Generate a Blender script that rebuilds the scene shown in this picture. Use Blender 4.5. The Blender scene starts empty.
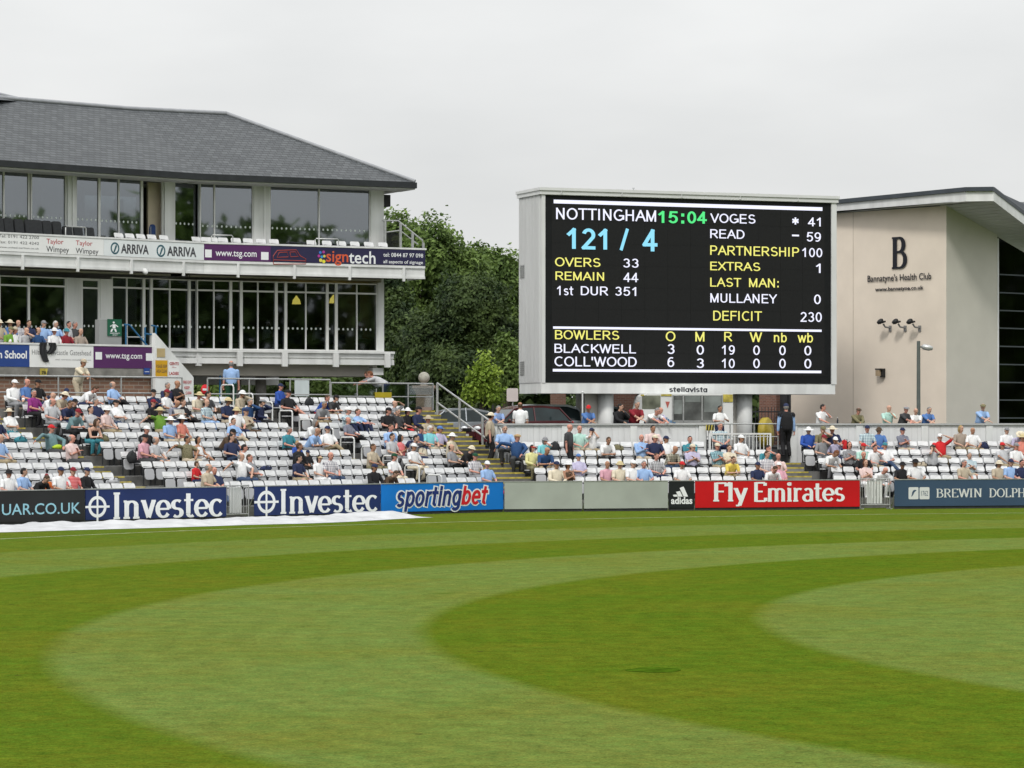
import bpy, bmesh, math, random
from mathutils import Vector, Matrix, noise as mnoise
random.seed(7)
scene = bpy.context.scene
COL = scene.collection
R = math.radians

# ---------------------------------------------------------------- camera, sky, sun, exposure
F, CX, HZ, CH = 3000.0, 512.0, 420.0, 3.3          # focal length in px, principal column, horizon row, eye height
cam = bpy.data.cameras.new('camera')
cam.sensor_width = 36.0
cam.lens = 36.0 * F / 1024.0
cam.shift_y = 36.0 / 1024.0
cam.clip_start, cam.clip_end = 0.5, 6000.0
cam_o = bpy.data.objects.new('camera', cam)
cam_o.location = (0, 0, CH)
cam_o.rotation_euler = (R(90), 0, 0)
COL.objects.link(cam_o)
scene.camera = cam_o

SUN_EL, SUN_AZ = R(46), R(197)                     # high, behind the camera and to its left; thin overcast
world = bpy.data.worlds.new('World')
scene.world = world
world.use_nodes = True
wn, wl = world.node_tree.nodes, world.node_tree.links
wn.clear()
w_out = wn.new('ShaderNodeOutputWorld')
w_bg = wn.new('ShaderNodeBackground'); w_bg.inputs['Strength'].default_value = 0.1
w_sky = wn.new('ShaderNodeTexSky'); w_sky.sky_type = 'NISHITA'; w_sky.sun_disc = False
w_sky.sun_elevation = SUN_EL; w_sky.sun_rotation = SUN_AZ; w_sky.dust_density = 3.0
w_tc = wn.new('ShaderNodeTexCoord')
w_map = wn.new('ShaderNodeMapping'); w_map.inputs['Scale'].default_value = (3.0, 3.0, 9.0)
w_noise = wn.new('ShaderNodeTexNoise'); w_noise.inputs['Scale'].default_value = 1.7; w_noise.inputs['Detail'].default_value = 5
w_ramp = wn.new('ShaderNodeValToRGB')
w_ramp.color_ramp.elements[0].position = 0.3; w_ramp.color_ramp.elements[0].color = (0.69, 0.70, 0.70, 1)
w_ramp.color_ramp.elements[1].position = 0.7; w_ramp.color_ramp.elements[1].color = (0.83, 0.835, 0.83, 1)
w_mul = wn.new('ShaderNodeVectorMath'); w_mul.operation = 'SCALE'
w_sep = wn.new('ShaderNodeSeparateXYZ'); wl.new(w_tc.outputs['Generated'], w_sep.inputs[0])
w_el = wn.new('ShaderNodeMapRange'); w_el.inputs['From Min'].default_value = 0.0; w_el.inputs['From Max'].default_value = 1.0   # an overcast sky is brighter overhead
w_el.inputs['To Min'].default_value = 8.0; w_el.inputs['To Max'].default_value = 21.0
wl.new(w_sep.outputs['Z'], w_el.inputs['Value']); wl.new(w_el.outputs['Result'], w_mul.inputs['Scale'])
w_mix = wn.new('ShaderNodeMixRGB'); w_mix.inputs['Fac'].default_value = 0.96
wl.new(w_tc.outputs['Generated'], w_map.inputs['Vector']); wl.new(w_map.outputs['Vector'], w_noise.inputs['Vector'])
wl.new(w_noise.outputs['Fac'], w_ramp.inputs['Fac']); wl.new(w_ramp.outputs['Color'], w_mul.inputs[0])
wl.new(w_sky.outputs['Color'], w_mix.inputs['Color1']); wl.new(w_mul.outputs['Vector'], w_mix.inputs['Color2'])
wl.new(w_mix.outputs['Color'], w_bg.inputs['Color']); wl.new(w_bg.outputs['Background'], w_out.inputs['Surface'])

sun = bpy.data.lights.new('sun', 'SUN')
sun.energy = 1.5; sun.angle = R(10); sun.color = (1.0, 0.96, 0.9)
sun_o = bpy.data.objects.new('sun', sun)
sdir = Vector((math.sin(SUN_AZ) * math.cos(SUN_EL), math.cos(SUN_AZ) * math.cos(SUN_EL), math.sin(SUN_EL)))
sun_o.rotation_euler = sdir.to_track_quat('Z', 'Y').to_euler()
sun_o.location = (-60, -60, 80)
COL.objects.link(sun_o)

scene.view_settings.view_transform = 'Standard'
scene.view_settings.look = 'None'
scene.view_settings.exposure = 0.22
scene.view_settings.gamma = 1.0
scene.view_settings.use_curve_mapping = False
scene.render.film_transparent = False
scene.cycles.max_bounces = 6
scene.cycles.transparent_max_bounces = 12
scene.cycles.use_denoising = True

# ---------------------------------------------------------------- materials
_M = {}
def pal(name, rgb, rough=0.65, var=0.10, scale=6.0, bump=0.0, bscale=None, metal=0.0, spec=0.3, stretch=None):
    """A plain surface with procedural wear: two noises vary its colour, one its height."""
    if name in _M: return _M[name]
    m = bpy.data.materials.new(name); m.use_nodes = True; _M[name] = m
    n, l = m.node_tree.nodes, m.node_tree.links
    b = n['Principled BSDF']
    b.inputs['Roughness'].default_value = rough; b.inputs['Metallic'].default_value = metal
    b.inputs['Specular IOR Level'].default_value = spec
    tc = n.new('ShaderNodeTexCoord'); src = tc.outputs['Object']
    if stretch:
        mp = n.new('ShaderNodeMapping'); mp.inputs['Scale'].default_value = stretch
        l.new(src, mp.inputs['Vector']); src = mp.outputs['Vector']
    t = n.new('ShaderNodeTexNoise'); t.inputs['Scale'].default_value = scale; t.inputs['Detail'].default_value = 6
    l.new(src, t.inputs['Vector'])
    r = n.new('ShaderNodeValToRGB')
    r.color_ramp.elements[0].position = 0.3; r.color_ramp.elements[1].position = 0.7
    lo = [max(0, c * (1 - var)) for c in rgb]; hi = [min(1, c * (1 + var)) for c in rgb]
    r.color_ramp.elements[0].color = (*lo, 1); r.color_ramp.elements[1].color = (*hi, 1)
    l.new(t.outputs['Fac'], r.inputs['Fac']); l.new(r.outputs['Color'], b.inputs['Base Color'])
    if bump:
        t2 = n.new('ShaderNodeTexNoise'); t2.inputs['Scale'].default_value = bscale or scale * 4; t2.inputs['Detail'].default_value = 4
        l.new(src, t2.inputs['Vector'])
        bp = n.new('ShaderNodeBump'); bp.inputs['Strength'].default_value = bump; bp.inputs['Distance'].default_value = 0.02
        l.new(t2.outputs['Fac'], bp.inputs['Height']); l.new(bp.outputs['Normal'], b.inputs['Normal'])
    return m

def emit(name, rgb, strength):
    if name in _M: return _M[name]
    m = bpy.data.materials.new(name); m.use_nodes = True; _M[name] = m
    b = m.node_tree.nodes['Principled BSDF']
    b.inputs['Base Color'].default_value = (0.02, 0.02, 0.02, 1)
    b.inputs['Emission Color'].default_value = (*rgb, 1); b.inputs['Emission Strength'].default_value = strength
    return m

def glass(name, tint, refl_rough=0.02, base=0.06):
    if name in _M: return _M[name]
    m = bpy.data.materials.new(name); m.use_nodes = True; _M[name] = m
    n, l = m.node_tree.nodes, m.node_tree.links
    n.clear()
    o = n.new('ShaderNodeOutputMaterial'); mx = n.new('ShaderNodeMixShader')
    tr = n.new('ShaderNodeBsdfTransparent'); tr.inputs['Color'].default_value = (*tint, 1)
    gl = n.new('ShaderNodeBsdfGlossy'); gl.inputs['Roughness'].default_value = refl_rough
    gl.inputs['Color'].default_value = (0.9, 0.95, 1.0, 1)
    lw = n.new('ShaderNodeFresnel'); lw.inputs['IOR'].default_value = 1.5
    ad = n.new('ShaderNodeMath'); ad.operation = 'ADD'; ad.inputs[1].default_value = base; ad.use_clamp = True
    l.new(lw.outputs['Fac'], ad.inputs[0]); l.new(ad.outputs['Value'], mx.inputs['Fac'])
    l.new(tr.outputs['BSDF'], mx.inputs[1]); l.new(gl.outputs['BSDF'], mx.inputs[2])
    l.new(mx.outputs['Shader'], o.inputs['Surface'])
    return m

def bands(name, c1, c2, kind, scale, rough=0.8, axis='Z'):
    """Woven cloth patterns and ribbed sheets: stripes or checks in the object's own space."""
    if name in _M: return _M[name]
    m = bpy.data.materials.new(name); m.use_nodes = True; _M[name] = m
    n, l = m.node_tree.nodes, m.node_tree.links
    b = n['Principled BSDF']; b.inputs['Roughness'].default_value = rough
    tc = n.new('ShaderNodeTexCoord'); mx = n.new('ShaderNodeMixRGB')
    mx.inputs['Color1'].default_value = (*c1, 1); mx.inputs['Color2'].default_value = (*c2, 1)
    def wave(ax):
        w = n.new('ShaderNodeTexWave'); w.bands_direction = ax; w.inputs['Scale'].default_value = scale
        w.inputs['Distortion'].default_value = 0.6
        l.new(tc.outputs['Object'], w.inputs['Vector'])
        g = n.new('ShaderNodeMath'); g.operation = 'GREATER_THAN'; g.inputs[1].default_value = 0.55
        l.new(w.outputs['Fac'], g.inputs[0]); return g.outputs['Value']
    if kind == 'stripe': l.new(wave(axis), mx.inputs['Fac'])
    elif kind == 'check':
        a = n.new('ShaderNodeMath'); a.operation = 'ADD'
        l.new(wave('X'), a.inputs[0]); l.new(wave('Z'), a.inputs[1])
        h = n.new('ShaderNodeMath'); h.operation = 'MULTIPLY'; h.inputs[1].default_value = 0.5
        l.new(a.outputs[0], h.inputs[0]); l.new(h.outputs[0], mx.inputs['Fac'])
    else:
        v = n.new('ShaderNodeTexVoronoi'); v.inputs['Scale'].default_value = scale * 3
        l.new(tc.outputs['Object'], v.inputs['Vector'])
        g = n.new('ShaderNodeMath'); g.operation = 'LESS_THAN'; g.inputs[1].default_value = 0.33
        l.new(v.outputs['Distance'], g.inputs[0]); l.new(g.outputs[0], mx.inputs['Fac'])
    l.new(mx.outputs['Color'], b.inputs['Base Color'])
    return m

def brickmat(name, c1, c2, mortar, bw=0.225, bh=0.075, off=(0, 0), rough=0.85, plane=None):
    """Courses laid along a wall's own direction: the wall's angle turns world x,y into distance along it."""
    if name in _M: return _M[name]
    m = bpy.data.materials.new(name); m.use_nodes = True; _M[name] = m
    n, l = m.node_tree.nodes, m.node_tree.links
    b = n['Principled BSDF']; b.inputs['Roughness'].default_value = rough
    tc = n.new('ShaderNodeTexCoord')
    d = plane.d if plane else Vector((1, 0))
    dot = n.new('ShaderNodeVectorMath'); dot.operation = 'DOT_PRODUCT'; dot.inputs[1].default_value = (d.x, d.y, 0)
    l.new(tc.outputs['Object'], dot.inputs[0])
    sp = n.new('ShaderNodeSeparateXYZ'); l.new(tc.outputs['Object'], sp.inputs[0])
    cb = n.new('ShaderNodeCombineXYZ'); l.new(dot.outputs['Value'], cb.inputs[0]); l.new(sp.outputs['Z'], cb.inputs[1])
    t = n.new('ShaderNodeTexBrick'); t.inputs['Scale'].default_value = 1.0
    t.inputs['Brick Width'].default_value = bw; t.inputs['Row Height'].default_value = bh
    t.inputs['Mortar Size'].default_value = bh * 0.12
    t.inputs['Color1'].default_value = (*c1, 1); t.inputs['Color2'].default_value = (*c2, 1); t.inputs['Mortar'].default_value = (*mortar, 1)
    l.new(cb.outputs[0], t.inputs['Vector']); l.new(t.outputs['Color'], b.inputs['Base Color'])
    bp = n.new('ShaderNodeBump'); bp.inputs['Strength'].default_value = 0.4; bp.inputs['Distance'].default_value = 0.01; bp.invert = True
    l.new(t.outputs['Fac'], bp.inputs['Height']); l.new(bp.outputs['Normal'], b.inputs['Normal'])
    return m

WHITE_PAINT = pal('white_paint', (0.66, 0.675, 0.67), 0.55, 0.13, 1.3, stretch=(1.6, 1.6, 0.3))
WHITE_METAL = pal('white_metal', (0.66, 0.67, 0.67), 0.45, 0.11, 1.4, stretch=(1.5, 1.5, 0.4))
CREAM_METAL = pal('cream_metal', (0.66, 0.67, 0.645), 0.45, 0.06, 2.0)
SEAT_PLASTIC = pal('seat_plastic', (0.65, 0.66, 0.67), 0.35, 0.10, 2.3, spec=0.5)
SEAT_SHADED = pal('seat_shaded_plastic', (0.43, 0.44, 0.46), 0.4, 0.06, 1.3, spec=0.5)  # same white plastic, greyed: shade on the pans put into the colour
GALV = pal('galvanised_steel', (0.42, 0.43, 0.43), 0.38, 0.15, 9.0, metal=0.55)
DARK_STEEL = pal('dark_steel', (0.035, 0.037, 0.04), 0.5, 0.2, 5.0)
CONCRETE = pal('concrete', (0.24, 0.235, 0.22), 0.9, 0.22, 3.0, bump=0.3)
DARK_CONC = pal('stained_concrete', (0.13, 0.13, 0.125), 0.9, 0.3, 3.0, bump=0.3)
SOFFIT = pal('painted_soffit', (0.42, 0.40, 0.36), 0.8, 0.1, 1.0)
YELLOW = pal('safety_yellow', (0.40, 0.33, 0.065), 0.8, 0.4, 5.0)
BLUE_TUBE = pal('blue_enamel', (0.02, 0.12, 0.26), 0.4, 0.15, 6.0)
BLACK_PLASTIC = pal('black_plastic', (0.016, 0.017, 0.018), 0.5, 0.25, 6.0)
CHARCOAL_FABRIC = pal('charcoal_fabric', (0.025, 0.027, 0.03), 0.8, 0.2, 10.0)

# ---------------------------------------------------------------- geometry helpers
class Plane:
    """An upright plane through O (x, y) running along d; n looks back towards the pitch."""
    def __init__(s, O, d):
        s.O = Vector(O[:2]); s.d = Vector(d[:2]).normalized(); s.n = Vector((s.d.y, -s.d.x))
    def back(s, p): return Plane(s.O - s.n * p, s.d)
    def u(s, px):
        k = (px - CX) / F
        return (k * s.O.y - s.O.x) / (s.d.x - k * s.d.y)
    def uz(s, px, py):
        u = s.u(px); return u, CH - (py - HZ) * (s.O.y + s.d.y * u) / F
    def z(s, px, py): return s.uz(px, py)[1]
    def P(s, u, z, off=0.0):
        q = s.O + s.d * u + s.n * off
        return Vector((q.x, q.y, z))
    def rot(s): return math.atan2(s.d.y, s.d.x)

def at(px, py, Y): return Vector(((px - CX) * Y / F, Y, CH - (py - HZ) * Y / F))

_text_cache = {}
def text_geo(s, bold=0.0, shear=0.0, spacing=1.0):
    key = (s, bold, shear, spacing)
    if key not in _text_cache:
        cu = bpy.data.curves.new('lettering_source', 'FONT')
        cu.body = s; cu.size = 1.0; cu.offset = bold; cu.shear = shear; cu.space_character = spacing; cu.resolution_u = 3
        ob = bpy.data.objects.new('lettering_source', cu)
        me = bpy.data.meshes.new_from_object(ob)
        vs = [tuple(v.co) for v in me.vertices]; fs = [tuple(p.vertices) for p in me.polygons]
        bpy.data.objects.remove(ob); bpy.data.meshes.remove(me); bpy.data.curves.remove(cu)
        xs = [v[0] for v in vs]; ys = [v[1] for v in vs]
        x0, x1, y0, y1 = min(xs), max(xs), min(ys), max(ys)
        vs = [((v[0] - x0) / max(x1 - x0, 1e-6), (v[1] - y0) / max(y1 - y0, 1e-6)) for v in vs]
        _text_cache[key] = (vs, fs)
    return _text_cache[key]

class MB:
    """Collects shapes, then links them as one mesh object."""
    def __init__(s): s.v, s.f, s.m, s.sm = [], [], [], []
    def add(s, vs, fs, mi=0, smooth=False):
        o = len(s.v); s.v += [tuple(v) for v in vs]
        s.f += [tuple(i + o for i in f) for f in fs]; s.m += [mi] * len(fs); s.sm += [smooth] * len(fs)
        return s
    def hexa(s, c, mi=0):
        """c: eight corners, bottom ring then top ring"""
        return s.add(c, [(3, 2, 1, 0), (4, 5, 6, 7), (0, 1, 5, 4), (1, 2, 6, 5), (2, 3, 7, 6), (3, 0, 4, 7)], mi)
    def box(s, c, size, rz=0.0, mi=0, tilt=None):
        c = Vector(c); h = Vector(size) / 2
        M = Matrix.Rotation(rz, 3, 'Z')
        if tilt: M = M @ Matrix.Rotation(tilt, 3, 'X')
        q = [c + M @ Vector((sx * h.x, sy * h.y, sz * h.z)) for sz in (-1, 1) for sx, sy in ((-1, -1), (1, -1), (1, 1), (-1, 1))]
        return s.hexa(q, mi)
    def pbox(s, pl, u0, u1, z0, z1, o0, o1, mi=0):
        """a box on a plane: o0..o1 is its distance in front of the plane"""
        q = [pl.P(u, z, o) for z in (z0, z1) for u, o in ((u0, o1), (u1, o1), (u1, o0), (u0, o0))]
        return s.hexa(q, mi)
    def ngon(s, pts, mi=0): return s.add(pts, [tuple(range(len(pts)))], mi)
    def prism(s, pts, ext, mi=0):
        """a polygon pushed along ext"""
        n = len(pts); ext = Vector(ext)
        a = [Vector(p) for p in pts]; b = [p + ext for p in a]
        return s.add(a + b, [tuple(range(n))[::-1], tuple(range(n, 2 * n))] + [(i, (i + 1) % n, n + (i + 1) % n, n + i) for i in range(n)], mi)
    def tube(s, pts, r, n=8, mi=0, caps=True, smooth=True):
        pts = [Vector(p) for p in pts]; rr = r if isinstance(r, (list, tuple)) else [r] * len(pts)
        vs, fs = [], []
        for i, p in enumerate(pts):
            t = (pts[min(i + 1, len(pts) - 1)] - pts[max(i - 1, 0)]).normalized()
            a = t.cross(Vector((0, 0, 1)) if abs(t.z) < 0.95 else Vector((1, 0, 0))).normalized(); b = t.cross(a)
            vs += [p + (a * math.cos(k * 2 * math.pi / n) + b * math.sin(k * 2 * math.pi / n)) * rr[i] for k in range(n)]
        for i in range(len(pts) - 1):
            fs += [(i * n + k, i * n + (k + 1) % n, (i + 1) * n + (k + 1) % n, (i + 1) * n + k) for k in range(n)]
        s.add(vs, fs, mi, smooth)
        if caps:
            s.add(vs[:n], [tuple(range(n))[::-1]], mi); s.add(vs[-n:], [tuple(range(n))], mi)
        return s
    def lathe(s, c, prof, n=14, mi=0, smooth=True, axis=None):
        """prof: (radius, height) pairs from the bottom up, round axis"""
        c = Vector(c); q = Vector(axis).to_track_quat('Z', 'Y') if axis else None
        vs, fs = [], []
        for r, z in prof:
            for k in range(n):
                w = Vector((r * math.cos(k * 2 * math.pi / n), r * math.sin(k * 2 * math.pi / n), z))
                vs.append(c + (q @ w if q else w))
        for i in range(len(prof) - 1):
            fs += [(i * n + k, i * n + (k + 1) % n, (i + 1) * n + (k + 1) % n, (i + 1) * n + k) for k in range(n)]
        fs += [tuple(range(n))[::-1], tuple(range((len(prof) - 1) * n, len(prof) * n))]
        return s.add(vs, fs, mi, smooth)
    def ball(s, c, rx, ry=None, rz=None, n=10, m=7, mi=0):
        ry = ry or rx; rz = rz or rx; c = Vector(c); vs, fs = [], []
        for i in range(1, m):
            a = math.pi * i / m
            vs += [c + Vector((rx * math.sin(a) * math.cos(k * 2 * math.pi / n), ry * math.sin(a) * math.sin(k * 2 * math.pi / n), -rz * math.cos(a))) for k in range(n)]
        vs += [c + Vector((0, 0, -rz)), c + Vector((0, 0, rz))]; N = (m - 1) * n
        for i in range(m - 2):
            fs += [(i * n + k, i * n + (k + 1) % n, (i + 1) * n + (k + 1) % n, (i + 1) * n + k) for k in range(n)]
        fs += [((k + 1) % n, k, N) for k in range(n)] + [((m - 2) * n + k, (m - 2) * n + (k + 1) % n, N + 1) for k in range(n)]
        return s.add(vs, fs, mi, True)
    def text(s, pl, body, x0, y0, x1, y1, off=0.006, bold=0.0, shear=0.0, mi=0, geo=None, spacing=1.0):
        """lettering fitted between two corners, given where they are on the plane"""
        u0, z1 = pl.uz(x0, y0); u1, z0 = pl.uz(x1, y1)
        return s.text_uz(pl, body, u0, u1, z0, z1, off, bold, shear, mi, geo, spacing)
    def text_uz(s, pl, body, u0, u1, z0, z1, off=0.006, bold=0.0, shear=0.0, mi=0, geo=None, spacing=1.0):
        vs, fs = geo if geo else text_geo(body, bold, shear, spacing)
        return s.add([pl.P(u0 + v[0] * (u1 - u0), z0 + v[1] * (z1 - z0), off + (v[2] if len(v) > 2 else 0)) for v in vs], fs, mi)
    def build(s, name, mats, parent=None, origin=None, **tags):
        me = bpy.data.meshes.new(name)
        vs = s.v
        if origin is not None:
            o = Vector(origin); vs = [Vector(v) - o for v in vs]
        me.from_pydata([tuple(v) for v in vs], [], s.f)
        for m in (mats if isinstance(mats, (list, tuple)) else [mats]): me.materials.append(m)
        me.polygons.foreach_set('material_index', s.m); me.polygons.foreach_set('use_smooth', s.sm)
        bm = bmesh.new(); bm.from_mesh(me); bmesh.ops.recalc_face_normals(bm, faces=bm.faces); bm.to_mesh(me); bm.free()
        ob = bpy.data.objects.new(name, me); COL.objects.link(ob)
        if origin is not None: ob.location = origin
        if parent is not None: attach(ob, parent)
        for k, v in tags.items(): ob[k] = v
        return ob

def world_of(o):
    M = o.matrix_basis.copy()
    if o.parent is not None: M = world_of(o.parent) @ o.matrix_parent_inverse @ M
    return M
def attach(ob, parent):
    ob.parent = parent
    ob.matrix_parent_inverse = world_of(parent).inverted()
def thing(name, label, category, loc=(0, 0, 0), rz=0.0, group=None):
    o = bpy.data.objects.new(name, None); o.empty_display_size = 0.2; COL.objects.link(o)
    o.location = loc; o.rotation_euler = (0, 0, rz)
    o['label'] = label; o['category'] = category
    if group: o['group'] = group
    return o
def tag(o, label, category, group=None):
    o['label'] = label; o['category'] = category
    if group: o['group'] = group
    return o
def structure(o, kind='structure'): o['kind'] = kind; return o
def copy_thing(root, loc, rz, label, group=None, **extra):
    """a copy of a thing and of each of its parts and their sub-parts"""
    r = root.copy(); COL.objects.link(r); r.location = loc; r.rotation_euler = (0, 0, rz); r['label'] = label
    if group: r['group'] = group
    for ch in list(root.children):
        c = ch.copy(); COL.objects.link(c); c.parent = r; c.matrix_parent_inverse = ch.matrix_parent_inverse.copy()
        for g in list(ch.children):
            d = g.copy(); COL.objects.link(d); d.parent = c; d.matrix_parent_inverse = g.matrix_parent_inverse.copy()
    return r

# a serif alphabet drawn as pen strokes: upright strokes thick, level strokes thin, small slab serifs
def arc(cx, cy, rx, ry, a0, a1, n=14):
    return [(cx + rx * math.cos(R(a0 + (a1 - a0) * i / n)), cy + ry * math.sin(R(a0 + (a1 - a0) * i / n))) for i in range(n + 1)]
X = 0.68
def _ser(x, y, w=0.13): return [[(x - w, y), (x + w, y)]]
SERIF = {   # letter: (strokes, advance width)
 'I': ([[(0.16, 0), (0.16, 1)]] + _ser(0.16, 0.03) + _ser(0.16, 0.97), 0.42),
 'n': ([[(0.14, 0), (0.14, X)], arc(0.34, X - 0.2, 0.19, 0.17, 160, 0), [(0.53, X - 0.2), (0.53, 0)], [(0.02, X - 0.02), (0.14, X - 0.02)]] + _ser(0.14, 0.03) + _ser(0.53, 0.03), 0.74),
 'v': ([[(0.08, X), (0.29, 0.03)], [(0.29, 0.03), (0.5, X)]] + _ser(0.08, X - 0.02, 0.1) + _ser(0.5, X - 0.02, 0.09), 0.60),
 'e': ([arc(0.3, X / 2, 0.24, X / 2 - 0.03, 0, 325), [(0.06, X / 2), (0.54, X / 2)]], 0.62),
 's': ([arc(0.25, X * 0.735, 0.17, X * 0.235, 40, 270, 12) + arc(0.25, X * 0.27, 0.18, X * 0.23, 90, -140, 12)], 0.52),
 't': ([[(0.19, 0.92), (0.19, 0.15)], arc(0.31, 0.15, 0.12, 0.12, 180, 320, 8), [(0.02, X - 0.02), (0.4, X - 0.02)]], 0.46),
 'c': ([arc(0.31, X / 2, 0.25, X / 2 - 0.03, 45, 320)], 0.60),
 'F': ([[(0.16, 0), (0.16, 1)], [(0.16, 0.97), (0.62, 0.97)], [(0.62, 0.97), (0.62, 0.8)], [(0.16, 0.52), (0.5, 0.52)]] + _ser(0.16, 0.03), 0.66),
 'l': ([[(0.14, 0), (0.14, 1.0)], [(0.02, 0.98), (0.14, 0.98)]] + _ser(0.14, 0.03, 0.12), 0.30),
 'y': ([[(0.08, X), (0.3, 0.05)], [(0.52, X), (0.24, -0.24)], [(0.24, -0.24), (0.08, -0.24)]] + _ser(0.08, X - 0.02, 0.1) + _ser(0.52, X - 0.02, 0.09), 0.62),
 'E': ([[(0.16, 0), (0.16, 1)], [(0.16, 0.97), (0.62, 0.97)], [(0.62, 0.97), (0.62, 0.82)], [(0.16, 0.52), (0.5, 0.52)], [(0.16, 0.03), (0.65, 0.03)], [(0.65, 0.03), (0.65, 0.2)]], 0.74),
 'm': ([[(0.12, 0), (0.12, X)], arc(0.29, X - 0.19, 0.17, 0.16, 160, 0), [(0.46, X - 0.19), (0.46, 0)], arc(0.63, X - 0.19, 0.17, 0.16, 160, 0), [(0.8, X - 0.19), (0.8, 0)]] + _ser(0.12, 0.03, 0.1) + _ser(0.46, 0.03, 0.1) + _ser(0.8, 0.03, 0.1), 0.98),
 'i': ([[(0.14, 0), (0.14, X)], [(0.03, X - 0.02), (0.14, X - 0.02)], arc(0.14, 0.9, 0.045, 0.045, 0, 360, 8)] + _ser(0.14, 0.03, 0.12), 0.32),
 'r': ([[(0.14, 0), (0.14, X)], arc(0.32, X - 0.2, 0.18, 0.17, 165, 50, 8), [(0.03, X - 0.02), (0.14, X - 0.02)]] + _ser(0.14, 0.03, 0.13), 0.50),
 'a': ([arc(0.27, X - 0.2, 0.17, 0.17, 150, 0, 8) + [(0.44, 0.0)], arc(0.25, 0.19, 0.19, 0.17, 60, 330, 12)], 0.56),
 'B': ([[(0.16, 0), (0.16, 1)], [(0.02, 0.97), (0.35, 0.97)], arc(0.35, 0.75, 0.22, 0.22, 90, -90), [(0.16, 0.53), (0.38, 0.53)], arc(0.38, 0.28, 0.27, 0.25, 90, -90), [(0.02, 0.03), (0.38, 0.03)]], 0.74),
 'R': ([[(0.16, 0), (0.16, 1)], [(0.02, 0.97), (0.36, 0.97)], arc(0.36, 0.74, 0.23, 0.23, 90, -90), [(0.16, 0.51), (0.36, 0.51)], [(0.36, 0.51), (0.66, 0.02)]] + _ser(0.16, 0.03), 0.74),
 'W': ([[(0.06, 1), (0.3, 0.02)], [(0.3, 0.02), (0.52, 0.96)], [(0.52, 0.96), (0.76, 0.02)], [(0.76, 0.02), (0.98, 1)]] + _ser(0.06, 0.97, 0.1) + _ser(0.98, 0.97, 0.1), 1.06),
 'N': ([[(0.14, 0), (0.14, 1)], [(0.14, 1), (0.66, 0.03)], [(0.66, 0.03), (0.66, 1)]] + _ser(0.14, 0.03) + _ser(0.66, 0.97) + _ser(0.08, 0.97, 0.08), 0.84),
 'D': ([[(0.16, 0), (0.16, 1)], [(0.02, 0.97), (0.3, 0.97)], arc(0.3, 0.5, 0.4, 0.47, 90, -90, 16), [(0.02, 0.03), (0.3, 0.03)]], 0.82),
 'O': ([arc(0.4, 0.5, 0.35, 0.47, 0, 360, 22)], 0.84),
 'L': ([[(0.16, 0), (0.16, 1)], [(0.04, 0.03), (0.58, 0.03)], [(0.58, 0.03), (0.58, 0.22)]] + _ser(0.16, 0.97), 0.66),
 'P': ([[(0.16, 0), (0.16, 1)], [(0.02, 0.97), (0.35, 0.97)], arc(0.35, 0.73, 0.24, 0.24, 90, -90), [(0.16, 0.49), (0.35, 0.49)]] + _ser(0.16, 0.03), 0.68),
 'H': ([[(0.14, 0), (0.14, 1)], [(0.66, 0), (0.66, 1)], [(0.14, 0.5), (0.66, 0.5)]] + _ser(0.14, 0.03) + _ser(0.14, 0.97) + _ser(0.66, 0.03) + _ser(0.66, 0.97), 0.84),
 ' ': ([], 0.35),
}
_serif_cache = {}
def serif_geo(s, thick=0.15, thin=0.07):
    key = (s, thick, thin)
    if key in _serif_cache: return _serif_cache[key]
    vs, fs, x, lift = [], [], 0.0, 0
    for ch in s:
        strokes, adv = SERIF[ch]
        for st in strokes:
            st = [Vector((p[0] + x, p[1])) for p in st]; o = len(vs)
            lift = (lift + 1) % 6
            for i, p in enumerate(st):
                t = (st[min(i + 1, len(st) - 1)] - st[max(i - 1, 0)])
                t = t.normalized() if t.length > 1e-6 else Vector((1, 0))
                w = (thin + (thick - thin) * abs(t.y) ** 1.5) / 2
                nn = Vector((-t.y, t.x))
                vs += [(p.x + nn.x * w, p.y + nn.y * w, lift * 0.0012), (p.x - nn.x * w, p.y - nn.y * w, lift * 0.0012)]
            fs += [(o + 2 * i, o + 2 * i + 1, o + 2 * i + 3, o + 2 * i + 2) for i in range(len(st) - 1)]
        x += adv
    xs = [v[0] for v in vs]; ys = [v[1] for v in vs]; x0, x1, y0, y1 = min(xs), max(xs), min(ys), max(ys)
    vs = [((v[0] - x0) / (x1 - x0), (v[1] - y0) / (y1 - y0), v[2]) for v in vs]
    _serif_cache[key] = (vs, fs)
    return _serif_cache[key]
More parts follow.
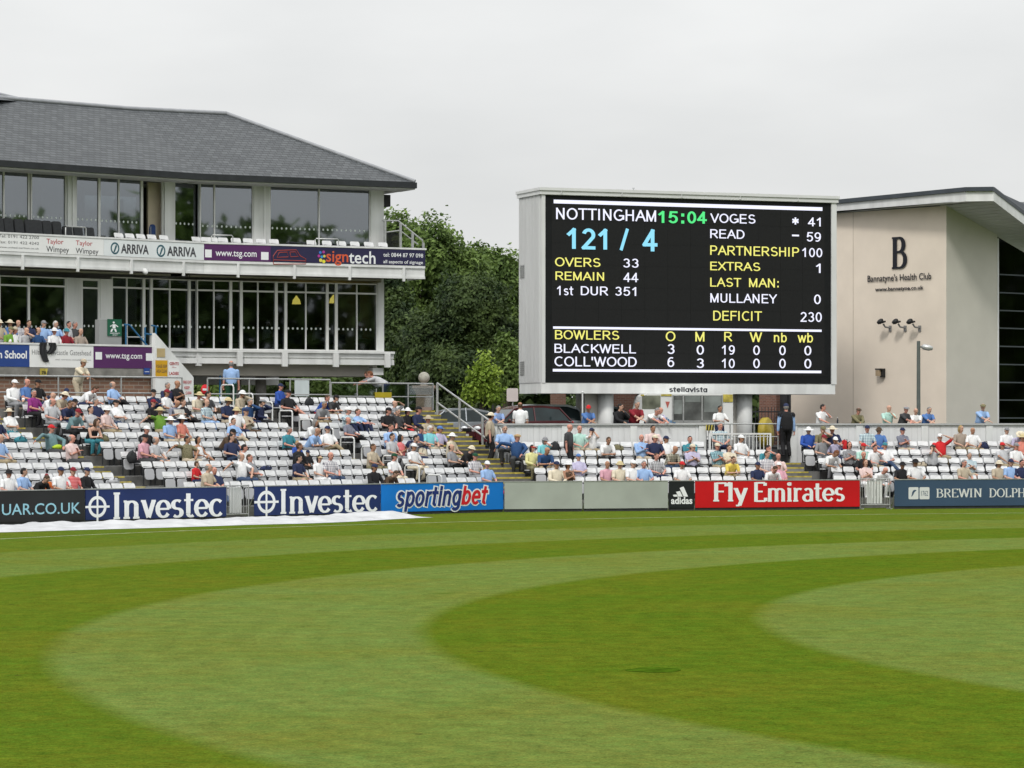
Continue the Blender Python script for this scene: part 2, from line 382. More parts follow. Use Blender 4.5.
# a plain upright alphabet for the scoreboard, even strokes
def _ln(*p): return [[p[i], p[i + 1]] for i in range(len(p) - 1)]
SANS = {
 'A': (_ln((0, 0), (0.36, 1), (0.72, 0)) + _ln((0.14, 0.36), (0.58, 0.36)), 0.72), 'B': (_ln((0.08, 0), (0.08, 1)) + _ln((0.08, 1), (0.38, 1)) + [arc(0.38, 0.76, 0.22, 0.24, 90, -90)] + _ln((0.08, 0.52), (0.40, 0.52)) + [arc(0.40, 0.26, 0.25, 0.26, 90, -90)] + _ln((0.08, 0), (0.40, 0)), 0.70),
 'C': ([arc(0.42, 0.5, 0.37, 0.5, 50, 310, 22)], 0.74), 'D': (_ln((0.08, 0), (0.08, 1), (0.34, 1)) + [arc(0.34, 0.5, 0.36, 0.5, 90, -90, 18)] + _ln((0.34, 0), (0.08, 0)), 0.76),
 'E': (_ln((0.6, 1), (0.08, 1), (0.08, 0), (0.62, 0)) + _ln((0.08, 0.53), (0.56, 0.53)), 0.68), 'F': (_ln((0.6, 1), (0.08, 1), (0.08, 0)) + _ln((0.08, 0.52), (0.52, 0.52)), 0.62),
 'G': ([arc(0.42, 0.5, 0.37, 0.5, 50, 335, 22)] + _ln((0.48, 0.44), (0.78, 0.44), (0.78, 0.12)), 0.82), 'H': (_ln((0.08, 0), (0.08, 1)) + _ln((0.62, 0), (0.62, 1)) + _ln((0.08, 0.53), (0.62, 0.53)), 0.74),
 'I': (_ln((0.1, 0), (0.1, 1)), 0.28), 'K': (_ln((0.08, 0), (0.08, 1)) + _ln((0.64, 1), (0.1, 0.38)) + _ln((0.26, 0.56), (0.68, 0)), 0.70), 'L': (_ln((0.08, 1), (0.08, 0), (0.56, 0)), 0.60),
 'M': (_ln((0.06, 0), (0.06, 1), (0.39, 0.02), (0.72, 1), (0.72, 0)), 0.84), 'N': (_ln((0.08, 0), (0.08, 1), (0.62, 0), (0.62, 1)), 0.76), 'O': ([arc(0.41, 0.5, 0.37, 0.5, 0, 360, 28)], 0.82),
 'P': (_ln((0.08, 0), (0.08, 1)) + _ln((0.08, 1), (0.38, 1)) + [arc(0.38, 0.73, 0.24, 0.27, 90, -90)] + _ln((0.38, 0.46), (0.08, 0.46)), 0.68),
 'R': (_ln((0.08, 0), (0.08, 1)) + _ln((0.08, 1), (0.42, 1)) + [arc(0.42, 0.74, 0.23, 0.26, 90, -90)] + _ln((0.42, 0.48), (0.08, 0.48)) + _ln((0.36, 0.46), (0.68, 0)), 0.74),
 'S': ([arc(0.35, 0.75, 0.25, 0.25, 25, 270, 14) + arc(0.35, 0.26, 0.28, 0.25, 90, -155, 14)], 0.70), 'T': (_ln((0.0, 1), (0.64, 1)) + _ln((0.32, 1), (0.32, 0)), 0.64),
 'U': (_ln((0.08, 1), (0.08, 0.3)) + [arc(0.35, 0.29, 0.27, 0.29, 180, 360, 16)] + _ln((0.62, 0.3), (0.62, 1)), 0.74), 'V': (_ln((0.0, 1), (0.34, 0.0), (0.68, 1)), 0.68),
 'W': (_ln((0.0, 1), (0.25, 0.0), (0.48, 1), (0.71, 0.0), (0.96, 1)), 0.98), 'X': (_ln((0, 0), (0.62, 1)) + _ln((0, 1), (0.62, 0)), 0.64), 'Y': (_ln((0.0, 1), (0.33, 0.44), (0.66, 1)) + _ln((0.33, 0.44), (0.33, 0)), 0.66),
 '0': ([arc(0.29, 0.5, 0.24, 0.5, 0, 360, 24)], 0.62), '1': (_ln((0.10, 0.74), (0.34, 1), (0.34, 0)), 0.62), '2': ([arc(0.29, 0.72, 0.23, 0.28, 165, -35, 14)] + _ln((0.47, 0.56), (0.05, 0), (0.54, 0)), 0.62),
 '3': ([arc(0.28, 0.75, 0.21, 0.25, 160, -90, 14)] + [arc(0.28, 0.27, 0.24, 0.27, 90, -160, 14)], 0.62), '4': (_ln((0.42, 0), (0.42, 1), (0.02, 0.27), (0.58, 0.27)), 0.62),
 '5': (_ln((0.52, 1), (0.14, 1), (0.08, 0.50)) + [arc(0.28, 0.32, 0.25, 0.32, 140, -155, 16)], 0.62), '6': ([arc(0.31, 0.32, 0.24, 0.32, 0, 360, 20), arc(0.36, 0.46, 0.29, 0.54, 62, 190, 14)], 0.64),
 '8': ([arc(0.29, 0.76, 0.20, 0.24, 0, 360, 18), arc(0.29, 0.27, 0.24, 0.27, 0, 360, 18)], 0.62), '9': ([arc(0.29, 0.68, 0.24, 0.32, 0, 360, 20), arc(0.24, 0.54, 0.29, 0.54, -118, 10, 14)], 0.62), '7': (_ln((0.04, 1), (0.54, 1), (0.2, 0)), 0.62),
 '/': (_ln((0.0, 0), (0.34, 1)), 0.36), ':': (_ln((0.1, 0.02), (0.1, 0.12)) + _ln((0.1, 0.60), (0.1, 0.70)), 0.26), '-': (_ln((0, 0.4), (0.34, 0.4)), 0.36), "'": (_ln((0.06, 1), (0.06, 0.72)), 0.14),
 '*': (_ln((0.2, 0.55), (0.2, 1)) + _ln((0.0, 0.68), (0.4, 0.88)) + _ln((0.0, 0.88), (0.4, 0.68)), 0.42), 's': ([arc(0.24, 0.54, 0.17, 0.17, 30, 270, 12) + arc(0.24, 0.18, 0.19, 0.18, 90, -150, 12)], 0.5), 't': (_ln((0.14, 0.95), (0.14, 0.12)) + [arc(0.25, 0.13, 0.11, 0.12, 180, 300, 8)] + _ln((0, 0.7), (0.3, 0.7)), 0.34),
 'n': (_ln((0.08, 0), (0.08, 0.72)) + [arc(0.28, 0.46, 0.2, 0.26, 170, 0, 12)] + _ln((0.48, 0.46), (0.48, 0)), 0.6), 'w': (_ln((0, 0.72), (0.18, 0), (0.36, 0.7), (0.54, 0), (0.72, 0.72)), 0.74), 'b': (_ln((0.08, 0), (0.08, 1)) + [arc(0.30, 0.36, 0.22, 0.36, 0, 360, 20)], 0.58),
}
SANS.update({
 'p': (_ln((0.08, -0.28), (0.08, 0.72)) + [arc(0.30, 0.36, 0.22, 0.36, 0, 360, 20)], 0.58), 'o': ([arc(0.28, 0.36, 0.24, 0.36, 0, 360, 22)], 0.58), 'r': (_ln((0.08, 0), (0.08, 0.72)) + [arc(0.30, 0.44, 0.22, 0.26, 170, 70, 8)], 0.36),
 'i': (_ln((0.08, 0), (0.08, 0.72)) + _ln((0.08, 0.90), (0.08, 1.0)), 0.18), 'g': ([arc(0.27, 0.36, 0.22, 0.36, 0, 360, 20)] + _ln((0.49, 0.72), (0.49, -0.08)) + [arc(0.27, -0.08, 0.22, 0.20, 0, -150, 12)], 0.60), 'e': ([arc(0.28, 0.36, 0.23, 0.36, 0, 315, 20)] + _ln((0.07, 0.37), (0.50, 0.37)), 0.58),
 'l': (_ln((0.08, 0), (0.08, 1)), 0.18), 'a': ([arc(0.26, 0.36, 0.22, 0.36, 0, 360, 20)] + _ln((0.48, 0.72), (0.48, 0)), 0.58), 'v': (_ln((0, 0.72), (0.24, 0), (0.48, 0.72)), 0.5),
})
_sans_cache = {}
def sans_geo(s, w=0.14, shear=0.0, box_w=None):
    if (s, w, shear) in _sans_cache: return _sans_cache[(s, w, shear)]
    vs, fs, x, lift = [], [], 0.0, 0
    for ch in s:
        strokes, adv = SANS[ch]
        for st in strokes:
            st = [Vector((p[0] + x + shear * p[1], p[1])) for p in st]; o = len(vs); lift = (lift + 1) % 7
            if len(st) == 2:
                d = (st[1] - st[0]).normalized() * w * 0.42; st = [st[0] - d, st[1] + d]
            for i, p in enumerate(st):
                t = (st[min(i + 1, len(st) - 1)] - st[max(i - 1, 0)]).normalized(); nn = Vector((-t.y, t.x)) * w / 2
                vs += [(p.x + nn.x, p.y + nn.y, lift * 0.0015), (p.x - nn.x, p.y - nn.y, lift * 0.0015)]
            fs += [(o + 2 * i, o + 2 * i + 1, o + 2 * i + 3, o + 2 * i + 2) for i in range(len(st) - 1)]
        x += adv + 0.13
    xs = [v[0] for v in vs]; ys = [v[1] for v in vs]; x0, x1, y0, y1 = min(xs), max(xs), min(ys), max(ys)
    vs = [((v[0] - x0) / (x1 - x0), (v[1] - y0) / (y1 - y0), v[2]) for v in vs]
    _sans_cache[(s, w, shear)] = (vs, fs)
    return _sans_cache[(s, w, shear)]
# ---------------------------------------------------------------- the lie of the place
LB = Plane((-16.0, 93.75), (15.57, 13.85))           # line of the boards in front of the pavilion stand
RB = Plane((-0.43, 107.6), (19.63, 4.9))             # line of the boards in front of the scoreboard stand
def pL(k): return 2.0 + 1.25 * k
def zL(k): return 0.37 + 0.332 * k
def pR(k): return 2.0 + 0.9 * k
def zR(k): return 0.37 + 0.317 * k
PARK_Z = 2.15                                        # tarmac behind the scoreboard stand
WALK_Z = zL(10) + 0.02                               # walkway behind the pavilion stand

# ---------------------------------------------------------------- the turf: one sheet to the horizon
def turf_material():
    m = bpy.data.materials.new('mown_turf'); m.use_nodes = True
    n, l = m.node_tree.nodes, m.node_tree.links
    b = n['Principled BSDF']; b.inputs['Roughness'].default_value = 1.0; b.inputs['Specular IOR Level'].default_value = 0.0
    tc = n.new('ShaderNodeTexCoord'); P = tc.outputs['Object']
    def noise(scale, detail=4, dist=0.0):
        t = n.new('ShaderNodeTexNoise'); t.inputs['Scale'].default_value = scale; t.inputs['Detail'].default_value = detail
        t.inputs['Distortion'].default_value = dist; l.new(P, t.inputs['Vector']); return t.outputs['Fac']
    def math2(op, a, bv):
        k = n.new('ShaderNodeMath'); k.operation = op
        for i, q in enumerate((a, bv)):
            if isinstance(q, (int, float)): k.inputs[i].default_value = q
            else: l.new(q, k.inputs[i])
        return k.outputs[0]
    # rings mown round the middle of the ground
    vd = n.new('ShaderNodeVectorMath'); vd.operation = 'DISTANCE'; vd.inputs[1].default_value = (34.72, 47.85, 0)
    l.new(P, vd.inputs[0])
    wob = math2('MULTIPLY', math2('SUBTRACT', noise(0.5, 3), 0.5), 0.06)
    wob2 = math2('MULTIPLY', math2('SUBTRACT', noise(6.0, 3), 0.5), 0.04)
    dist = math2('ADD', math2('ADD', vd.outputs['Value'], wob), wob2)
    rp = n.new('ShaderNodeValToRGB'); rp.color_ramp.interpolation = 'LINEAR'
    # 0 = mown away (pale), 1 = mown towards (deep)
    edges = [(0.0, 0.0), (24.6, 1.0), (30.65, 0.0), (36.4, 1.0), (41.75, 0.0), (47.9, 1.0), (54.4, 0.0)]
    del edges[1]
    els = rp.color_ramp.elements
    seq = [(0.0, 0.05), (30.48, 0.05), (30.53, 1.0), (36.28, 1.0), (36.33, 0.0), (41.45, 0.0), (41.5, 0.95), (47.9, 0.95), (47.96, 0.15), (54.3, 0.2), (54.6, 0.8), (80.0, 0.75)]
    els[0].position = 0.0; els[0].color = (0.05,) * 3 + (1,)
    els[1].position = 0.8; els[1].color = (0.75,) * 3 + (1,)
    for d, v in seq[1:-1]:
        e = els.new(d / 100.0); e.color = (v, v, v, 1)
    l.new(math2('MULTIPLY', dist, 0.01), rp.inputs['Fac'])
    mix = n.new('ShaderNodeMixRGB'); mix.inputs['Color1'].default_value = (0.110, 0.152, 0.034, 1); mix.inputs['Color2'].default_value = (0.070, 0.110, 0.0085, 1)
    l.new(rp.outputs['Color'], mix.inputs['Fac'])
    # drier, yellower patches; fine grain of the blades; odd dark scuffs
    mix2 = n.new('ShaderNodeMixRGB'); mix2.inputs['Color2'].default_value = (0.115, 0.115, 0.012, 1)
    rr = n.new('ShaderNodeValToRGB'); rr.color_ramp.elements[0].position = 0.42; rr.color_ramp.elements[1].position = 0.75
    rr.color_ramp.elements[0].color = (0, 0, 0, 1); rr.color_ramp.elements[1].color = (0.5, 0.5, 0.5, 1)
    l.new(noise(0.22, 8, 0.4), rr.inputs['Fac']); l.new(rr.outputs['Color'], mix2.inputs['Fac']); l.new(mix.outputs['Color'], mix2.inputs['Color1'])
    grain = math2('ADD', math2('MULTIPLY', noise(13.0, 5), 0.75), math2('MULTIPLY', noise(2.3, 5), 0.5))
    grain = math2('ADD', math2('MULTIPLY', noise(38.0, 3), 0.95), grain)
    gm = n.new('ShaderNodeMapRange'); gm.inputs['From Min'].default_value = 0.75; gm.inputs['From Max'].default_value = 1.45
    gm.inputs['To Min'].default_value = 0.48; gm.inputs['To Max'].default_value = 1.52
    l.new(grain, gm.inputs['Value'])
    mul = n.new('ShaderNodeVectorMath'); mul.operation = 'SCALE'
    l.new(mix2.outputs['Color'], mul.inputs[0]); l.new(gm.outputs['Result'], mul.inputs['Scale'])
    # blades differ in hue: some straw, some deep green; a few bare specks of soil; faint lines left by the mower
    hv = n.new('ShaderNodeHueSaturation'); hm = n.new('ShaderNodeMapRange'); hm.inputs['From Min'].default_value = 0.3; hm.inputs['From Max'].default_value = 0.7
    hm.inputs['To Min'].default_value = 0.47; hm.inputs['To Max'].default_value = 0.53
    l.new(math2('ADD', math2('MULTIPLY', noise(7.0, 5), 0.6), math2('MULTIPLY', noise(0.9, 6, 0.6), 0.4)), hm.inputs['Value']); l.new(hm.outputs['Result'], hv.inputs['Hue'])
    wv = n.new('ShaderNodeTexWave'); wv.wave_type = 'RINGS'; wv.rings_direction = 'Z'; wv.inputs['Scale'].default_value = 0.55; wv.inputs['Distortion'].default_value = 5.0; wv.inputs['Detail'].default_value = 3; wv.inputs['Detail Scale'].default_value = 0.7
    mp = n.new('ShaderNodeMapping'); mp.inputs['Location'].default_value = (-34.72, -47.85, 0); l.new(P, mp.inputs['Vector']); l.new(mp.outputs['Vector'], wv.inputs['Vector'])
    wr = n.new('ShaderNodeMapRange'); wr.inputs['To Min'].default_value = 0.975; wr.inputs['To Max'].default_value = 1.025; l.new(wv.outputs['Fac'], wr.inputs['Value']); l.new(wr.outputs['Result'], hv.inputs['Value'])
    l.new(mul.outputs[0], hv.inputs['Color'])
    vo = n.new('ShaderNodeTexVoronoi'); vo.inputs['Scale'].default_value = 0.9; vo.inputs['Randomness'].default_value = 1.0; l.new(P, vo.inputs['Vector'])
    sk = n.new('ShaderNodeMath'); sk.operation = 'LESS_THAN'; sk.inputs[1].default_value = 0.045; l.new(vo.outputs['Distance'], sk.inputs[0])
    sx = n.new('ShaderNodeMixRGB'); sx.inputs['Color2'].default_value = (0.04, 0.042, 0.012, 1); l.new(math2('MULTIPLY', sk.outputs[0], 0.75), sx.inputs['Fac']); l.new(hv.outputs['Color'], sx.inputs['Color1'])
    sc = n.new('ShaderNodeMixRGB'); sc.inputs['Color2'].default_value = (0.045, 0.085, 0.006, 1)
    r3 = n.new('ShaderNodeValToRGB'); r3.color_ramp.elements[0].position = 0.70; r3.color_ramp.elements[1].position = 0.78
    r3.color_ramp.elements[0].color = (0, 0, 0, 1); r3.color_ramp.elements[1].color = (0.55, 0.55, 0.55, 1)
    l.new(noise(0.55, 3), r3.inputs['Fac']); l.new(r3.outputs['Color'], sc.inputs['Fac']); l.new(sx.outputs['Color'], sc.inputs['Color1'])
    l.new(sc.outputs['Color'], b.inputs['Base Color'])
    bp = n.new('ShaderNodeBump'); bp.inputs['Strength'].default_value = 0.5; bp.inputs['Distance'].default_value = 0.02
    l.new(noise(40.0, 2), bp.inputs['Height']); l.new(bp.outputs['Normal'], b.inputs['Normal'])
    return m
structure(MB().ngon([(-3000, -300, 0), (3000, -300, 0), (3000, 4500, 0), (-3000, 4500, 0)]).build('outfield_ground', turf_material()))

# worn patches left in the turf, each a thin sheet of longer grass
def patch(px, py, rx, ry, name):
    Y = CH * F / (py - HZ); c = at(px, py, Y); pts = []
    for i in range(26):
        a = 2 * math.pi * i / 26; q = 1 + 0.3 * mnoise.noise(Vector((math.cos(a) * 1.3, math.sin(a) * 1.3, px)))
        pts.append((c.x + rx * q * math.cos(a), c.y + ry * q * math.sin(a), 0.004))
    structure(MB().ngon(pts).build(name, pal('longer_grass', (0.045, 0.088, 0.0055), 1.0, 0.45, 5.0, spec=0.0)), 'stuff')
patch(655, 670, 0.34, 0.42, 'longer_grass')

# painted boundary line, an arc round the ground
mb = MB(); arcp = []
for i in range(61):
    a = R(168 - 96 * i / 60); arcp.append((math.cos(a), math.sin(a)))
for i in range(60):
    q = [(29.53 + r * c, 56.64 + r * s, 0.004) for r, (c, s) in ((51.06, arcp[i]), (51.06, arcp[i + 1]), (51.15, arcp[i + 1]), (51.15, arcp[i]))]
    mb.ngon(q)
structure(mb.build('boundary_line_marking', pal('worn_line_paint', (0.42, 0.46, 0.30), 0.9, 0.35, 2.0)))

# tarmac at the back of the scoreboard stand
park = MB()
w0, w1 = RB.back(6.45).P(-1.2, 0), RB.back(6.45).P(60, 0)
park.prism([(w0.x, w0.y, -0.3), (w1.x, w1.y, -0.3), (90, 330, -0.3), (-90, 330, -0.3), (-60, 160, -0.3), (-6.0, 126, -0.3)], (0, 0, PARK_Z + 0.3))
structure(park.build('car_park_tarmac', pal('tarmac', (0.055, 0.056, 0.058), 0.95, 0.25, 2.0, bump=0.3, bscale=30)))

# the walkway behind the pavilion stand, running on under the pavilion
wk = LB.back(pL(10) - 0.72)
a, b2 = wk.P(-9, 0), wk.P(28.2, 0)
q = LB.back(40)
c, d2 = q.P(28.2, 0), q.P(-9, 0)
structure(MB().prism([(v.x, v.y, -0.3) for v in (a, b2, c, d2)], (0, 0, WALK_Z + 0.3)).build('walkway_paving', CONCRETE))

# ---------------------------------------------------------------- the stands
AISLES_L = (7.55, 19.35)
def end_L(k): return 22.1 + (26.8 - 22.1) * k / 9.0
ST_M = Vector((-0.44, 0.90)).normalized()             # the way the end stairs climb
stand = thing('grandstand', 'stepped concrete stand full of white seats below the pavilion', 'stand', LB.P(10, 0, -8))
START_L = -6.0
for k in range(10):
    p0, p1 = pL(k) - 0.72, pL(k + 1) - 0.72
    MB().pbox(LB, START_L, end_L(k) + 0.35, -0.2, zL(k), -p1, -p0).build('terrace_step', DARK_CONC, stand)
    for ta in AISLES_L:
        mid = (zL(k) + (zL(k - 1) if k else 0.0)) / 2
        st = MB().pbox(LB, ta - 0.55, ta + 0.55, -0.2, mid, -p0 - 0.002, -p0 + 0.42).build('aisle_step', CONCRETE, stand)
        MB().pbox(LB, ta - 0.55, ta + 0.55, mid - 0.05, mid + 0.004, -p0 + 0.35, -p0 + 0.424).build('nosing', YELLOW, st)
        MB().pbox(LB, ta - 0.55, ta + 0.55, zL(k) - 0.05, zL(k) + 0.004, -p0 - 0.07, -p0 + 0.004).build('nosing', YELLOW, st)

AISLE_R = 12.6
stand_r = thing('grandstand', 'low stand of white seats in front of the white plank wall and scoreboard', 'stand', RB.P(10, 0, -4))
def start_R(k): return RB.back(pR(k)).u([548, 535, 524, 511, 498][k])
for k in range(5):
    p0, p1 = pR(k) - 0.5, pR(k + 1) - 0.5
    if k == 4: p1 = 6.3
    MB().pbox(RB, start_R(k) - 0.3, 26, -0.2, zR(k), -p1, -p0).build('terrace_step', DARK_CONC, stand_r)
    mid = (zR(k) + (zR(k - 1) if k else 0.0)) / 2
    st = MB().pbox(RB, AISLE_R - 0.6, AISLE_R + 0.6, -0.2, mid, -p0 - 0.002, -p0 + 0.35).build('aisle_step', CONCRETE, stand_r)
    MB().pbox(RB, AISLE_R - 0.6, AISLE_R + 0.6, mid - 0.05, mid + 0.004, -p0 + 0.27, -p0 + 0.354).build('nosing', YELLOW, st)
    MB().pbox(RB, AISLE_R - 0.6, AISLE_R + 0.6, zR(k) - 0.05, zR(k) + 0.004, -p0 - 0.08, -p0 + 0.004).build('nosing', YELLOW, st)

# the stairs between the two stands
stair = thing('staircase', 'concrete stairs with yellow edged treads between the two seating stands', 'stairs', (0, 113, 1))
RB0 = Vector((0.50, 112.0))
side = Vector((-ST_M.y, ST_M.x))                      # towards the pavilion stand
NST = 20
for i in range(-5, 15):
    z = 1.18 + 0.166 * (i + 1); z = min(z, WALK_Z)
    a = RB0 + ST_M * (0.58 * i); b2 = a + ST_M * (0.58 if i < 14 else 2.2)
    wdt = 1.75
    q = [(a.x, a.y), (b2.x, b2.y), (b2.x + side.x * wdt, b2.y + side.y * wdt), (a.x + side.x * wdt, a.y + side.y * wdt)]
    st = MB().prism([(x, y, -0.2) for x, y in q], (0, 0, z + 0.2)).build('tread', DARK_CONC, stair)
    fa = a - ST_M * 0.005; fb = a + ST_M * 0.10
    nq = [(fa.x, fa.y), (fb.x, fb.y), (fb.x + side.x * wdt, fb.y + side.y * wdt), (fa.x + side.x * wdt, fa.y + side.y * wdt)]
    MB().prism([(x, y, z - 0.055) for x, y in nq], (0, 0, 0.060)).build('nosing', YELLOW, st)

# ---------------------------------------------------------------- seats
def round_rect(w, z0, z1, r, n=4):
    pts = []
    for cx, cz, a0 in ((w / 2 - r, z0 + r, -90), (w / 2 - r, z1 - r, 0), (-w / 2 + r, z1 - r, 90), (-w / 2 + r, z0 + r, 180)):
        pts += [(cx + r * math.cos(R(a0 + 90 * i / n)), cz + r * math.sin(R(a0 + 90 * i / n))) for i in range(n + 1)]
    return pts
def seat_back_mb():
    m = MB(); lean = R(24)
    pts = round_rect(0.425, 0.625, 0.835, 0.06, 3)
    f = [(x, 0.06 + (z - 0.56) * math.tan(lean) + 0.028 * (x / 0.22) ** 2 * -1, z) for x, z in pts]
    b = [(x, y + 0.03, z) for x, y, z in f]
    n = len(f)
    m.add(f + b, [tuple(range(n)), tuple(range(n, 2 * n))[::-1]] + [(i, n + i, n + (i + 1) % n, (i + 1) % n) for i in range(n)])
    m.box((0, 0.190, 0.828), (0.35, 0.06, 0.03))                      # rolled top edge
    return m
def seat_pan_mb(up=True):
    m = MB()
    if up:
        pts = round_rect(0.385, 0.22, 0.595, 0.09, 3)
        f = [(x, -0.055 + (z - 0.40) * 0.12, z) for x, z in pts]; b = [(x, y + 0.04, z) for x, y, z in f]
    else:
        pts = round_rect(0.415, -0.36, 0.06, 0.07, 3)
        f = [(x, y, 0.405) for x, y in pts]; b = [(x, y, 0.445) for x, y in pts]
    n = len(f)
    return m.add(f + b, [tuple(range(n)), tuple(range(n, 2 * n))[::-1]] + [(i, n + i, n + (i + 1) % n, (i + 1) % n) for i in range(n)])
def seat_foot_mb():
    m = MB()
    for sx in (-0.15, 0.15):
        m.box((sx, 0.10, 0.23), (0.03, 0.04, 0.46)); m.box((sx, 0.03, 0.02), (0.05, 0.22, 0.03))
    m.box((0, 0.085, 0.42), (0.42, 0.035, 0.035)); m.box((0, 0.10, 0.56), (0.40, 0.03, 0.22))  # last box: dark plate added as the shade line between backrest and pan
    return m
SEAT_P = 0.485
class Seat: pass
seats = []
def seat_row(stand_name, pl, k, p, z, t0, t1, gaps):
    t = t0; i = 0
    while t <= t1:
        if not any(a <= t <= b for a, b in gaps):
            s = Seat(); s.stand, s.pl, s.k, s.t, s.i, s.z, s.p = stand_name, pl, k, t, i, z, p
            s.pos = pl.P(t, z, -p - 0.10); s.rz = pl.rot(); s.person = None
            q = s.pos; s.px = CX + F * q.x / q.y
            seats.append(s)
        t += SEAT_P; i += 1
for k in range(10):
    g = [(ta - 0.80, ta + 0.80) for ta in AISLES_L]
    seat_row('pavilion', LB, k, pL(k), zL(k), START_L + 2.2, end_L(k), g)
for k in range(5):
    g = [(AISLE_R - 0.85, AISLE_R + 0.85)]
    if k == 4: g = [(RB.back(pR(4)).u(708), AISLE_R + 0.85)]
    seat_row('scoreboard', RB, k, pR(k), zR(k), start_R(k) + 0.25, 22.5, g)
seats = [s for s in seats if -30 < s.px < 1050]
# ---------------------------------------------------------------- boards round the boundary
NAVY = pal('navy_vinyl', (0.012, 0.026, 0.105), 0.45, 0.12, 0.7)
SKYBLUE = pal('bright_blue_vinyl', (0.006, 0.165, 0.56), 0.4, 0.08, 0.7)
GREYGREEN = pal('blank_grey_panel', (0.34, 0.37, 0.335), 0.6, 0.10, 0.9)
CHAR = pal('charcoal_vinyl', (0.017, 0.018, 0.019), 0.5, 0.15, 0.8)
BLACKV = pal('black_vinyl', (0.010, 0.013, 0.014), 0.5, 0.15, 0.8)
REDV = pal('red_vinyl', (0.50, 0.006, 0.010), 0.4, 0.08, 0.8)
SLATE = pal('slate_blue_vinyl', (0.038, 0.072, 0.125), 0.5, 0.08, 0.7)
LET_WHITE = pal('white_lettering', (0.76, 0.78, 0.80), 0.5, 0.03, 1.0)
LET_PALE = pal('pale_blue_lettering', (0.27, 0.52, 0.62), 0.5, 0.03, 1.0)
LET_CREAM = pal('silver_lettering', (0.62, 0.64, 0.64), 0.5, 0.03, 1.0)
LET_NAVY = pal('navy_lettering', (0.012, 0.03, 0.16), 0.5, 0.03, 1.0)
LET_RED = pal('red_lettering', (0.55, 0.01, 0.02), 0.5, 0.03, 1.0)

def ad_board(pl, px0, px1, m, label, z0=0.10, z1=1.075):
    u0, u1 = pl.u(px0), pl.u(px1)
    t = thing('advertising_board', label, 'advertising board', pl.P((u0 + u1) / 2, 0, 0), 0, 'advertising boards along the boundary')
    MB().pbox(pl, u0, u1, z0, z1, -0.03, 0.02).build('panel', m, t)
    MB().pbox(pl, u0 - 0.004, u1 + 0.004, z1, z1 + 0.03, -0.05, 0.035).build('capping', GALV, t)
    MB().pbox(pl, u0, u1, 0.0, z0, -0.06, -0.02).build('shadow_gap_strip', DARK_STEEL, t)  # dark strip standing in for the shadow gap under the panel
    n = max(2, int((u1 - u0) / 1.6) + 1)
    for i in range(n):
        u = u0 + 0.15 + (u1 - u0 - 0.3) * i / (n - 1)
        g = MB().pbox(pl, u - 0.03, u + 0.03, 0.0, z1 - 0.05, -0.10, -0.04)
        a, b, c = pl.P(u, 0.0, -0.75), pl.P(u, 0.06, -0.75), pl.P(u, z1 - 0.12, -0.10)
        g.tube([a, c], 0.022, 6)
        g.build('prop', GALV, t)
    return t
def lettering(parent, pl, m, items, off=0.026):
    mb = MB()
    for it in items:
        s, x0, y0, x1, y1 = it[:5]; kw = dict(it[5]) if len(it) > 5 else {}
        kw.setdefault('off', off)
        if kw.pop('serif', None): kw['geo'] = serif_geo(s, kw.pop('thick', 0.17), kw.pop('thin', 0.075))
        mb.text(pl, s, x0, y0, x1, y1, **kw)
    return mb.build('lettering', m, parent)

def roundel(mb, pl, cx, cy, rx_px, off):
    """ring and cross device"""
    u, z = pl.uz(cx, cy); ru = abs(pl.u(cx + rx_px) - pl.u(cx - rx_px)) / 2
    r0, r1, n = ru * 0.70, ru * 0.98, 28
    for i in range(n):
        a, b = 2 * math.pi * i / n, 2 * math.pi * (i + 1) / n
        mb.ngon([pl.P(u + r * math.cos(q), z + r * math.sin(q), off) for r, q in ((r0, a), (r1, a), (r1, b), (r0, b))])
    w = ru * 0.10
    mb.ngon([pl.P(u + x, z + y, off + 0.002) for x, y in ((-w, -ru * 1.45), (w, -ru * 1.45), (w, ru * 1.45), (-w, ru * 1.45))])
    mb.ngon([pl.P(u + x, z + y, off + 0.004) for x, y in ((-ru * 1.3, -w), (ru * 1.3, -w), (ru * 1.3, w), (-ru * 1.3, w))])

b = ad_board(LB, -75, 84.5, CHAR, 'charcoal board with pale blue web address at the pavilion end')
lettering(b, LB, LET_PALE, [('JAG', -42, 506, -1.5, 515), ('UAR.CO.UK', 1.5, 504, 80, 513.4, {'bold': 0.006})])
for x0, x1, lx0, lx1, rc, lab in ((85.5, 226, 113, 222, 97, 'navy board with white bank name and cross roundel next to the charcoal board'),
                                 (254.5, 380, 280, 377, 266, 'navy board with white bank name and cross roundel next to the bright blue board')):
    b = ad_board(LB, x0, x1, NAVY, lab)
    yb = 518 if x0 < 200 else 512.5
    yt = 492.5 if x0 < 200 else 489
    lettering(b, LB, LET_WHITE, [('Investec', lx0, yt, lx1, yb - 1.5 + (0 if x0 < 200 else 0.5), {'serif': True, 'thick': 0.185, 'thin': 0.08})])
    mb = MB(); roundel(mb, LB, rc, (yt + yb) / 2 + (1.5 if x0 < 200 else 1.2), 9.3, 0.026); mb.build('emblem', LET_WHITE, b)
b = ad_board(LB, 381.2, 503, SKYBLUE, 'bright blue betting board with slanted navy and red lettering edged white')
g1 = ('sporting', 396, 486.5, 461.5, 510.5); g2 = ('bet', 460.5, 485.5, 487.5, 504.3)
mb = MB()
for s, x0, y0, x1, y1 in (g1, g2):
    mb.text(LB, s, x0 - 1.3, y0 - 1.3, x1 + 1.3, y1 + 1.3, 0.022, geo=sans_geo(s, 0.36, 0.2))
mb.build('lettering', LET_WHITE, b)
lettering(b, LB, LET_NAVY, [g1 + ({'geo': sans_geo('sporting', 0.19, 0.2), 'off': 0.034},)])
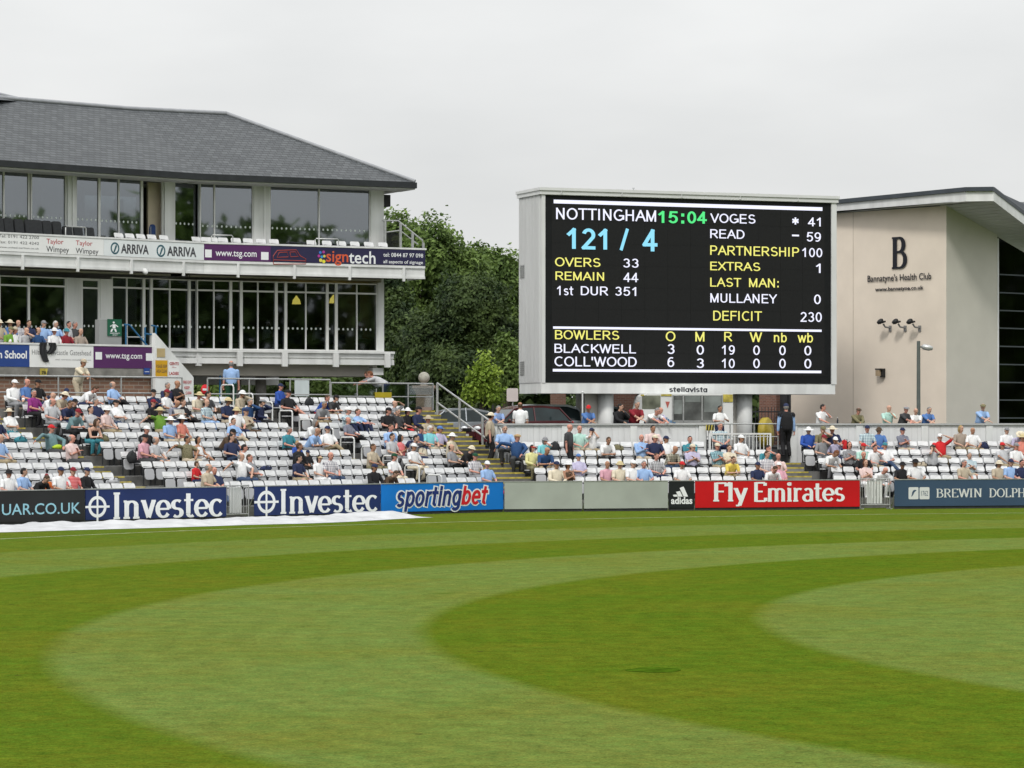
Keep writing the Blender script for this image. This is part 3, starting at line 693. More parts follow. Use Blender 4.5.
lettering(b, LB, LET_RED, [g2 + ({'geo': sans_geo('bet', 0.19, 0.2), 'off': 0.034},)])
ad_board(RB, 504.5, 582, GREYGREEN, 'plain grey panel between the bright blue board and another plain panel')
ad_board(RB, 584, 667.8, GREYGREEN, 'plain grey panel butting against the small black board')
b = ad_board(RB, 669, 694, BLACKV, 'small black board with three slanted white bars above white lettering')
lettering(b, RB, LET_WHITE, [('adidas', 670.8, 497, 692.2, 504, {'bold': 0.03})])
mb = MB()
for x0, x1, y1 in ((673.2, 676.2, 494.5), (677.3, 682.3, 491), (682, 688.5, 486.5)):
    # slanted bars on a common foot
    u0, zb = RB.uz(x0, 496.6); w = RB.u(x0 + 4.4) - u0
    h = RB.z(x0, y1) - zb
    mb.ngon([RB.P(u0 + q, zb + r, 0.026) for q, r in ((h * 0.15, 0), (w + h * 0.15, 0), (w * 0.9 - h * 0.42 + h * 0.15, h), (-h * 0.42 + h * 0.15, h * 0.86))])
mb.build('emblem', LET_WHITE, b)
b = ad_board(RB, 695.2, 859.5, REDV, 'long red airline board with large white serif lettering')
lettering(b, RB, LET_WHITE, [('Fly', 713, 482.2, 747.5, 506.2, {'serif': True, 'thick': 0.18, 'thin': 0.085}), ('Emirates', 754, 482.0, 844.5, 501.5, {'serif': True, 'thick': 0.18, 'thin': 0.085})])
b = ad_board(RB, 894.5, 1075, SLATE, 'slate blue board with two pale square badges and spaced serif capitals')
lettering(b, RB, LET_CREAM, [('BREWIN', 936, 488.5, 981.5, 497.3, {'serif': True, 'thick': 0.15, 'thin': 0.06}), ('DOLPHIN', 989, 488.1, 1037, 497.0, {'serif': True, 'thick': 0.15, 'thin': 0.06})])
mb = MB()
for x0, x1 in ((908.3, 918.2), (919.3, 929.2)):
    u0, z1 = RB.uz(x0, 487.2); u1, z0 = RB.uz(x1, 499.2)
    rr = round_rect(u1 - u0, 0, z1 - z0, 0.04, 3)
    mb.ngon([RB.P((u0 + u1) / 2 + x, z0 + z, 0.026) for x, z in rr])
mb.build('badge', LET_CREAM, b)
mb = MB()
u0, z0 = RB.uz(913.3, 493.2)
leap = [(-0.10, -0.13), (-0.07, -0.06), (-0.06, 0.02), (-0.02, 0.10), (0.06, 0.13), (0.12, 0.10), (0.07, 0.07), (0.02, 0.02), (-0.01, -0.05), (-0.05, -0.10)]
mb.ngon([RB.P(u0 + x, z0 + y, 0.030) for x, y in leap])
mb.text(RB, '1762', 921, 490.8, 927.6, 495.8, 0.030)
mb.build('emblem', SLATE, b)

# the grey barriers in the gaps
def barrier(pl, px0, px1, label):
    u0, u1 = pl.u(px0), pl.u(px1)
    t = thing('crowd_barrier', label, 'barrier', pl.P((u0 + u1) / 2, 0, -0.2), 0, 'barriers in the gaps of the boards')
    f = MB()
    for u in (u0 + 0.03, u1 - 0.03): f.tube([pl.P(u, 0, -0.2), pl.P(u, 1.14, -0.2)], 0.024, 6)
    for z in (0.16, 1.12): f.tube([pl.P(u0 + 0.03, z, -0.2), pl.P(u1 - 0.03, z, -0.2)], 0.02, 6)
    f.build('frame', GALV, t)
    g = MB(); n = max(5, int((u1 - u0) / 0.11))
    for i in range(1, n): g.tube([pl.P(u0 + (u1 - u0) * i / n, 0.16, -0.2), pl.P(u0 + (u1 - u0) * i / n, 1.12, -0.2)], 0.010, 5)
    g.build('infill_grille', GALV, t)
    m = MB(); w = (u1 - u0) * 0.5; c = (u0 + u1) / 2
    for i in range(5): m.pbox(pl, c - w / 2 + w * i / 5 + 0.008, c - w / 2 + w * (i + 1) / 5 - 0.012, 0.20, 1.06, -0.29, -0.26)
    m.build('slat', WHITE_PAINT, t)
    for u in (u0 + 0.05, u1 - 0.05): MB().pbox(pl, u - 0.03, u + 0.03, 0.0, 0.03, -0.45, 0.05).build('foot', GALV, t)
barrier(LB, 227.5, 252.8, 'grey barrier with white slats between the two navy boards')
barrier(RB, 861.5, 892.5, 'grey barrier with white slats between the red board and slate blue board')

# flat white covers lying on the grass along the foot of the boards
def covers():
    m = MB(); n, k = 170, 22; vs = []
    t0, t1 = -7.5, LB.back(-2.5).u(423)
    for i in range(n + 1):
        t = t0 + (t1 - t0) * i / n
        e = min(1.0, (n - i) / 6.0, i / 4)
        near = 4.9 + 0.35 * mnoise.noise(Vector((t * 0.25, 2.0, 5.0))) - 1.7 * max(0, (t - 8) / (t1 - 8))
        far = 0.45 + 0.2 * mnoise.noise(Vector((t * 0.4, 6.0, 1.0)))
        for j in range(k):
            w = j / (k - 1); o = far + (near - far) * w
            edge = min(1.0, w * 5, (1 - w) * 6)
            q = mnoise.noise(Vector((t * 0.55, o * 1.1, 3.1))) + 0.6 * mnoise.noise(Vector((t * 1.9, o * 2.2, 9.1)))
            mound = 0.13 * math.exp(-((t - t1 + 1.6) / 1.0) ** 2 - ((w - 0.45) / 0.35) ** 2)
            h = edge * e * max(0.02, 0.08 + 0.12 * q + mound) + 0.005
            vs.append(LB.P(t, h, o))
    fs = [(i * k + j, i * k + j + 1, (i + 1) * k + j + 1, (i + 1) * k + j) for i in range(n) for j in range(k - 1)]
    m.add(vs, fs, 0, True)
    o = m.build('pitch_cover', pal('white_tarpaulin', (0.47, 0.48, 0.495), 0.5, 0.16, 1.5, bump=0.25, bscale=5), None, LB.P(5, 0, 2.5))
    tag(o, 'long white tarpaulin spread on the grass below the pavilion end boards', 'tarpaulin')
covers()

# ---------------------------------------------------------------- hoop handrails up the aisle, one at each row
hoop_mats = WHITE_METAL
proto = None
NTH = ['lowest', 'second lowest', 'third', 'fourth', 'fifth', 'middle', 'seventh', 'eighth', 'third highest', 'second highest', 'topmost']
for k in range(11):
    p = pL(k) - 0.45; z = zL(k) if k < 10 else WALK_Z
    loc = LB.P(19.05, z, -p)
    lab = f'{NTH[k]} white hoop handrail of the aisle in the pavilion stand'
    if proto is None:
        proto = thing('handrail', lab, 'handrail', loc, LB.rot(), 'white hoops up the stand aisle')
        pts = [(0, -0.42, 0), (0, -0.42, 0.86)] + [(0, -0.42 + 0.10 * (1 - math.cos(a)), 0.86 + 0.10 * math.sin(a)) for a in (R(30), R(60), R(90))] + \
              [(0, 0.28, 0.96), (0, 0.33, 0.945), (0, 0.38, 0.88), (0, 0.38, -0.0)]
        o = MB().tube(pts, 0.030, 8).build('rail', hoop_mats, None); o.parent = proto
        for y in (-0.42, 0.38):
            o = MB().lathe((0, y, 0), [(0.07, 0), (0.07, 0.012), (0.03, 0.014)], 10).build('base_flange', hoop_mats, None); o.parent = proto
    else:
        copy_thing(proto, loc, LB.rot(), lab, 'white hoops up the stand aisle')

# ---------------------------------------------------------------- rails at the back of the pavilion stand
def guard_rail(pts, zs, label, posts, mid=True, group=None, glassy=False, h=1.15, r=0.032):
    """pts: plan points; a top rail, a middle rail and posts"""
    t = thing('guard_rail', label, 'railing', (pts[0][0], pts[0][1], zs[0]), 0, group)
    P3 = [Vector((p[0], p[1], z)) for p, z in zip(pts, zs)]
    MB().tube([p + Vector((0, 0, h)) for p in P3], r, 8).build('top_rail', GALV, t)
    if mid: MB().tube([p + Vector((0, 0, h * 0.5)) for p in P3], r * 0.8, 8).build('middle_rail', GALV, t)
    tot = [0.0]
    for a, c in zip(P3, P3[1:]): tot.append(tot[-1] + (c - a).length)
    for i in range(posts):
        q = tot[-1] * i / (posts - 1)
        for j in range(len(P3) - 1):
            if q <= tot[j + 1] + 1e-6:
                w = P3[j].lerp(P3[j + 1], (q - tot[j]) / max(1e-6, tot[j + 1] - tot[j])); break
        MB().tube([w, w + Vector((0, 0, h))], r, 8).build('post', GALV, t)
    if glassy:
        for a, c in zip(P3, P3[1:]):
            d = (c - a).normalized(); nn = Vector((d.y, -d.x, 0)) * 0.01
            q = [a + nn + Vector((0, 0, 0.12)), c + nn + Vector((0, 0, 0.12)), c - nn + Vector((0, 0, 0.12)), a - nn + Vector((0, 0, 0.12))]
            MB().hexa([Vector(v) for v in q] + [Vector(v) + Vector((0, 0, h - 0.2)) for v in q]).build('infill_panel', glass('rail_glass', (0.78, 0.82, 0.80)), t)
    return t
RW = LB.back(pL(10) - 0.62)
def rw(px): q = RW.P(RW.u(px), 0); return (q.x, q.y)
guard_rail([rw(-40), rw(182)], [WALK_Z, WALK_Z], 'grey two bar railing in front of the brick wall at the top of the stand', 8, h=1.22)
guard_rail([rw(207.5), rw(330)], [WALK_Z, WALK_Z], 'grey two bar railing in front of the pavilion undercroft', 4, h=1.2)
guard_rail([rw(331), rw(433)], [WALK_Z, WALK_Z], 'grey railing with clear panels at the head of the stairs', 5, h=1.08, glassy=True)
# stair rail: two sloping tubes with rounded ends
t = thing('stair_rail', 'sloping galvanised double handrail beside the stairs and parked cars', 'railing', (-1.5, 116, 2.5))
a = RB0 + ST_M * (0.58 * 13.6); c = RB0 + ST_M * (0.58 * 3.6)
za, zc = WALK_Z, 1.18 + 0.166 * 4.4
for hh, nm in ((1.05, 'top_rail'), (0.28, 'lower_rail')):
    A = Vector((a.x, a.y, za + hh)); Cc = Vector((c.x, c.y, zc + hh)); dd = (Cc - A).normalized()
    pts = [A, A.lerp(Cc, 0.5), Cc]
    if hh > 0.5: pts += [Cc + dd * 0.08 + Vector((0, 0, -0.06)), Cc + dd * 0.10 + Vector((0, 0, -0.22)), Cc + dd * 0.10 + Vector((0, 0, -0.9))]
    MB().tube(pts, 0.036, 8).build(nm, GALV, t)
for f in (0.0, 0.36, 0.72):
    w = Vector((a.x, a.y, za)).lerp(Vector((c.x, c.y, zc)), f)
    MB().tube([w + Vector((0, 0, -0.3)), w + Vector((0, 0, 1.05))], 0.05, 8).build('post', GALV, t)

# ---------------------------------------------------------------- white plank wall behind the scoreboard stand
WL = RB.back(6.3)
WALL_TOP = 3.17
def plank_wall(px0, px1, piers, label):
    u0, u1 = WL.u(px0), WL.u(px1)
    t = thing('plank_wall', label, 'wall', WL.P((u0 + u1) / 2, 1.6, 0), 0, 'white plank walls')
    m = MB(); u = u0 + 0.02
    while u < u1 - 0.02:
        w = min(0.24, u1 - u - 0.01)
        m.pbox(WL, u + 0.003, u + w - 0.003, 1.55, WALL_TOP - 0.07, -0.07, 0.0 + random.uniform(0, 0.006)); u += 0.24
    m.build('plank_boarding', pal('weathered_white_boards', (0.66, 0.67, 0.675), 0.7, 0.06, 1.2, stretch=(4, 4, 0.6)), t)
    MB().pbox(WL, u0, u1, 1.5, WALL_TOP - 0.08, -0.14, -0.075).build('backing', CONCRETE, t)
    MB().pbox(WL, u0 - 0.05, u1 + 0.05, WALL_TOP - 0.07, WALL_TOP, -0.2, 0.09).build('coping', pal('grey_coping', (0.40, 0.41, 0.41), 0.6, 0.1, 2.0), t)
    for px in piers:
        c = WL.u(px)
        MB().pbox(WL, c - 0.14, c + 0.14, 1.5, WALL_TOP - 0.075, 0.01, 0.055).build('pier', WHITE_PAINT, t)
plank_wall(490, 705.5, (493.5, 565, 633.5, 702), 'white plank wall under the scoreboard beside the stairs')
plank_wall(790, 1070, (793.5, 859, 924.5, 989, 1060), 'white plank wall in front of the cream building')
# white baluster railing in the opening of the wall
BR = RB.back(5.25)
t = thing('baluster_railing', 'white baluster railing in the gap between the two plank walls', 'railing', BR.P(BR.u(740), zR(4), 0))
u0, u1 = BR.u(709), BR.u(771)
MB().pbox(BR, u0, u1, zR(4) + 1.10, zR(4) + 1.16, -0.03, 0.03).pbox(BR, u0, u1, zR(4) + 0.12, zR(4) + 0.16, -0.02, 0.02).build('rails_frame', WHITE_METAL, t)
m = MB(); n = 17
for i in range(1, n): m.pbox(BR, u0 + (u1 - u0) * i / n - 0.014, u0 + (u1 - u0) * i / n + 0.014, zR(4) + 0.16, zR(4) + 1.10, -0.012, 0.012)
m.build('baluster_lattice', WHITE_METAL, t)
for u in (u0 + 0.03, (u0 + u1) / 2, u1 - 0.03): MB().pbox(BR, u - 0.035, u + 0.035, zR(4), zR(4) + 1.10, -0.035, 0.035).build('post', WHITE_METAL, t)
# grey rail behind it
q = RB.back(6.35); a, c = q.P(q.u(706), 0), q.P(q.u(778), 0)
guard_rail([(a.x, a.y), (c.x, c.y)], [PARK_Z, PARK_Z], 'thin dark rail behind the white baluster railing', 4, h=1.0, r=0.025)
# ---------------------------------------------------------------- the scoreboard
SB = Plane((1.26, 122.0), (0.932, 0.363))
ribm = pal('ribbed_cladding', (0.58, 0.59, 0.595), 0.5, 0.06, 1.0, stretch=(2, 2, 0.2))
SB_WHITE = pal('scoreboard_trim', (0.62, 0.63, 0.63), 0.45, 0.05, 1.0)
SCREEN = pal('led_screen', (0.012, 0.0125, 0.013), 0.7, 0.12, 14.0, spec=0.2)
SBEZ = pal('screen_bezel', (0.007, 0.008, 0.009), 0.6, 0.2, 4.0, spec=0.2)
sb = thing('scoreboard', 'large electronic scoreboard in a pale grey box on white piers', 'scoreboard', SB.P(6.6, PARK_Z, -1.4))
uL, uR = SB.u(541.5), SB.u(836)
DEP = 2.45
z_top = SB.z(543, 187.5); z_bot = SB.z(543, 393.3); z_body = SB.z(543, 383)
m = MB()
m.pbox(SB, uL, uR, z_body, z_top - 0.28, -DEP, -0.05)
m.build('casing', ribm, sb)
m = MB()                                              # ribs of the side sheet
for i in range(15):
    o = -DEP + 0.06 + (DEP - 0.25) * i / 14
    m.pbox(SB, uL - 0.05, uL - 0.002, z_body + 0.02, z_top - 0.30, o, o + 0.09)
m.build('side_cladding', ribm, sb)
m = MB()
s0, s1 = SB.u(544.8), SB.u(830.9)
zs1, zs0 = SB.z(544.8, 194.8), SB.z(544.8, 382.4)
m.pbox(SB, uL, s0, z_body, z_top - 0.28, -0.05, 0.06); m.pbox(SB, s1, uR, z_body, z_top - 0.28, -0.05, 0.06)
m.pbox(SB, s0, s1, zs1, z_top - 0.28, -0.05, 0.06)
m.build('surround_frame', SB_WHITE, sb)
m = MB(); m.pbox(SB, uL - 0.10, uR + 0.06, z_top - 0.28, z_top - 0.12, -DEP - 0.05, 0.12).pbox(SB, uL - 0.14, uR + 0.10, z_top - 0.118, z_top, -DEP - 0.1, 0.17)
for i in range(5):
    u = uL + (uR - uL) * (i + 0.3) / 5
    m.pbox(SB, u, u + 0.02, z_top - 0.25, z_top + 0.012, 0.10, 0.178)
m.build('cap_flashing', SB_WHITE, sb)
m = MB().pbox(SB, uL - 0.02, uR - 0.05, z_bot, z_body - 0.003, -DEP + 0.05, 0.03)
m.build('skirt', WHITE_PAINT, sb)
scr = MB().pbox(SB, s0, s1, zs0, zs1, -0.05, 0.0).build('bezel', SBEZ, sb)
# the lit part, a grid of modules
d0, d1 = SB.u(551.5), SB.u(824.5); dz1, dz0 = SB.z(551.5, 198.5), SB.z(551.5, 374.5)
m = MB(); nx, nz = 12, 8
for i in range(nx):
    for j in range(nz):
        m.pbox(SB, d0 + (d1 - d0) * i / nx + 0.004, d0 + (d1 - d0) * (i + 1) / nx - 0.004, dz0 + (dz1 - dz0) * j / nz + 0.004, dz0 + (dz1 - dz0) * (j + 1) / nz - 0.004, 0.0, 0.006 + random.uniform(0, 0.002))
disp = m.build('display_panel', SCREEN, sb)
E_WHITE = emit('led_white', (0.83, 0.84, 1.0), 1.0); E_YEL = emit('led_yellow', (0.86, 0.82, 0.18), 0.95)
E_CYAN = emit('led_cyan', (0.24, 0.66, 0.86), 1.0); E_GREEN = emit('led_green', (0.07, 0.80, 0.22), 0.95)
def led(m, items, name='lettering'):
    mb = MB()
    for it in items:
        s, x0, y0, x1, y1 = it[:5]; bold = it[5] if len(it) > 5 else 0.012
        mb.text(SB, s, x0, y0, x1, y1, 0.02, geo=sans_geo(s, 0.134 if bold < 0.03 else 0.18))
    return mb.build(name, m, disp)
led(E_WHITE, [('NOTTINGHAM', 555.7, 207.5, 656.0, 222.0), ('33', 623, 258.5, 638.3, 267.8), ('44', 623, 272.5, 638, 282.2), ('1st', 556.6, 285.7, 573, 295.4),
    ('DUR', 580.6, 286.2, 608, 295.7), ('351', 615, 286.6, 636.2, 296), ('VOGES', 710, 213.3, 755.2, 223.9), ('*', 791.8, 217.4, 798.6, 224.6), ('41', 807.4, 217.2, 820.6, 226.5),
    ('READ', 710, 229.1, 744.3, 239.1), ('-', 791.8, 234.6, 798.8, 236.4), ('59', 806.5, 232.1, 820.6, 241.8), ('100', 801.8, 247.6, 822, 257.4), ('1', 815.5, 263.4, 820.6, 273),
    ('MULLANEY', 710, 293.1, 776.9, 303.6), ('0', 813.8, 294.5, 820.6, 304.2), ('230', 800, 312, 821.5, 322.2),
    ('BLACKWELL', 554.3, 343.6, 635.7, 353.6), ('3', 667.3, 344, 674.3, 354), ('0', 696.4, 345, 703.7, 354.7), ('19', 721.5, 345, 734.5, 354.7), ('0', 753, 345.4, 759.6, 355), ('0', 779, 345.5, 785.5, 355.2), ('0', 804.1, 345.7, 811.1, 355.4),
    ("COLL'WOOD", 554.3, 356.4, 636.5, 366.8), ('6', 667.3, 357.1, 674, 367), ('3', 696.4, 358.4, 703.7, 368), ('10', 721.5, 358.5, 734.5, 368.1), ('0', 753, 358.6, 759.6, 368.2), ('0', 779, 358.7, 785.5, 368.3), ('0', 804.1, 358.8, 811.1, 368.5)])
led(E_YEL, [('OVERS', 554.8, 257.2, 600.2, 267.3), ('REMAIN', 555.3, 271.3, 604, 281), ('PARTNERSHIP', 710, 245.3, 798.8, 257), ('EXTRAS', 710, 261.5, 760, 271.3),
    ('LAST', 710, 277.5, 741, 287.2), ('MAN:', 748.7, 278, 778.4, 287.8), ('DEFICIT', 713, 310.7, 761.7, 321.1), ('BOWLERS', 554.8, 330, 619, 340), ('O', 665.5, 331.3, 675.2, 341.3),
    ('M', 695, 331.7, 704.3, 341.5), ('R', 724, 331.8, 732, 341.5), ('W', 749.4, 332.2, 761.9, 342.2), ('nb', 773.7, 332.7, 786.5, 342.4), ('wb', 797.4, 332.7, 812.7, 342.7)])
led(E_CYAN, [('121', 566.2, 227.4, 607.5, 250.3, 0.035), ('/', 619.4, 228, 628.7, 251, 0.035), ('4', 641.8, 228.6, 657.2, 251.5, 0.035)])
led(E_GREEN, [('15', 657.6, 210.6, 677.6, 223.4, 0.04), (':', 681, 213.5, 684, 223.6, 0.04), ('04', 687, 211, 706.6, 223.9, 0.04)])
m = MB()
for x0, y0, x1, th in ((553.6, 199.6, 822.2, 3.7), (553.0, 326.4, 821.4, 2.3), (552.7, 368.9, 821.1, 2.6)):
    u0, z1 = SB.uz(x0, y0); u1 = SB.u(x1); z0 = SB.z(x0, y0 + th)
    m.pbox(SB, u0, u1, z0, z1, 0.012, 0.02)
m.build('rule_marking', E_WHITE, disp)
m = MB(); m.text(SB, 'stellavista', 669, 387.0, 706.9, 392.2, 0.036, geo=sans_geo('stellavista', 0.2))
m.build('lettering', pal('dark_lettering', (0.03, 0.033, 0.04), 0.5, 0.1, 1), sb)
SIDE = Plane(SB.P(uL - 0.036, 0, 0), (SB.n.x, SB.n.y))   # side face: runs towards the pitch
for y0, y1 in ((262, 275.5), (360, 374.5)):
    o0, o1 = -DEP + 0.18, -DEP + 0.72
    z1 = SB.z(520, y0); z0 = SB.z(520, y1); v = MB()
    v.pbox(SB, uL - 0.05, uL - 0.036, z0, z1, o0, o1)
    v.build('vent_grille', pal('vent_metal', (0.40, 0.40, 0.39), 0.5, 0.1, 4), sb)
    v = MB()
    for i in range(7): v.pbox(SB, uL - 0.07, uL - 0.051, z0 + (z1 - z0) * i / 7 + 0.02, z0 + (z1 - z0) * i / 7 + 0.05, o0 + 0.03, o1 - 0.03)
    v.build('louvre_slat', GALV, sb)
a = MB().tube([SB.P(uL + 4.6, z_top, -1.2), SB.P(uL + 4.6, z_top + 0.16, -1.2)], 0.02, 6); a.ball(SB.P(uL + 4.6, z_top + 0.18, -1.2), 0.05); a.build('sensor', GALV, sb)
for px0, px1 in ((593.5, 620), (733.5, 759)):
    u0, u1 = SB.u(px0), SB.u(px1)
    p = MB().pbox(SB, u0 + 0.0, u1, PARK_Z - 0.2, z_bot - 0.003, -1.9, -0.9)
    p.build('pier', pal('pier_render', (0.58, 0.56, 0.52), 0.7, 0.08, 1.0), sb)
    p = MB().lathe(SB.P(u1 - 0.32, PARK_Z - 0.1, -0.75), [(0.33, 0), (0.33, z_bot - PARK_Z + 0.09)], 24); p.build('column', WHITE_PAINT, sb)

# ---------------------------------------------------------------- the cream health club
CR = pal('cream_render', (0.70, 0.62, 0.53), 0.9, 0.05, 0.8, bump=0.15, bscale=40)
CR_SHADED = pal('shaded_cream_render', (0.52, 0.505, 0.45), 0.9, 0.05, 0.8, bump=0.15, bscale=40)  # same cream render, the right face's shade put into its colour
CORNER = Vector((18.82, 130.0))
CL = Plane(CORNER, (0.67, -0.743))                    # u = 0 at the corner, negative away to the left
CRt = Plane(CORNER, (0.766, 0.643))
club = thing('health_club', 'cream rendered building with dark metal roof and tall dark glazing', 'building', (CORNER.x, CORNER.y + 4, PARK_Z))
zt = 12.58
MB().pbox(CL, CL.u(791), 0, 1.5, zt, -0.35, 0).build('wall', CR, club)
for px in (853,):
    u = CL.u(px); MB().pbox(CL, u, u + 0.025, 1.5, zt, 0.0, 0.006).build('movement_joint', pal('joint', (0.42, 0.36, 0.30), 0.9, 0.1, 3), club)
ug = CRt.u(997.4); zg = CRt.z(997.4, 235.7)
slope = (zg - zt) / ug
m = MB(); q = [CRt.P(0.0, 1.5), CRt.P(ug, 1.5), CRt.P(ug, zg + 0.06), CRt.P(0.0, zt + 0.06)]
m.prism(q, CRt.n.to_3d() * -0.35); m.build('wall', CR_SHADED, club)
ue = 13.0
m = MB(); q = [CRt.P(ug + 0.08, 1.5, -0.12), CRt.P(ue, 1.5, -0.12), CRt.P(ue, zt + slope * ue + 0.1, -0.12), CRt.P(ug + 0.08, zt + slope * (ug + 0.08) + 0.1, -0.12)]
m.prism(q, CRt.n.to_3d() * -0.05); gw = m.build('glazed_wall', glass('club_glass', (0.03, 0.035, 0.04), 0.05, 0.0), club)
m = MB()
zz = CRt.z(1000, 423)
rows = [CRt.z(1000, y) for y in (274.3, 292.5, 310.3, 328, 346.2, 364.3, 382.3, 400, 418)]
for z in rows: m.pbox(CRt, ug + 0.08, ue, z - 0.028, z + 0.028, -0.12, -0.05)
m.build('transom', pal('grey_transom', (0.07, 0.085, 0.09), 0.4, 0.1, 3, metal=0.3), gw)
m = MB().pbox(CRt, ug, ug + 0.08, 1.5, zg - 0.12, -0.3, 0.02); m.build('frame', WHITE_METAL, gw)
m = MB()
for i in range(1, 8):
    u = ug + 0.08 + 1.22 * i; m.pbox(CRt, u - 0.02, u + 0.02, 1.5, zt + slope * u - 0.1, -0.16, -0.125)
m.build('mullion', DARK_STEEL, gw)
# things seen in the dark glass hall: floor slab, lamp
MB().pbox(CRt, ug + 0.2, ue, 7.4, 7.7, -6, -1.2).build('floor_slab', SOFFIT, club)
MB().pbox(CRt, 0.5, ue, 1.5, 10.6, -9.0, -8.8).build('inner_wall', pal('hall_wall', (0.20, 0.19, 0.18), 0.9, 0.1, 1), club)
MB().lathe(CRt.P(CRt.u(1001.5), CRt.z(1001, 340), -0.6), [(0.02, 0), (0.22, 0.05), (0.25, 0.3), (0.12, 0.55), (0.02, 0.6)], 12).build('hall_lamp', emit('green_lamp', (0.25, 0.42, 0.1), 0.5), club)
# brick end and dark door left of the cream wall
BRICK = brickmat('red_brick', (0.22, 0.095, 0.062), (0.15, 0.062, 0.045), (0.24, 0.20, 0.17), plane=CL)
MB().pbox(CL, CL.u(757), CL.u(774), 1.5, 7.5, -0.5, -0.15).build('brick_wall', BRICK, club)
dr = MB().pbox(CL, CL.u(774), CL.u(791) - 0.003, 1.5, 5.0, -0.55, -0.4); dr = dr.build('door', DARK_STEEL, club)
MB().pbox(CL, CL.u(782) - 0.02, CL.u(782) + 0.02, 2.1, 4.6, -0.4, -0.37).build('door_frame', BLACK_PLASTIC, dr)
MB().pbox(CL, CL.u(774), CL.u(791) - 0.003, 5.0, 7.5, -0.5, -0.2).build('lintel_wall', BRICK, club)
# roof: eave along the left face, a short return, then a verge falling to the right
E0 = at(700, 0, 143.5); E1 = at(966, 0, 127.6); E2 = at(993.5, 0, 127.4); E3 = at(1075, 0, 136.0)
ze = 12.60
def Zf(px, py, Y): return CH - (py - HZ) * Y / F
lo = [Vector((E0.x, E0.y, ze)), Vector((E1.x, E1.y, ze)), Vector((E2.x, E2.y, ze + 0.0)), Vector((E3.x, E3.y, 10.4))]
mid = [p + Vector((0, 0, 0.42)) for p in lo]; hi = [p + Vector((0, 0, 0.60)) for p in lo]
back = [Vector((22, 160, ze)), Vector((26, 150, ze)), Vector((34, 152, 10.0))]
def strip(a, b, m, th=Vector((0.05, 0.10, 0))):
    for i in range(len(a) - 1): m.prism([a[i], a[i + 1], b[i + 1], b[i]], th)
m = MB(); strip(lo, mid, m); m.build('fascia', WHITE_METAL, club)
m = MB(); hi2 = [p + Vector((-0.04, -0.12, 0)) for p in hi]; mid2 = [p + Vector((-0.04, -0.12, 0.003)) for p in mid]
strip(mid2, hi2, m, Vector((0.10, 0.2, 0))); m.build('roof_edge', pal('dark_roof_metal', (0.055, 0.065, 0.078), 0.45, 0.15, 2, metal=0.3), club)
# soffit: flat boards under the eave, level slats stepping down under the verge
def wall_at(z): return CRt.P((z - zt) / slope, z, -0.10)
def verge_at(z): f = (lo[2].z - z) / (lo[2].z - lo[3].z); return lo[2].lerp(lo[3], f) + Vector((0, 0.08, 0.03))
SOFT = pal('soffit_white', (0.56, 0.57, 0.56), 0.6, 0.08, 1)
up1 = Vector((0, 0.08, 0.03))
MB().ngon([lo[0] + up1, lo[1] + up1, CL.P(0.1, ze + 0.03, -0.1), CL.P(CL.u(700), ze + 0.03, -0.1)]).ngon([lo[1] + up1, lo[2] + up1, wall_at(zt + 0.02), CL.P(0.1, ze + 0.03, -0.1)]).build('eave_soffit', SOFT, club)
m = MB(); n = 20; zlow = 10.6
for i in range(n):
    za = zt - (zt - zlow) * i / n; zb = zt - (zt - zlow) * (i + 1) / n + 0.012
    m.prism([verge_at(za), verge_at(zb), wall_at(zb), wall_at(za)], (0, 0, 0.03))
m.build('soffit_slat', SOFT, club)
m = MB(); m.add([lo[2] + Vector((0, 0.1, 0.5)), lo[3] + Vector((0, 0.1, 0.5)), back[2] + Vector((0, 0, 0.5)), back[1] + Vector((0, 0, 0.5)), lo[1] + Vector((0, 0.1, 0.5)), lo[0] + Vector((0, 0.1, 0.5)), back[0] + Vector((0, 0, 0.5))],
                [(0, 1, 2, 3), (4, 0, 3), (5, 4, 3, 6)]); m.build('roof', _M['dark_roof_metal'], club)
ann = at(1012, 207, 150); an2 = at(1090, 207, 150)
MB().prism([at(1008, 202, 150), at(1100, 202, 150), at(1100, 250, 150), at(1030, 250, 150)], (0, 6, 0)).build('rear_roof', pal('rear_roof_metal', (0.22, 0.23, 0.24), 0.5, 0.1, 2), club)
# sign on the cream wall
DARKLET = pal('dark_sign_letters', (0.012, 0.013, 0.020), 0.4, 0.1, 2)
sg = thing('wall_sign', 'dark raised letters with a tall initial on the cream wall', 'sign', CL.P(CL.u(900), CL.z(900, 270), 0.05))
m = MB(); m.text(CL, 'B', 892.6, 237.2, 908, 268.4, 0.05, geo=serif_geo('B', 0.20, 0.06)); m.build('initial_letter', DARKLET, sg)
m = MB(); m.text(CL, "Bannatyne's Health Club", 868.2, 275.4, 932, 281.2, 0.05, 0.015); m.text(CL, 'www.bannatyne.co.uk', 875.8, 287.6, 924.2, 290.4, 0.05, 0.03); m.build('lettering', DARKLET, sg)
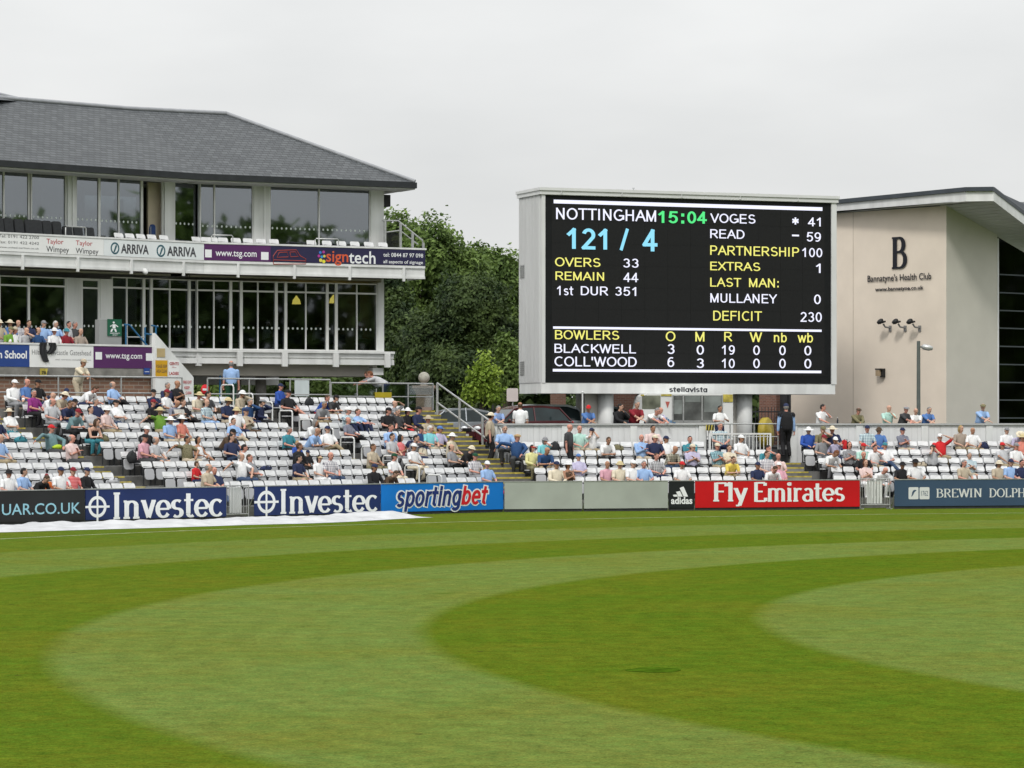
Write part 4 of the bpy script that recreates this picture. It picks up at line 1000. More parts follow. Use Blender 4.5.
# floodlights above each other along the wall, a lantern, a lamp post
fl = None
for px, lab in ((881.5, 'black wall floodlight under the sign, the one closest to the scoreboard'), (896.5, 'black wall floodlight under the sign, the middle of three'), (911, 'black wall floodlight under the sign, above the lamp post')):
    loc = CL.P(CL.u(px + 9), CL.z(px, 327), 0.0)
    if fl is None:
        fl = thing('floodlight', lab, 'floodlight', loc, CL.rot(), 'floodlights on the cream wall')
        a = MB().tube([(0, 0, -0.05), (0, -0.35, -0.02), (-0.06, -0.42, 0.12)], 0.04, 7).build('arm', pal('lamp_grey', (0.2, 0.2, 0.2), 0.5, 0.1, 3)); a.parent = fl
        a = MB().box((0, -0.02, -0.08), (0.14, 0.05, 0.26)).build('wall_plate', _M['lamp_grey']); a.parent = fl
        a = MB(); a.lathe((-0.12, -0.50, 0.18), [(0.05, -0.05), (0.14, 0.0), (0.16, 0.08), (0.10, 0.14), (0.03, 0.16)], 14, axis=(-0.25, -0.55, 0.75)); a.box((-0.10, -0.50, 0.20), (0.34, 0.20, 0.07), 0.12, 0, 0.25)
        a = a.build('lamp_head', BLACK_PLASTIC); a.parent = fl
    else: copy_thing(fl, loc, CL.rot(), lab)
lt = thing('wall_lantern', 'small dark box lantern low on the cream wall', 'lantern', CL.P(CL.u(882.5), CL.z(882.5, 376), 0), CL.rot())
a = MB(); a.box((0, -0.16, 0.30), (0.34, 0.30, 0.06)); a.box((0.10, -0.10, 0.12), (0.14, 0.20, 0.34)); a = a.build('housing', BLACK_PLASTIC); a.parent = lt
a = MB().box((-0.04, -0.17, 0.13), (0.24, 0.24, 0.26)).build('lens', pal('amber_lens', (0.35, 0.27, 0.18), 0.2, 0.1, 4)); a.parent = lt
lpY = 119.6
lp = thing('lamp_post', 'slim grey lamp post with a small bracket lamp beside the cream wall', 'lamp post', at(918.5, HZ, lpY) * Vector((1, 1, 0)) + Vector((0, 0, PARK_Z)) if False else Vector((at(918.5, 0, lpY).x, lpY, PARK_Z)))
px_ = at(918.5, 0, lpY).x; ztp = CH - (341 - HZ) * lpY / F
MB().tube([(px_, lpY, PARK_Z), (px_, lpY, ztp)], [0.085, 0.07], 10).build('pole', pal('post_grey', (0.10, 0.115, 0.11), 0.5, 0.1, 4), lp)
MB().tube([(px_, lpY, ztp - 0.25), (px_ + 0.18, lpY - 0.05, ztp - 0.22)], 0.03, 7).build('bracket', _M['post_grey'], lp)
m = MB().lathe((px_ + 0.12, lpY - 0.03, ztp - 0.22), [(0.06, 0), (0.11, 0.08), (0.12, 0.3), (0.07, 0.44), (0.02, 0.46)], 12, axis=(0.95, -0.2, -0.18)); m.build('lamp_head', pal('lamp_silver', (0.45, 0.46, 0.46), 0.35, 0.1, 4, metal=0.4), lp)

# ---------------------------------------------------------------- behind the wall: kiosk van, cars, pillar, fence
KY = 122.0
kz = PARK_Z
KP = Plane((at(636, 0, KY).x, KY), (1, 0.16))
van = thing('catering_van', 'white catering van with big sliding windows behind the plank wall', 'van', KP.P(1.7, kz, -0.9))
VW = pal('van_white', (0.68, 0.69, 0.68), 0.35, 0.06, 1.0, spec=0.5)
k0, k1 = KP.u(637), KP.u(733)
zt2 = 4.37
prof = [(k0 + 0.0, kz + 0.35), (k1, kz + 0.35), (k1, zt2), (k0 + 0.42, zt2), (k0 + 0.30, zt2 - 0.10), (k0 + 0.10, kz + 1.15)]
m = MB().prism([KP.P(u, z, 0) for u, z in prof], KP.n.to_3d() * -1.9); m.build('body', VW, van)
def kpane(x0, y0, x1, y1, name, mt, o=0.012):
    u0, z1 = KP.uz(x0, y0); u1, z0 = KP.uz(x1, y1)
    return MB().pbox(KP, u0, u1, z0, z1, 0.004, o).build(name, mt, van)
vg = glass('van_glass', (0.10, 0.12, 0.12), 0.03, 0.05)
DKIN = pal('van_interior', (0.09, 0.095, 0.09), 0.7, 0.5, 2.2)
f = kpane(642, 395.4, 660.5, 409, 'cab_window', pal('window_scene', (0.16, 0.17, 0.13), 0.15, 0.45, 2.2))
f = kpane(672.5, 395.4, 722, 421, 'serving_window', DKIN)
m = MB()
for x0, y0, x1, y1 in ((672, 395, 673.3, 421.5), (682.5, 395, 684, 421.5), (701.3, 395, 702.6, 421.5), (721.5, 395, 722.6, 421.5), (672, 420.5, 722.6, 421.8)):
    u0, z1 = KP.uz(x0, y0); u1, z0 = KP.uz(x1, y1); m.pbox(KP, u0, u1, z0, z1, 0.013, 0.035)
m.build('window_frame', GALV, f)
m = MB()
for x0, y0, x1, y1 in ((704, 396, 721, 412), (685, 396, 700.5, 402), (674, 400, 682, 414)):
    u0, z1 = KP.uz(x0, y0); u1, z0 = KP.uz(x1, y1); m.pbox(KP, u0, u1, z0, z1, 0.013, 0.02)
m.build('pane', pal('pane_reflect', (0.20, 0.22, 0.21), 0.12, 0.35, 1.8), f)
for x0, y0, x1, y1 in ((661, 394.2, 671.5, 396), (723, 394.4, 732.6, 402), (640.5, 394.4, 644, 396)):
    u0, z1 = KP.uz(x0, y0); u1, z0 = KP.uz(x1, y1); MB().pbox(KP, u0, u1, z0, z1, 0.013, 0.03).build('trim', YELLOW, van)
m = MB(); u, z = KP.uz(667.5, 404.5); m.ngon([KP.P(u - 0.09, z + 0.12, 0.014), KP.P(u + 0.09, z + 0.12, 0.014), KP.P(u, z - 0.16, 0.014)]); m.build('cone_emblem', pal('cone_red', (0.40, 0.10, 0.08), 0.6, 0.2, 6), van)
m = MB()
for i in range(9):
    x = 662 + i * 1.6; y = 417 + i * 0.75 + 0.6 * math.sin(i * 1.6); u, z = KP.uz(x, y); m.pbox(KP, u - 0.022, u + 0.022, z - 0.05, z + 0.05, 0.004, 0.014 + 0.0004 * i)
m.build('swirl_marking', pal('van_blue', (0.06, 0.18, 0.36), 0.5, 0.1, 3), van)
m = MB()
for i, u in enumerate((k0 + 0.7, k1 - 0.7)):
    c = KP.P(u, kz + 0.32, 0.0); m2 = MB().lathe(c + KP.n.to_3d() * 0.01, [(0.0, 0), (0.20, 0.0), (0.30, -0.03), (0.32, -0.1), (0.30, -0.2), (0, -0.2)], 18, axis=KP.n.to_3d()); m2.build('wheel', BLACK_PLASTIC, van)
# brick building behind the van
BW = Plane((at(560, 0, 131).x, 131), (1, 0.25))
brk = thing('brick_building', 'low red brick building behind the scoreboard piers', 'building', BW.P(3.5, kz, -2))
MB().pbox(BW, BW.u(612), BW.u(690), 1.8, 7.0, -4, 0).build('wall', brickmat('orange_brick', (0.30, 0.135, 0.085), (0.23, 0.10, 0.07), (0.30, 0.25, 0.21), plane=BW), brk)
MB().pbox(BW, BW.u(612) - 0.3, BW.u(690) + 0.3, 7.0, 7.25, -4.3, 0.3).build('roof', DARK_STEEL, brk)
MB().pbox(BW, BW.u(627), BW.u(634), 4.6, 5.5, -0.05, 0.01).build('window', DKIN, brk)

def car_profile(kind):
    # side outline (x along the car from nose 0 to tail 1, z in metres), sill line and glasshouse
    if kind == 'hatch':
        body = [(0.0, 0.35), (0.0, 0.62), (0.06, 0.74), (0.24, 0.90), (0.36, 0.98), (0.90, 1.00), (0.985, 0.92), (1.0, 0.6), (0.985, 0.32), (0.5, 0.24), (0.05, 0.25)]
        cab = [(0.25, 0.93), (0.40, 1.40), (0.50, 1.50), (0.70, 1.51), (0.86, 1.44), (0.965, 0.98)]
    elif kind == 'estate':
        body = [(0.0, 0.35), (0.0, 0.62), (0.05, 0.76), (0.24, 0.90), (0.34, 0.97), (0.95, 1.00), (0.99, 0.92), (1.0, 0.6), (0.985, 0.32), (0.5, 0.24), (0.05, 0.25)]
        cab = [(0.24, 0.93), (0.37, 1.42), (0.46, 1.52), (0.78, 1.53), (0.92, 1.46), (0.985, 0.98)]
    else:
        body = [(0.0, 0.35), (0.0, 0.60), (0.05, 0.72), (0.25, 0.88), (0.34, 0.94), (0.85, 0.96), (0.985, 0.90), (1.0, 0.6), (0.985, 0.32), (0.5, 0.24), (0.05, 0.25)]
        cab = [(0.26, 0.90), (0.40, 1.34), (0.50, 1.43), (0.68, 1.43), (0.80, 1.33), (0.93, 0.94)]
    return body, cab
def car(label, loc, rz, paint, L=4.1, W=1.7, kind='hatch', zs=1.13):
    t = thing('parked_car', label, 'car', loc, rz, 'cars parked behind the stands'); t.scale = (1.04, 1.0, zs)
    body, cab = car_profile(kind)
    def shell(m, pts, wf, inset=0.0):
        n = len(pts)
        for s in (1,):
            a = [Vector((-wf(z) / 2 + inset, (x - 0.5) * L, z)) for x, z in pts]; b = [Vector((wf(z) / 2 - inset, (x - 0.5) * L, z)) for x, z in pts]
            m.add(a + b, [tuple(range(n)), tuple(range(n, 2 * n))[::-1]] + [(i, (i + 1) % n, n + (i + 1) % n, n + i) for i in range(n)], 0, False)
    wb = lambda z: W * (1.0 if z < 0.75 else 1.0 - 0.10 * (z - 0.75))
    wc = lambda z: W * (0.965 - 0.42 * max(0, z - 0.95))
    m = MB(); shell(m, body, wb); o = m.build('body', paint); o.parent = t
    m = MB(); shell(m, cab, wc, 0.02); o = m.build('windows', CARGLASS); o.name = 'glasshouse'; o.parent = t
    # roof skin and pillars a little proud of the glass
    m = MB()
    top = [p for p in cab if p[1] > 1.30]
    for (x0, z0), (x1, z1) in zip(top, top[1:]):
        m.hexa([Vector((sx * (wc(z) / 2 + 0.004), (x - 0.5) * L, z + dz)) for dz, in ((-0.05,), (0.022,)) for sx, (x, z) in ((-1, (x0, z0)), (1, (x0, z0)), (1, (x1, z1)), (-1, (x1, z1)))])
    o = m.build('roof', paint); o.parent = t
    for sx in (-1, 1):
        m = MB()
        for (xa, za), (xb, zb) in ((cab[0], cab[1]), (cab[-1], cab[-2]), ((0.60, 0.98), (0.60, 1.46))):
            m.tube([Vector((sx * (wc(za) / 2 - 0.012), (xa - 0.5) * L, za)), Vector((sx * (wc(zb) / 2 - 0.012), (xb - 0.5) * L, zb))], 0.035, 6)
        o = m.build('window_frame', paint); o.parent = t
        m = MB().ball((sx * (W / 2 + 0.05), (0.33 - 0.5) * L, 1.0), 0.09, 0.06, 0.07); o = m.build('wing_mirror', paint); o.parent = t
        m = MB().ball((sx * (W / 2 - 0.22), (0.035 - 0.5) * L, 0.72), 0.20, 0.13, 0.085); o = m.build('headlight', HEADL); o.parent = t
        m = MB().ball((sx * (W / 2 - 0.12), (0.985 - 0.5) * L, 0.85), 0.10, 0.05, 0.14); o = m.build('tail_light', TAILL); o.parent = t
        for x in (0.19, 0.80):
            c = Vector((sx * (W / 2 - 0.09), (x - 0.5) * L, 0.31))
            w = MB().lathe(c, [(0.0, -0.10), (0.29, -0.10), (0.31, -0.05), (0.31, 0.05), (0.29, 0.10), (0.20, 0.10), (0.20, 0.085), (0, 0.085)], 20, axis=(sx, 0, 0)); w = w.build('wheel', BLACK_PLASTIC); w.parent = t
            r = MB().lathe(c, [(0.0, 0.09), (0.19, 0.09), (0.19, 0.10), (0.05, 0.115), (0, 0.115)], 14, axis=(sx, 0, 0)).build('rim', GALV); r.parent = w
    m = MB().box((0, -0.5 * L + 0.0, 0.50), (W * 0.9, 0.10, 0.16)); o = m.build('bumper', paint); o.parent = t
    m = MB().box((0, -0.5 * L - 0.005, 0.68), (W * 0.45, 0.06, 0.10)); o = m.build('radiator_grille', BLACK_PLASTIC); o.parent = t
    m = MB().box((0, -0.5 * L - 0.055, 0.47), (0.52, 0.02, 0.11)); o = m.build('number_plate', LET_WHITE); o.parent = t
    return t
CARGLASS = pal('car_glass', (0.012, 0.022, 0.024), 0.08, 0.3, 2.0, spec=0.35)
HEADL = pal('headlight_glass', (0.62, 0.64, 0.66), 0.1, 0.2, 6, spec=0.8); TAILL = pal('tail_lens', (0.30, 0.02, 0.02), 0.2, 0.2, 6)
CHERRY = pal('cherry_paint', (0.062, 0.010, 0.013), 0.22, 0.1, 2, spec=0.6); SILVER = pal('silver_paint', (0.36, 0.39, 0.42), 0.28, 0.08, 2, metal=0.5)
GUNMETAL = pal('gunmetal_paint', (0.10, 0.115, 0.13), 0.25, 0.1, 2, metal=0.4); PALEBLUE = pal('pale_blue_paint', (0.27, 0.33, 0.40), 0.28, 0.08, 2, metal=0.4)
def park_at(px, Y): q = at(px, 0, Y); return (q.x, q.y, PARK_Z)
car('cherry red hatchback parked nose towards the stairs', park_at(517, 120.6), R(-66), CHERRY, 4.35, 1.72, 'hatch')
car('silver estate car parked beyond the red hatchback', park_at(557, 124.6), R(112), SILVER, 4.5, 1.78, 'estate', 1.16)
car('silver saloon with dark windows behind the stair handrail', park_at(452, 124.4), R(-78), SILVER, 4.5, 1.72, 'saloon')
car('pale blue saloon half hidden by the scoreboard pier', park_at(588, 125.5), R(-48), PALEBLUE, 4.3, 1.7, 'saloon', 1.2)

# gate pillar with a stone ball
gp = Vector((at(424, 0, 128).x, 128, PARK_Z)); zcap = CH - (387 - HZ) * 128 / F
pil = thing('gate_pillar', 'pink stone gate pillar topped with a pale stone ball', 'pillar', gp)
STONE = pal('pink_sandstone', (0.30, 0.22, 0.18), 0.9, 0.15, 5, bump=0.3); PALES = pal('pale_stone', (0.40, 0.39, 0.34), 0.9, 0.2, 6, bump=0.3)
MB().box((gp.x, gp.y, (PARK_Z + zcap - 0.25) / 2), (0.66, 0.66, zcap - 0.25 - PARK_Z)).build('shaft', STONE, pil)
m = MB()
for w, z0, z1 in ((0.74, -0.25, -0.16), (0.86, -0.158, -0.06), (0.98, -0.058, 0.06)): m.box((gp.x, gp.y, zcap + (z0 + z1) / 2), (w, w, z1 - z0))
m.build('cap_stone', STONE, pil)
m = MB().lathe((gp.x, gp.y, zcap + 0.06), [(0.2, 0), (0.14, 0.06), (0.12, 0.10)], 14); m.ball((gp.x, gp.y, zcap + 0.40), 0.245, n=20, m=12); m.build('ball_finial', PALES, pil)
gp2 = Vector((at(558, 0, 137).x, 137, PARK_Z))
pil2 = thing('gate_pillar', 'brick pillar in the dark fence seen under the scoreboard', 'pillar', gp2)
MB().box((gp2.x, gp2.y, PARK_Z + 1.2), (0.7, 0.7, 2.6)).build('shaft', brickmat('pillar_brick', (0.20, 0.10, 0.07), (0.14, 0.07, 0.05), (0.2, 0.16, 0.13)), pil2)
MB().box((gp2.x, gp2.y, PARK_Z + 2.56), (0.85, 0.85, 0.12)).build('cap_stone', STONE, pil2)
fn = thing('railing_fence', 'dark upright bar fence in front of the trees', 'fence', (0, 137, PARK_Z))
FP = Plane((-9, 137), (1, 0.02))
m = MB().pbox(FP, 0, 22, PARK_Z + 1.5, PARK_Z + 1.56, -0.02, 0.02).pbox(FP, 0, 22, PARK_Z + 0.2, PARK_Z + 0.26, -0.02, 0.02); m.build('rails_frame', DARK_STEEL, fn)
m = MB()
for i in range(150): m.pbox(FP, i * 0.147, i * 0.147 + 0.03, PARK_Z + 0.05, PARK_Z + 1.75, -0.012, 0.012)
m.build('bar_lattice', DARK_STEEL, fn)
for i in range(9): MB().pbox(FP, i * 2.7, i * 2.7 + 0.08, PARK_Z, PARK_Z + 1.85, -0.04, 0.04).build('post', DARK_STEEL, fn)
# a flat sign board seen edge by the scoreboard
bd = thing('notice_board', 'pale pinkish board on a thin post beside the scoreboard corner', 'sign board', (at(513, 0, 121.4).x, 121.4, PARK_Z))
NP = Plane((at(513, 0, 121.4).x, 121.4), (0.98, -0.18))
u0, z1 = NP.uz(506.8, 388.3); u1, z0 = NP.uz(518.2, 401.5)
m = MB(); rr = round_rect(u1 - u0, 0, z1 - z0, 0.06, 3); m.prism([NP.P((u0 + u1) / 2 + x, z0 + z, 0) for x, z in rr], NP.n.to_3d() * 0.03); m.build('panel', pal('board_pink', (0.52, 0.47, 0.46), 0.6, 0.08, 2), bd)
MB().tube([NP.P((u0 + u1) / 2, PARK_Z, -0.04), NP.P((u0 + u1) / 2, z0 + 0.2, -0.04)], 0.03, 7).build('post', GALV, bd)
fp2 = at(582.5, 0, 119.4); zz = CH - (393 - HZ) * 119.4 / F
pl_ = thing('flag_pole', 'thin white pole in front of the scoreboard pier', 'pole', (fp2.x, fp2.y, PARK_Z))
MB().tube([(fp2.x, fp2.y, PARK_Z), (fp2.x, fp2.y, zz)], 0.03, 7).build('shaft', WHITE_METAL, pl_)
MB().ball((fp2.x, fp2.y, zz + 0.03), 0.05).build('cap', WHITE_METAL, pl_)
# yellow and black folded hoarding in the opening
yq = at(766, 0, 117.6)
hz_ = thing('hose_reel', 'big round yellow drum beside the steward in the wall opening', 'drum', (yq.x, yq.y, PARK_Z))
m = MB().lathe((yq.x, yq.y, PARK_Z + 0.62), [(0.0, -0.16), (0.58, -0.16), (0.63, -0.10), (0.63, 0.10), (0.58, 0.16), (0.2, 0.16), (0.18, 0.22), (0.0, 0.22)], 26, axis=(0.93, -0.37, 0.05)); m.build('drum', pal('drum_yellow', (0.30, 0.23, 0.02), 0.5, 0.12, 3), hz_)
m = MB().box((yq.x, yq.y, PARK_Z + 0.05), (0.9, 0.5, 0.1)); m.build('base', BLACK_PLASTIC, hz_)
hq = RB.back(6.1)
hm = thing('hazard_sign', 'small yellow and black striped board at the wall end', 'sign', hq.P(hq.u(707), zR(4), 0))
u0, z1 = hq.uz(705.8, 424.8); u1, z0 = hq.uz(714, 430.5)
MB().pbox(hq, u0, u1, z0, z1, 0, 0.03).build('panel', YELLOW, hm)
m = MB()
for i in range(3):
    w = (u1 - u0) / 6; x = u0 + w * (2 * i + 0.3); m.ngon([hq.P(x, z0, 0.034), hq.P(x + w, z0, 0.034), hq.P(x + w * 1.6, z1, 0.034), hq.P(x + w * 0.6, z1, 0.034)])
m.build('stripe_marking', BLACK_PLASTIC, hm)
MB().pbox(hq, u0 + 0.1, u0 + 0.14, zR(4), z0, 0, 0.03).build('post', DARK_STEEL, hm)

# ---------------------------------------------------------------- trees
def leafmat(name, c1, c2):
    if name in _M: return _M[name]
    m = bpy.data.materials.new(name); m.use_nodes = True; _M[name] = m
    n, l = m.node_tree.nodes, m.node_tree.links; b = n['Principled BSDF']
    b.inputs['Roughness'].default_value = 0.6; b.inputs['Specular IOR Level'].default_value = 0.25
    g = n.new('ShaderNodeNewGeometry'); r = n.new('ShaderNodeValToRGB')
    r.color_ramp.elements[0].color = (*c1, 1); r.color_ramp.elements[1].color = (*c2, 1)
    tc = n.new('ShaderNodeTexCoord'); nz = n.new('ShaderNodeTexNoise'); nz.inputs['Scale'].default_value = 0.75; nz.inputs['Detail'].default_value = 4
    l.new(tc.outputs['Object'], nz.inputs['Vector']); ma = n.new('ShaderNodeMath'); ma.operation = 'MULTIPLY_ADD'; ma.inputs[1].default_value = 2.6; ma.inputs[2].default_value = -1.05
    l.new(nz.outputs['Fac'], ma.inputs[0]); mb2 = n.new('ShaderNodeMath'); mb2.operation = 'MULTIPLY_ADD'; mb2.inputs[1].default_value = 0.45
    l.new(g.outputs['Random Per Island'], mb2.inputs[0]); l.new(ma.outputs[0], mb2.inputs[2])
    l.new(mb2.outputs[0], r.inputs['Fac']); l.new(r.outputs['Color'], b.inputs['Base Color'])
    tr = n.new('ShaderNodeBsdfTranslucent'); l.new(r.outputs['Color'], tr.inputs['Color'])
    mx = n.new('ShaderNodeMixShader'); mx.inputs['Fac'].default_value = 0.25
    l.new(b.outputs['BSDF'], mx.inputs[1]); l.new(tr.outputs['BSDF'], mx.inputs[2]); l.new(mx.outputs['Shader'], n['Material Output'].inputs['Surface'])
    return m
BARK = pal('bark', (0.07, 0.055, 0.042), 0.95, 0.3, 4, bump=0.5)
def tree(name, label, base, lobes, n_clump, leaf, mats, seed, trunk=0.22, group='trees behind the ground', cat='tree', stems=None):
    """lobes: (centre, radii); clumps of leaves fill the outer part of each lobe and its surface is broken up"""
    rnd = random.Random(seed); base = Vector(base)
    t = thing(name, label, cat, base, 0, group)
    vs, fs = [], []
    tot = sum(r[0] * r[1] + r[1] * r[2] + r[0] * r[2] for c, r in lobes)
    tips = []
    for c, r in lobes:
        c = Vector(c); cnt = int(n_clump * (r[0] * r[1] + r[1] * r[2] + r[0] * r[2]) / tot)
        for i in range(cnt):
            v = Vector((rnd.gauss(0, 1), rnd.gauss(0, 1), rnd.gauss(0, 1))).normalized()
            lump = 0.78 + 0.46 * mnoise.noise(v * 2.6 + c) + 0.30 * mnoise.noise(v * 6.5 + c * 2)
            rad = (rnd.uniform(0.35, 1.0) ** 0.45) * lump
            p = c + Vector((v.x * r[0], v.y * r[1], v.z * r[2])) * rad
            if i % 40 == 0: tips.append(p.copy())
            out = (v + Vector((0, 0, 0.35))).normalized()
            for k in range(rnd.randint(5, 8)):
                d = Vector((rnd.gauss(0, 1), rnd.gauss(0, 1), rnd.gauss(0, 0.8))) * leaf * 1.5
                nn = (out + Vector((rnd.gauss(0, .6), rnd.gauss(0, .6), rnd.gauss(0, .5)))).normalized()
                a = nn.cross(Vector((rnd.random() - .5, rnd.random() - .5, rnd.random() - .5))).normalized(); b = nn.cross(a)
                s = leaf * rnd.uniform(0.6, 1.25); o = len(vs); q = p + d
                vs += [q - a * s, q - b * s * 0.55 + nn * s * 0.1, q + a * s, q + b * s * 0.55 + nn * s * 0.1]; fs.append((o, o + 1, o + 2, o + 3))
    me = bpy.data.meshes.new('crown'); me.from_pydata([tuple(v) for v in vs], [], fs); me.materials.append(mats)
    cr = bpy.data.objects.new('crown', me); COL.objects.link(cr); attach(cr, t)
    m = MB(); topz = max(c[2] for c, r in lobes)
    cen = Vector((sum(c[0] for c, r in lobes) / len(lobes), sum(c[1] for c, r in lobes) / len(lobes), topz))
    m.tube([base, base.lerp(cen, 0.3) + Vector((rnd.uniform(-.1, .1), 0, 0)), base.lerp(cen, 0.7), cen], [trunk, trunk * 0.8, trunk * 0.5, trunk * 0.15], 9)
    for q in rnd.sample(tips, min(14, len(tips))):
        a = base.lerp(cen, rnd.uniform(0.25, 0.75)); mid_ = a.lerp(q, 0.5) + Vector((0, 0, 0.3)); m.tube([a, mid_, q], [trunk * 0.35, trunk * 0.2, trunk * 0.06], 5)
    m.build('trunk', BARK, t)
    return t
L_MID = leafmat('mid_leaf', (0.050, 0.092, 0.018), (0.19, 0.28, 0.07)); L_DARK = leafmat('dark_leaf', (0.015, 0.033, 0.011), (0.092, 0.138, 0.038))
L_BRIGHT = leafmat('bright_leaf', (0.15, 0.25, 0.03), (0.33, 0.45, 0.07)); L_OLIVE = leafmat('olive_leaf', (0.045, 0.07, 0.022), (0.10, 0.135, 0.05))
def lobe(px, py, Y, rpx, rpy, ry=None):
    c = at(px, py, Y); return (tuple(c), (rpx * Y / F, ry or rpx * Y / F, rpy * Y / F))
def gnd(px, Y, z=None): q = at(px, 0, Y); return (q.x, Y, PARK_Z if z is None else z)
tree('broadleaf_tree', 'tall mid green tree rising beside the pavilion balcony', gnd(420, 158), [lobe(400, 250, 158, 34, 42), lobe(434, 256, 156, 32, 44), lobe(478, 268, 159, 22, 28), lobe(465, 284, 157, 30, 44), lobe(410, 315, 158, 48, 48), lobe(378, 300, 160, 36, 50)], 6500, 0.135, L_MID, 3, 0.3)
tree('broadleaf_tree', 'lighter tree with ragged top touching the scoreboard side', gnd(505, 160), [lobe(492, 282, 160, 34, 36), lobe(520, 290, 161, 32, 40), lobe(500, 335, 160, 36, 46)], 3600, 0.135, L_MID, 5, 0.26)
tree('broadleaf_tree', 'dense dark tree between pavilion and scoreboard', gnd(470, 146), [lobe(474, 312, 146, 40, 46), lobe(438, 350, 147, 42, 46), lobe(497, 350, 146, 30, 46), lobe(460, 375, 145, 58, 32), lobe(455, 300, 148, 22, 26)], 7500, 0.11, L_DARK, 8, 0.34)
tree('broadleaf_tree', 'dark tree seen just under the pavilion balcony end', gnd(398, 150), [lobe(396, 340, 150, 26, 56), lobe(412, 370, 149, 26, 36), lobe(388, 300, 151, 20, 36)], 3000, 0.12, L_DARK, 12, 0.25)
tree('young_tree', 'small bright green sapling behind the stair handrail', gnd(480, 131), [lobe(482, 380, 131, 12, 19), lobe(472, 392, 131, 11, 12), lobe(492, 394, 131, 11, 13), lobe(484, 362, 131, 6, 14), lobe(494, 372, 131, 6, 8), lobe(473, 375, 131, 5, 8)], 330, 0.10, L_BRIGHT, 15, 0.07)
tree('bush', 'loose mid green bush against the scoreboard side', gnd(510, 138), [lobe(512, 375, 138, 10, 32), lobe(505, 350, 138, 8, 18)], 420, 0.12, L_MID, 17, 0.08, 'bushes behind the ground', 'bush')
tree('bush', 'dark bush beside the brick pillar seen under the scoreboard', gnd(590, 141), [lobe(590, 405, 141, 22, 20), lobe(570, 412, 141, 14, 13), lobe(606, 400, 141, 14, 22)], 800, 0.11, L_DARK, 19, 0.08, 'bushes behind the ground', 'bush')
tree('bush', 'olive bush at the foot of the pink gate pillar', gnd(448, 132), [lobe(450, 412, 132, 18, 16), lobe(468, 418, 133, 14, 12)], 460, 0.10, L_OLIVE, 23, 0.07, 'bushes behind the ground', 'bush')
for i, (px, Y, lab, mt) in enumerate(((215, 146, 'mid green tree seen through the pavilion undercroft nearest the stair wall', L_MID), (268, 144, 'mid green tree seen through the undercroft between its columns', L_OLIVE), (330, 142, 'green tree seen through the undercroft beyond the white panel', L_MID))):
    tree('broadleaf_tree', lab, gnd(px, Y), [lobe(px, 388, Y, 34, 24), lobe(px + 20, 374, Y + 1, 26, 28), lobe(px - 18, 380, Y + 1, 26, 28)], 900, 0.15, mt, 31 + i, 0.2)
# the wood that closes the view behind everything, and unseen trees added round the ground, shaped to darken the window reflections
def wood(name, seed, n, place, leaf, clump, mat):
    rnd = random.Random(seed); vs, fs = [], []
    for i in range(n):
        p = Vector(place(rnd))
        for k in range(7):
            nn = Vector((rnd.gauss(0, .7), rnd.gauss(0, .7), rnd.gauss(.4, .6))).normalized(); a = nn.cross(Vector((rnd.random() - .5, rnd.random() - .5, rnd.random() - .5))).normalized(); b = nn.cross(a)
            s = leaf * rnd.uniform(.6, 1.2); o = len(vs); q = p + Vector((rnd.gauss(0, clump), rnd.gauss(0, clump), rnd.gauss(0, clump * .8)))
            vs += [q - a * s, q - b * s * .6, q + a * s, q + b * s * .6]; fs.append((o, o + 1, o + 2, o + 3))
    me = bpy.data.meshes.new(name); me.from_pydata([tuple(v) for v in vs], [], fs); me.materials.append(mat)
    o = bpy.data.objects.new(name, me); COL.objects.link(o); o['kind'] = 'stuff'
def far_place(rnd):
    x = rnd.uniform(-62, 64); h = 6.2 + 1.9 * mnoise.noise(Vector((x * 0.16, 1.5, 0))) + 0.8 * mnoise.noise(Vector((x * 0.6, 7.5, 0))) + (1.5 if -20 < x < 6 else 0)
    return (x, 172 + rnd.uniform(-3, 5), PARK_Z - 1 + (h - PARK_Z + 1) * rnd.random() ** 1.15)
wood('distant_wood', 77, 9000, far_place, 0.42, 0.4, L_DARK)
def ring_place(rnd):
    a = R(rnd.uniform(-190, 50)); r = 128 + rnd.uniform(0, 7)
    h = 23.5 + 8 * mnoise.noise(Vector((a * 7, 0.3, 0))) + 3.5 * mnoise.noise(Vector((a * 31, 5, 0)))
    return (34.5 + r * math.cos(a), 47.85 + r * math.sin(a), h * rnd.random() ** 0.9)
wood('unseen_mirrored_wood', 78, 13500, ring_place, 1.05, 1.3, L_MID)  # out of view, added for the panes to reflect
# ---------------------------------------------------------------- the pavilion
Kp = Vector((-13.47, 123.44)); Cp = Vector((-5.40, 127.6)); Ap = Vector((-20.06, 117.5))
F1 = Plane(Kp, Kp - Ap)                               # pavilion front, the end towards the stand's left; u = 0 at the bend
F2 = Plane(Kp, Cp - Kp); L2 = (Cp - Kp).length
pav = thing('pavilion', 'two storey cricket pavilion with slate hipped roof and long white balcony', 'building', (-12, 128, WALK_Z))
SLATE1 = brickmat('slate_roof', (0.038, 0.044, 0.050), (0.072, 0.080, 0.087), (0.012, 0.014, 0.016), 0.30, 0.115, plane=F1, rough=0.6)
SLATE2 = brickmat('slate_roof_end', (0.038, 0.044, 0.050), (0.072, 0.080, 0.087), (0.012, 0.014, 0.016), 0.30, 0.115, plane=F2, rough=0.6)
WG = glass('window_glass', (0.46, 0.50, 0.50), 0.02, 0.045)
WG_UP = glass('upper_window_glass', (0.28, 0.33, 0.36), 0.02, 0.19)
DOTS = pal('frosted_dots', (0.60, 0.66, 0.64), 0.7, 0.05, 3)
FRAME = pal('window_frame_white', (0.70, 0.71, 0.70), 0.4, 0.06, 2)
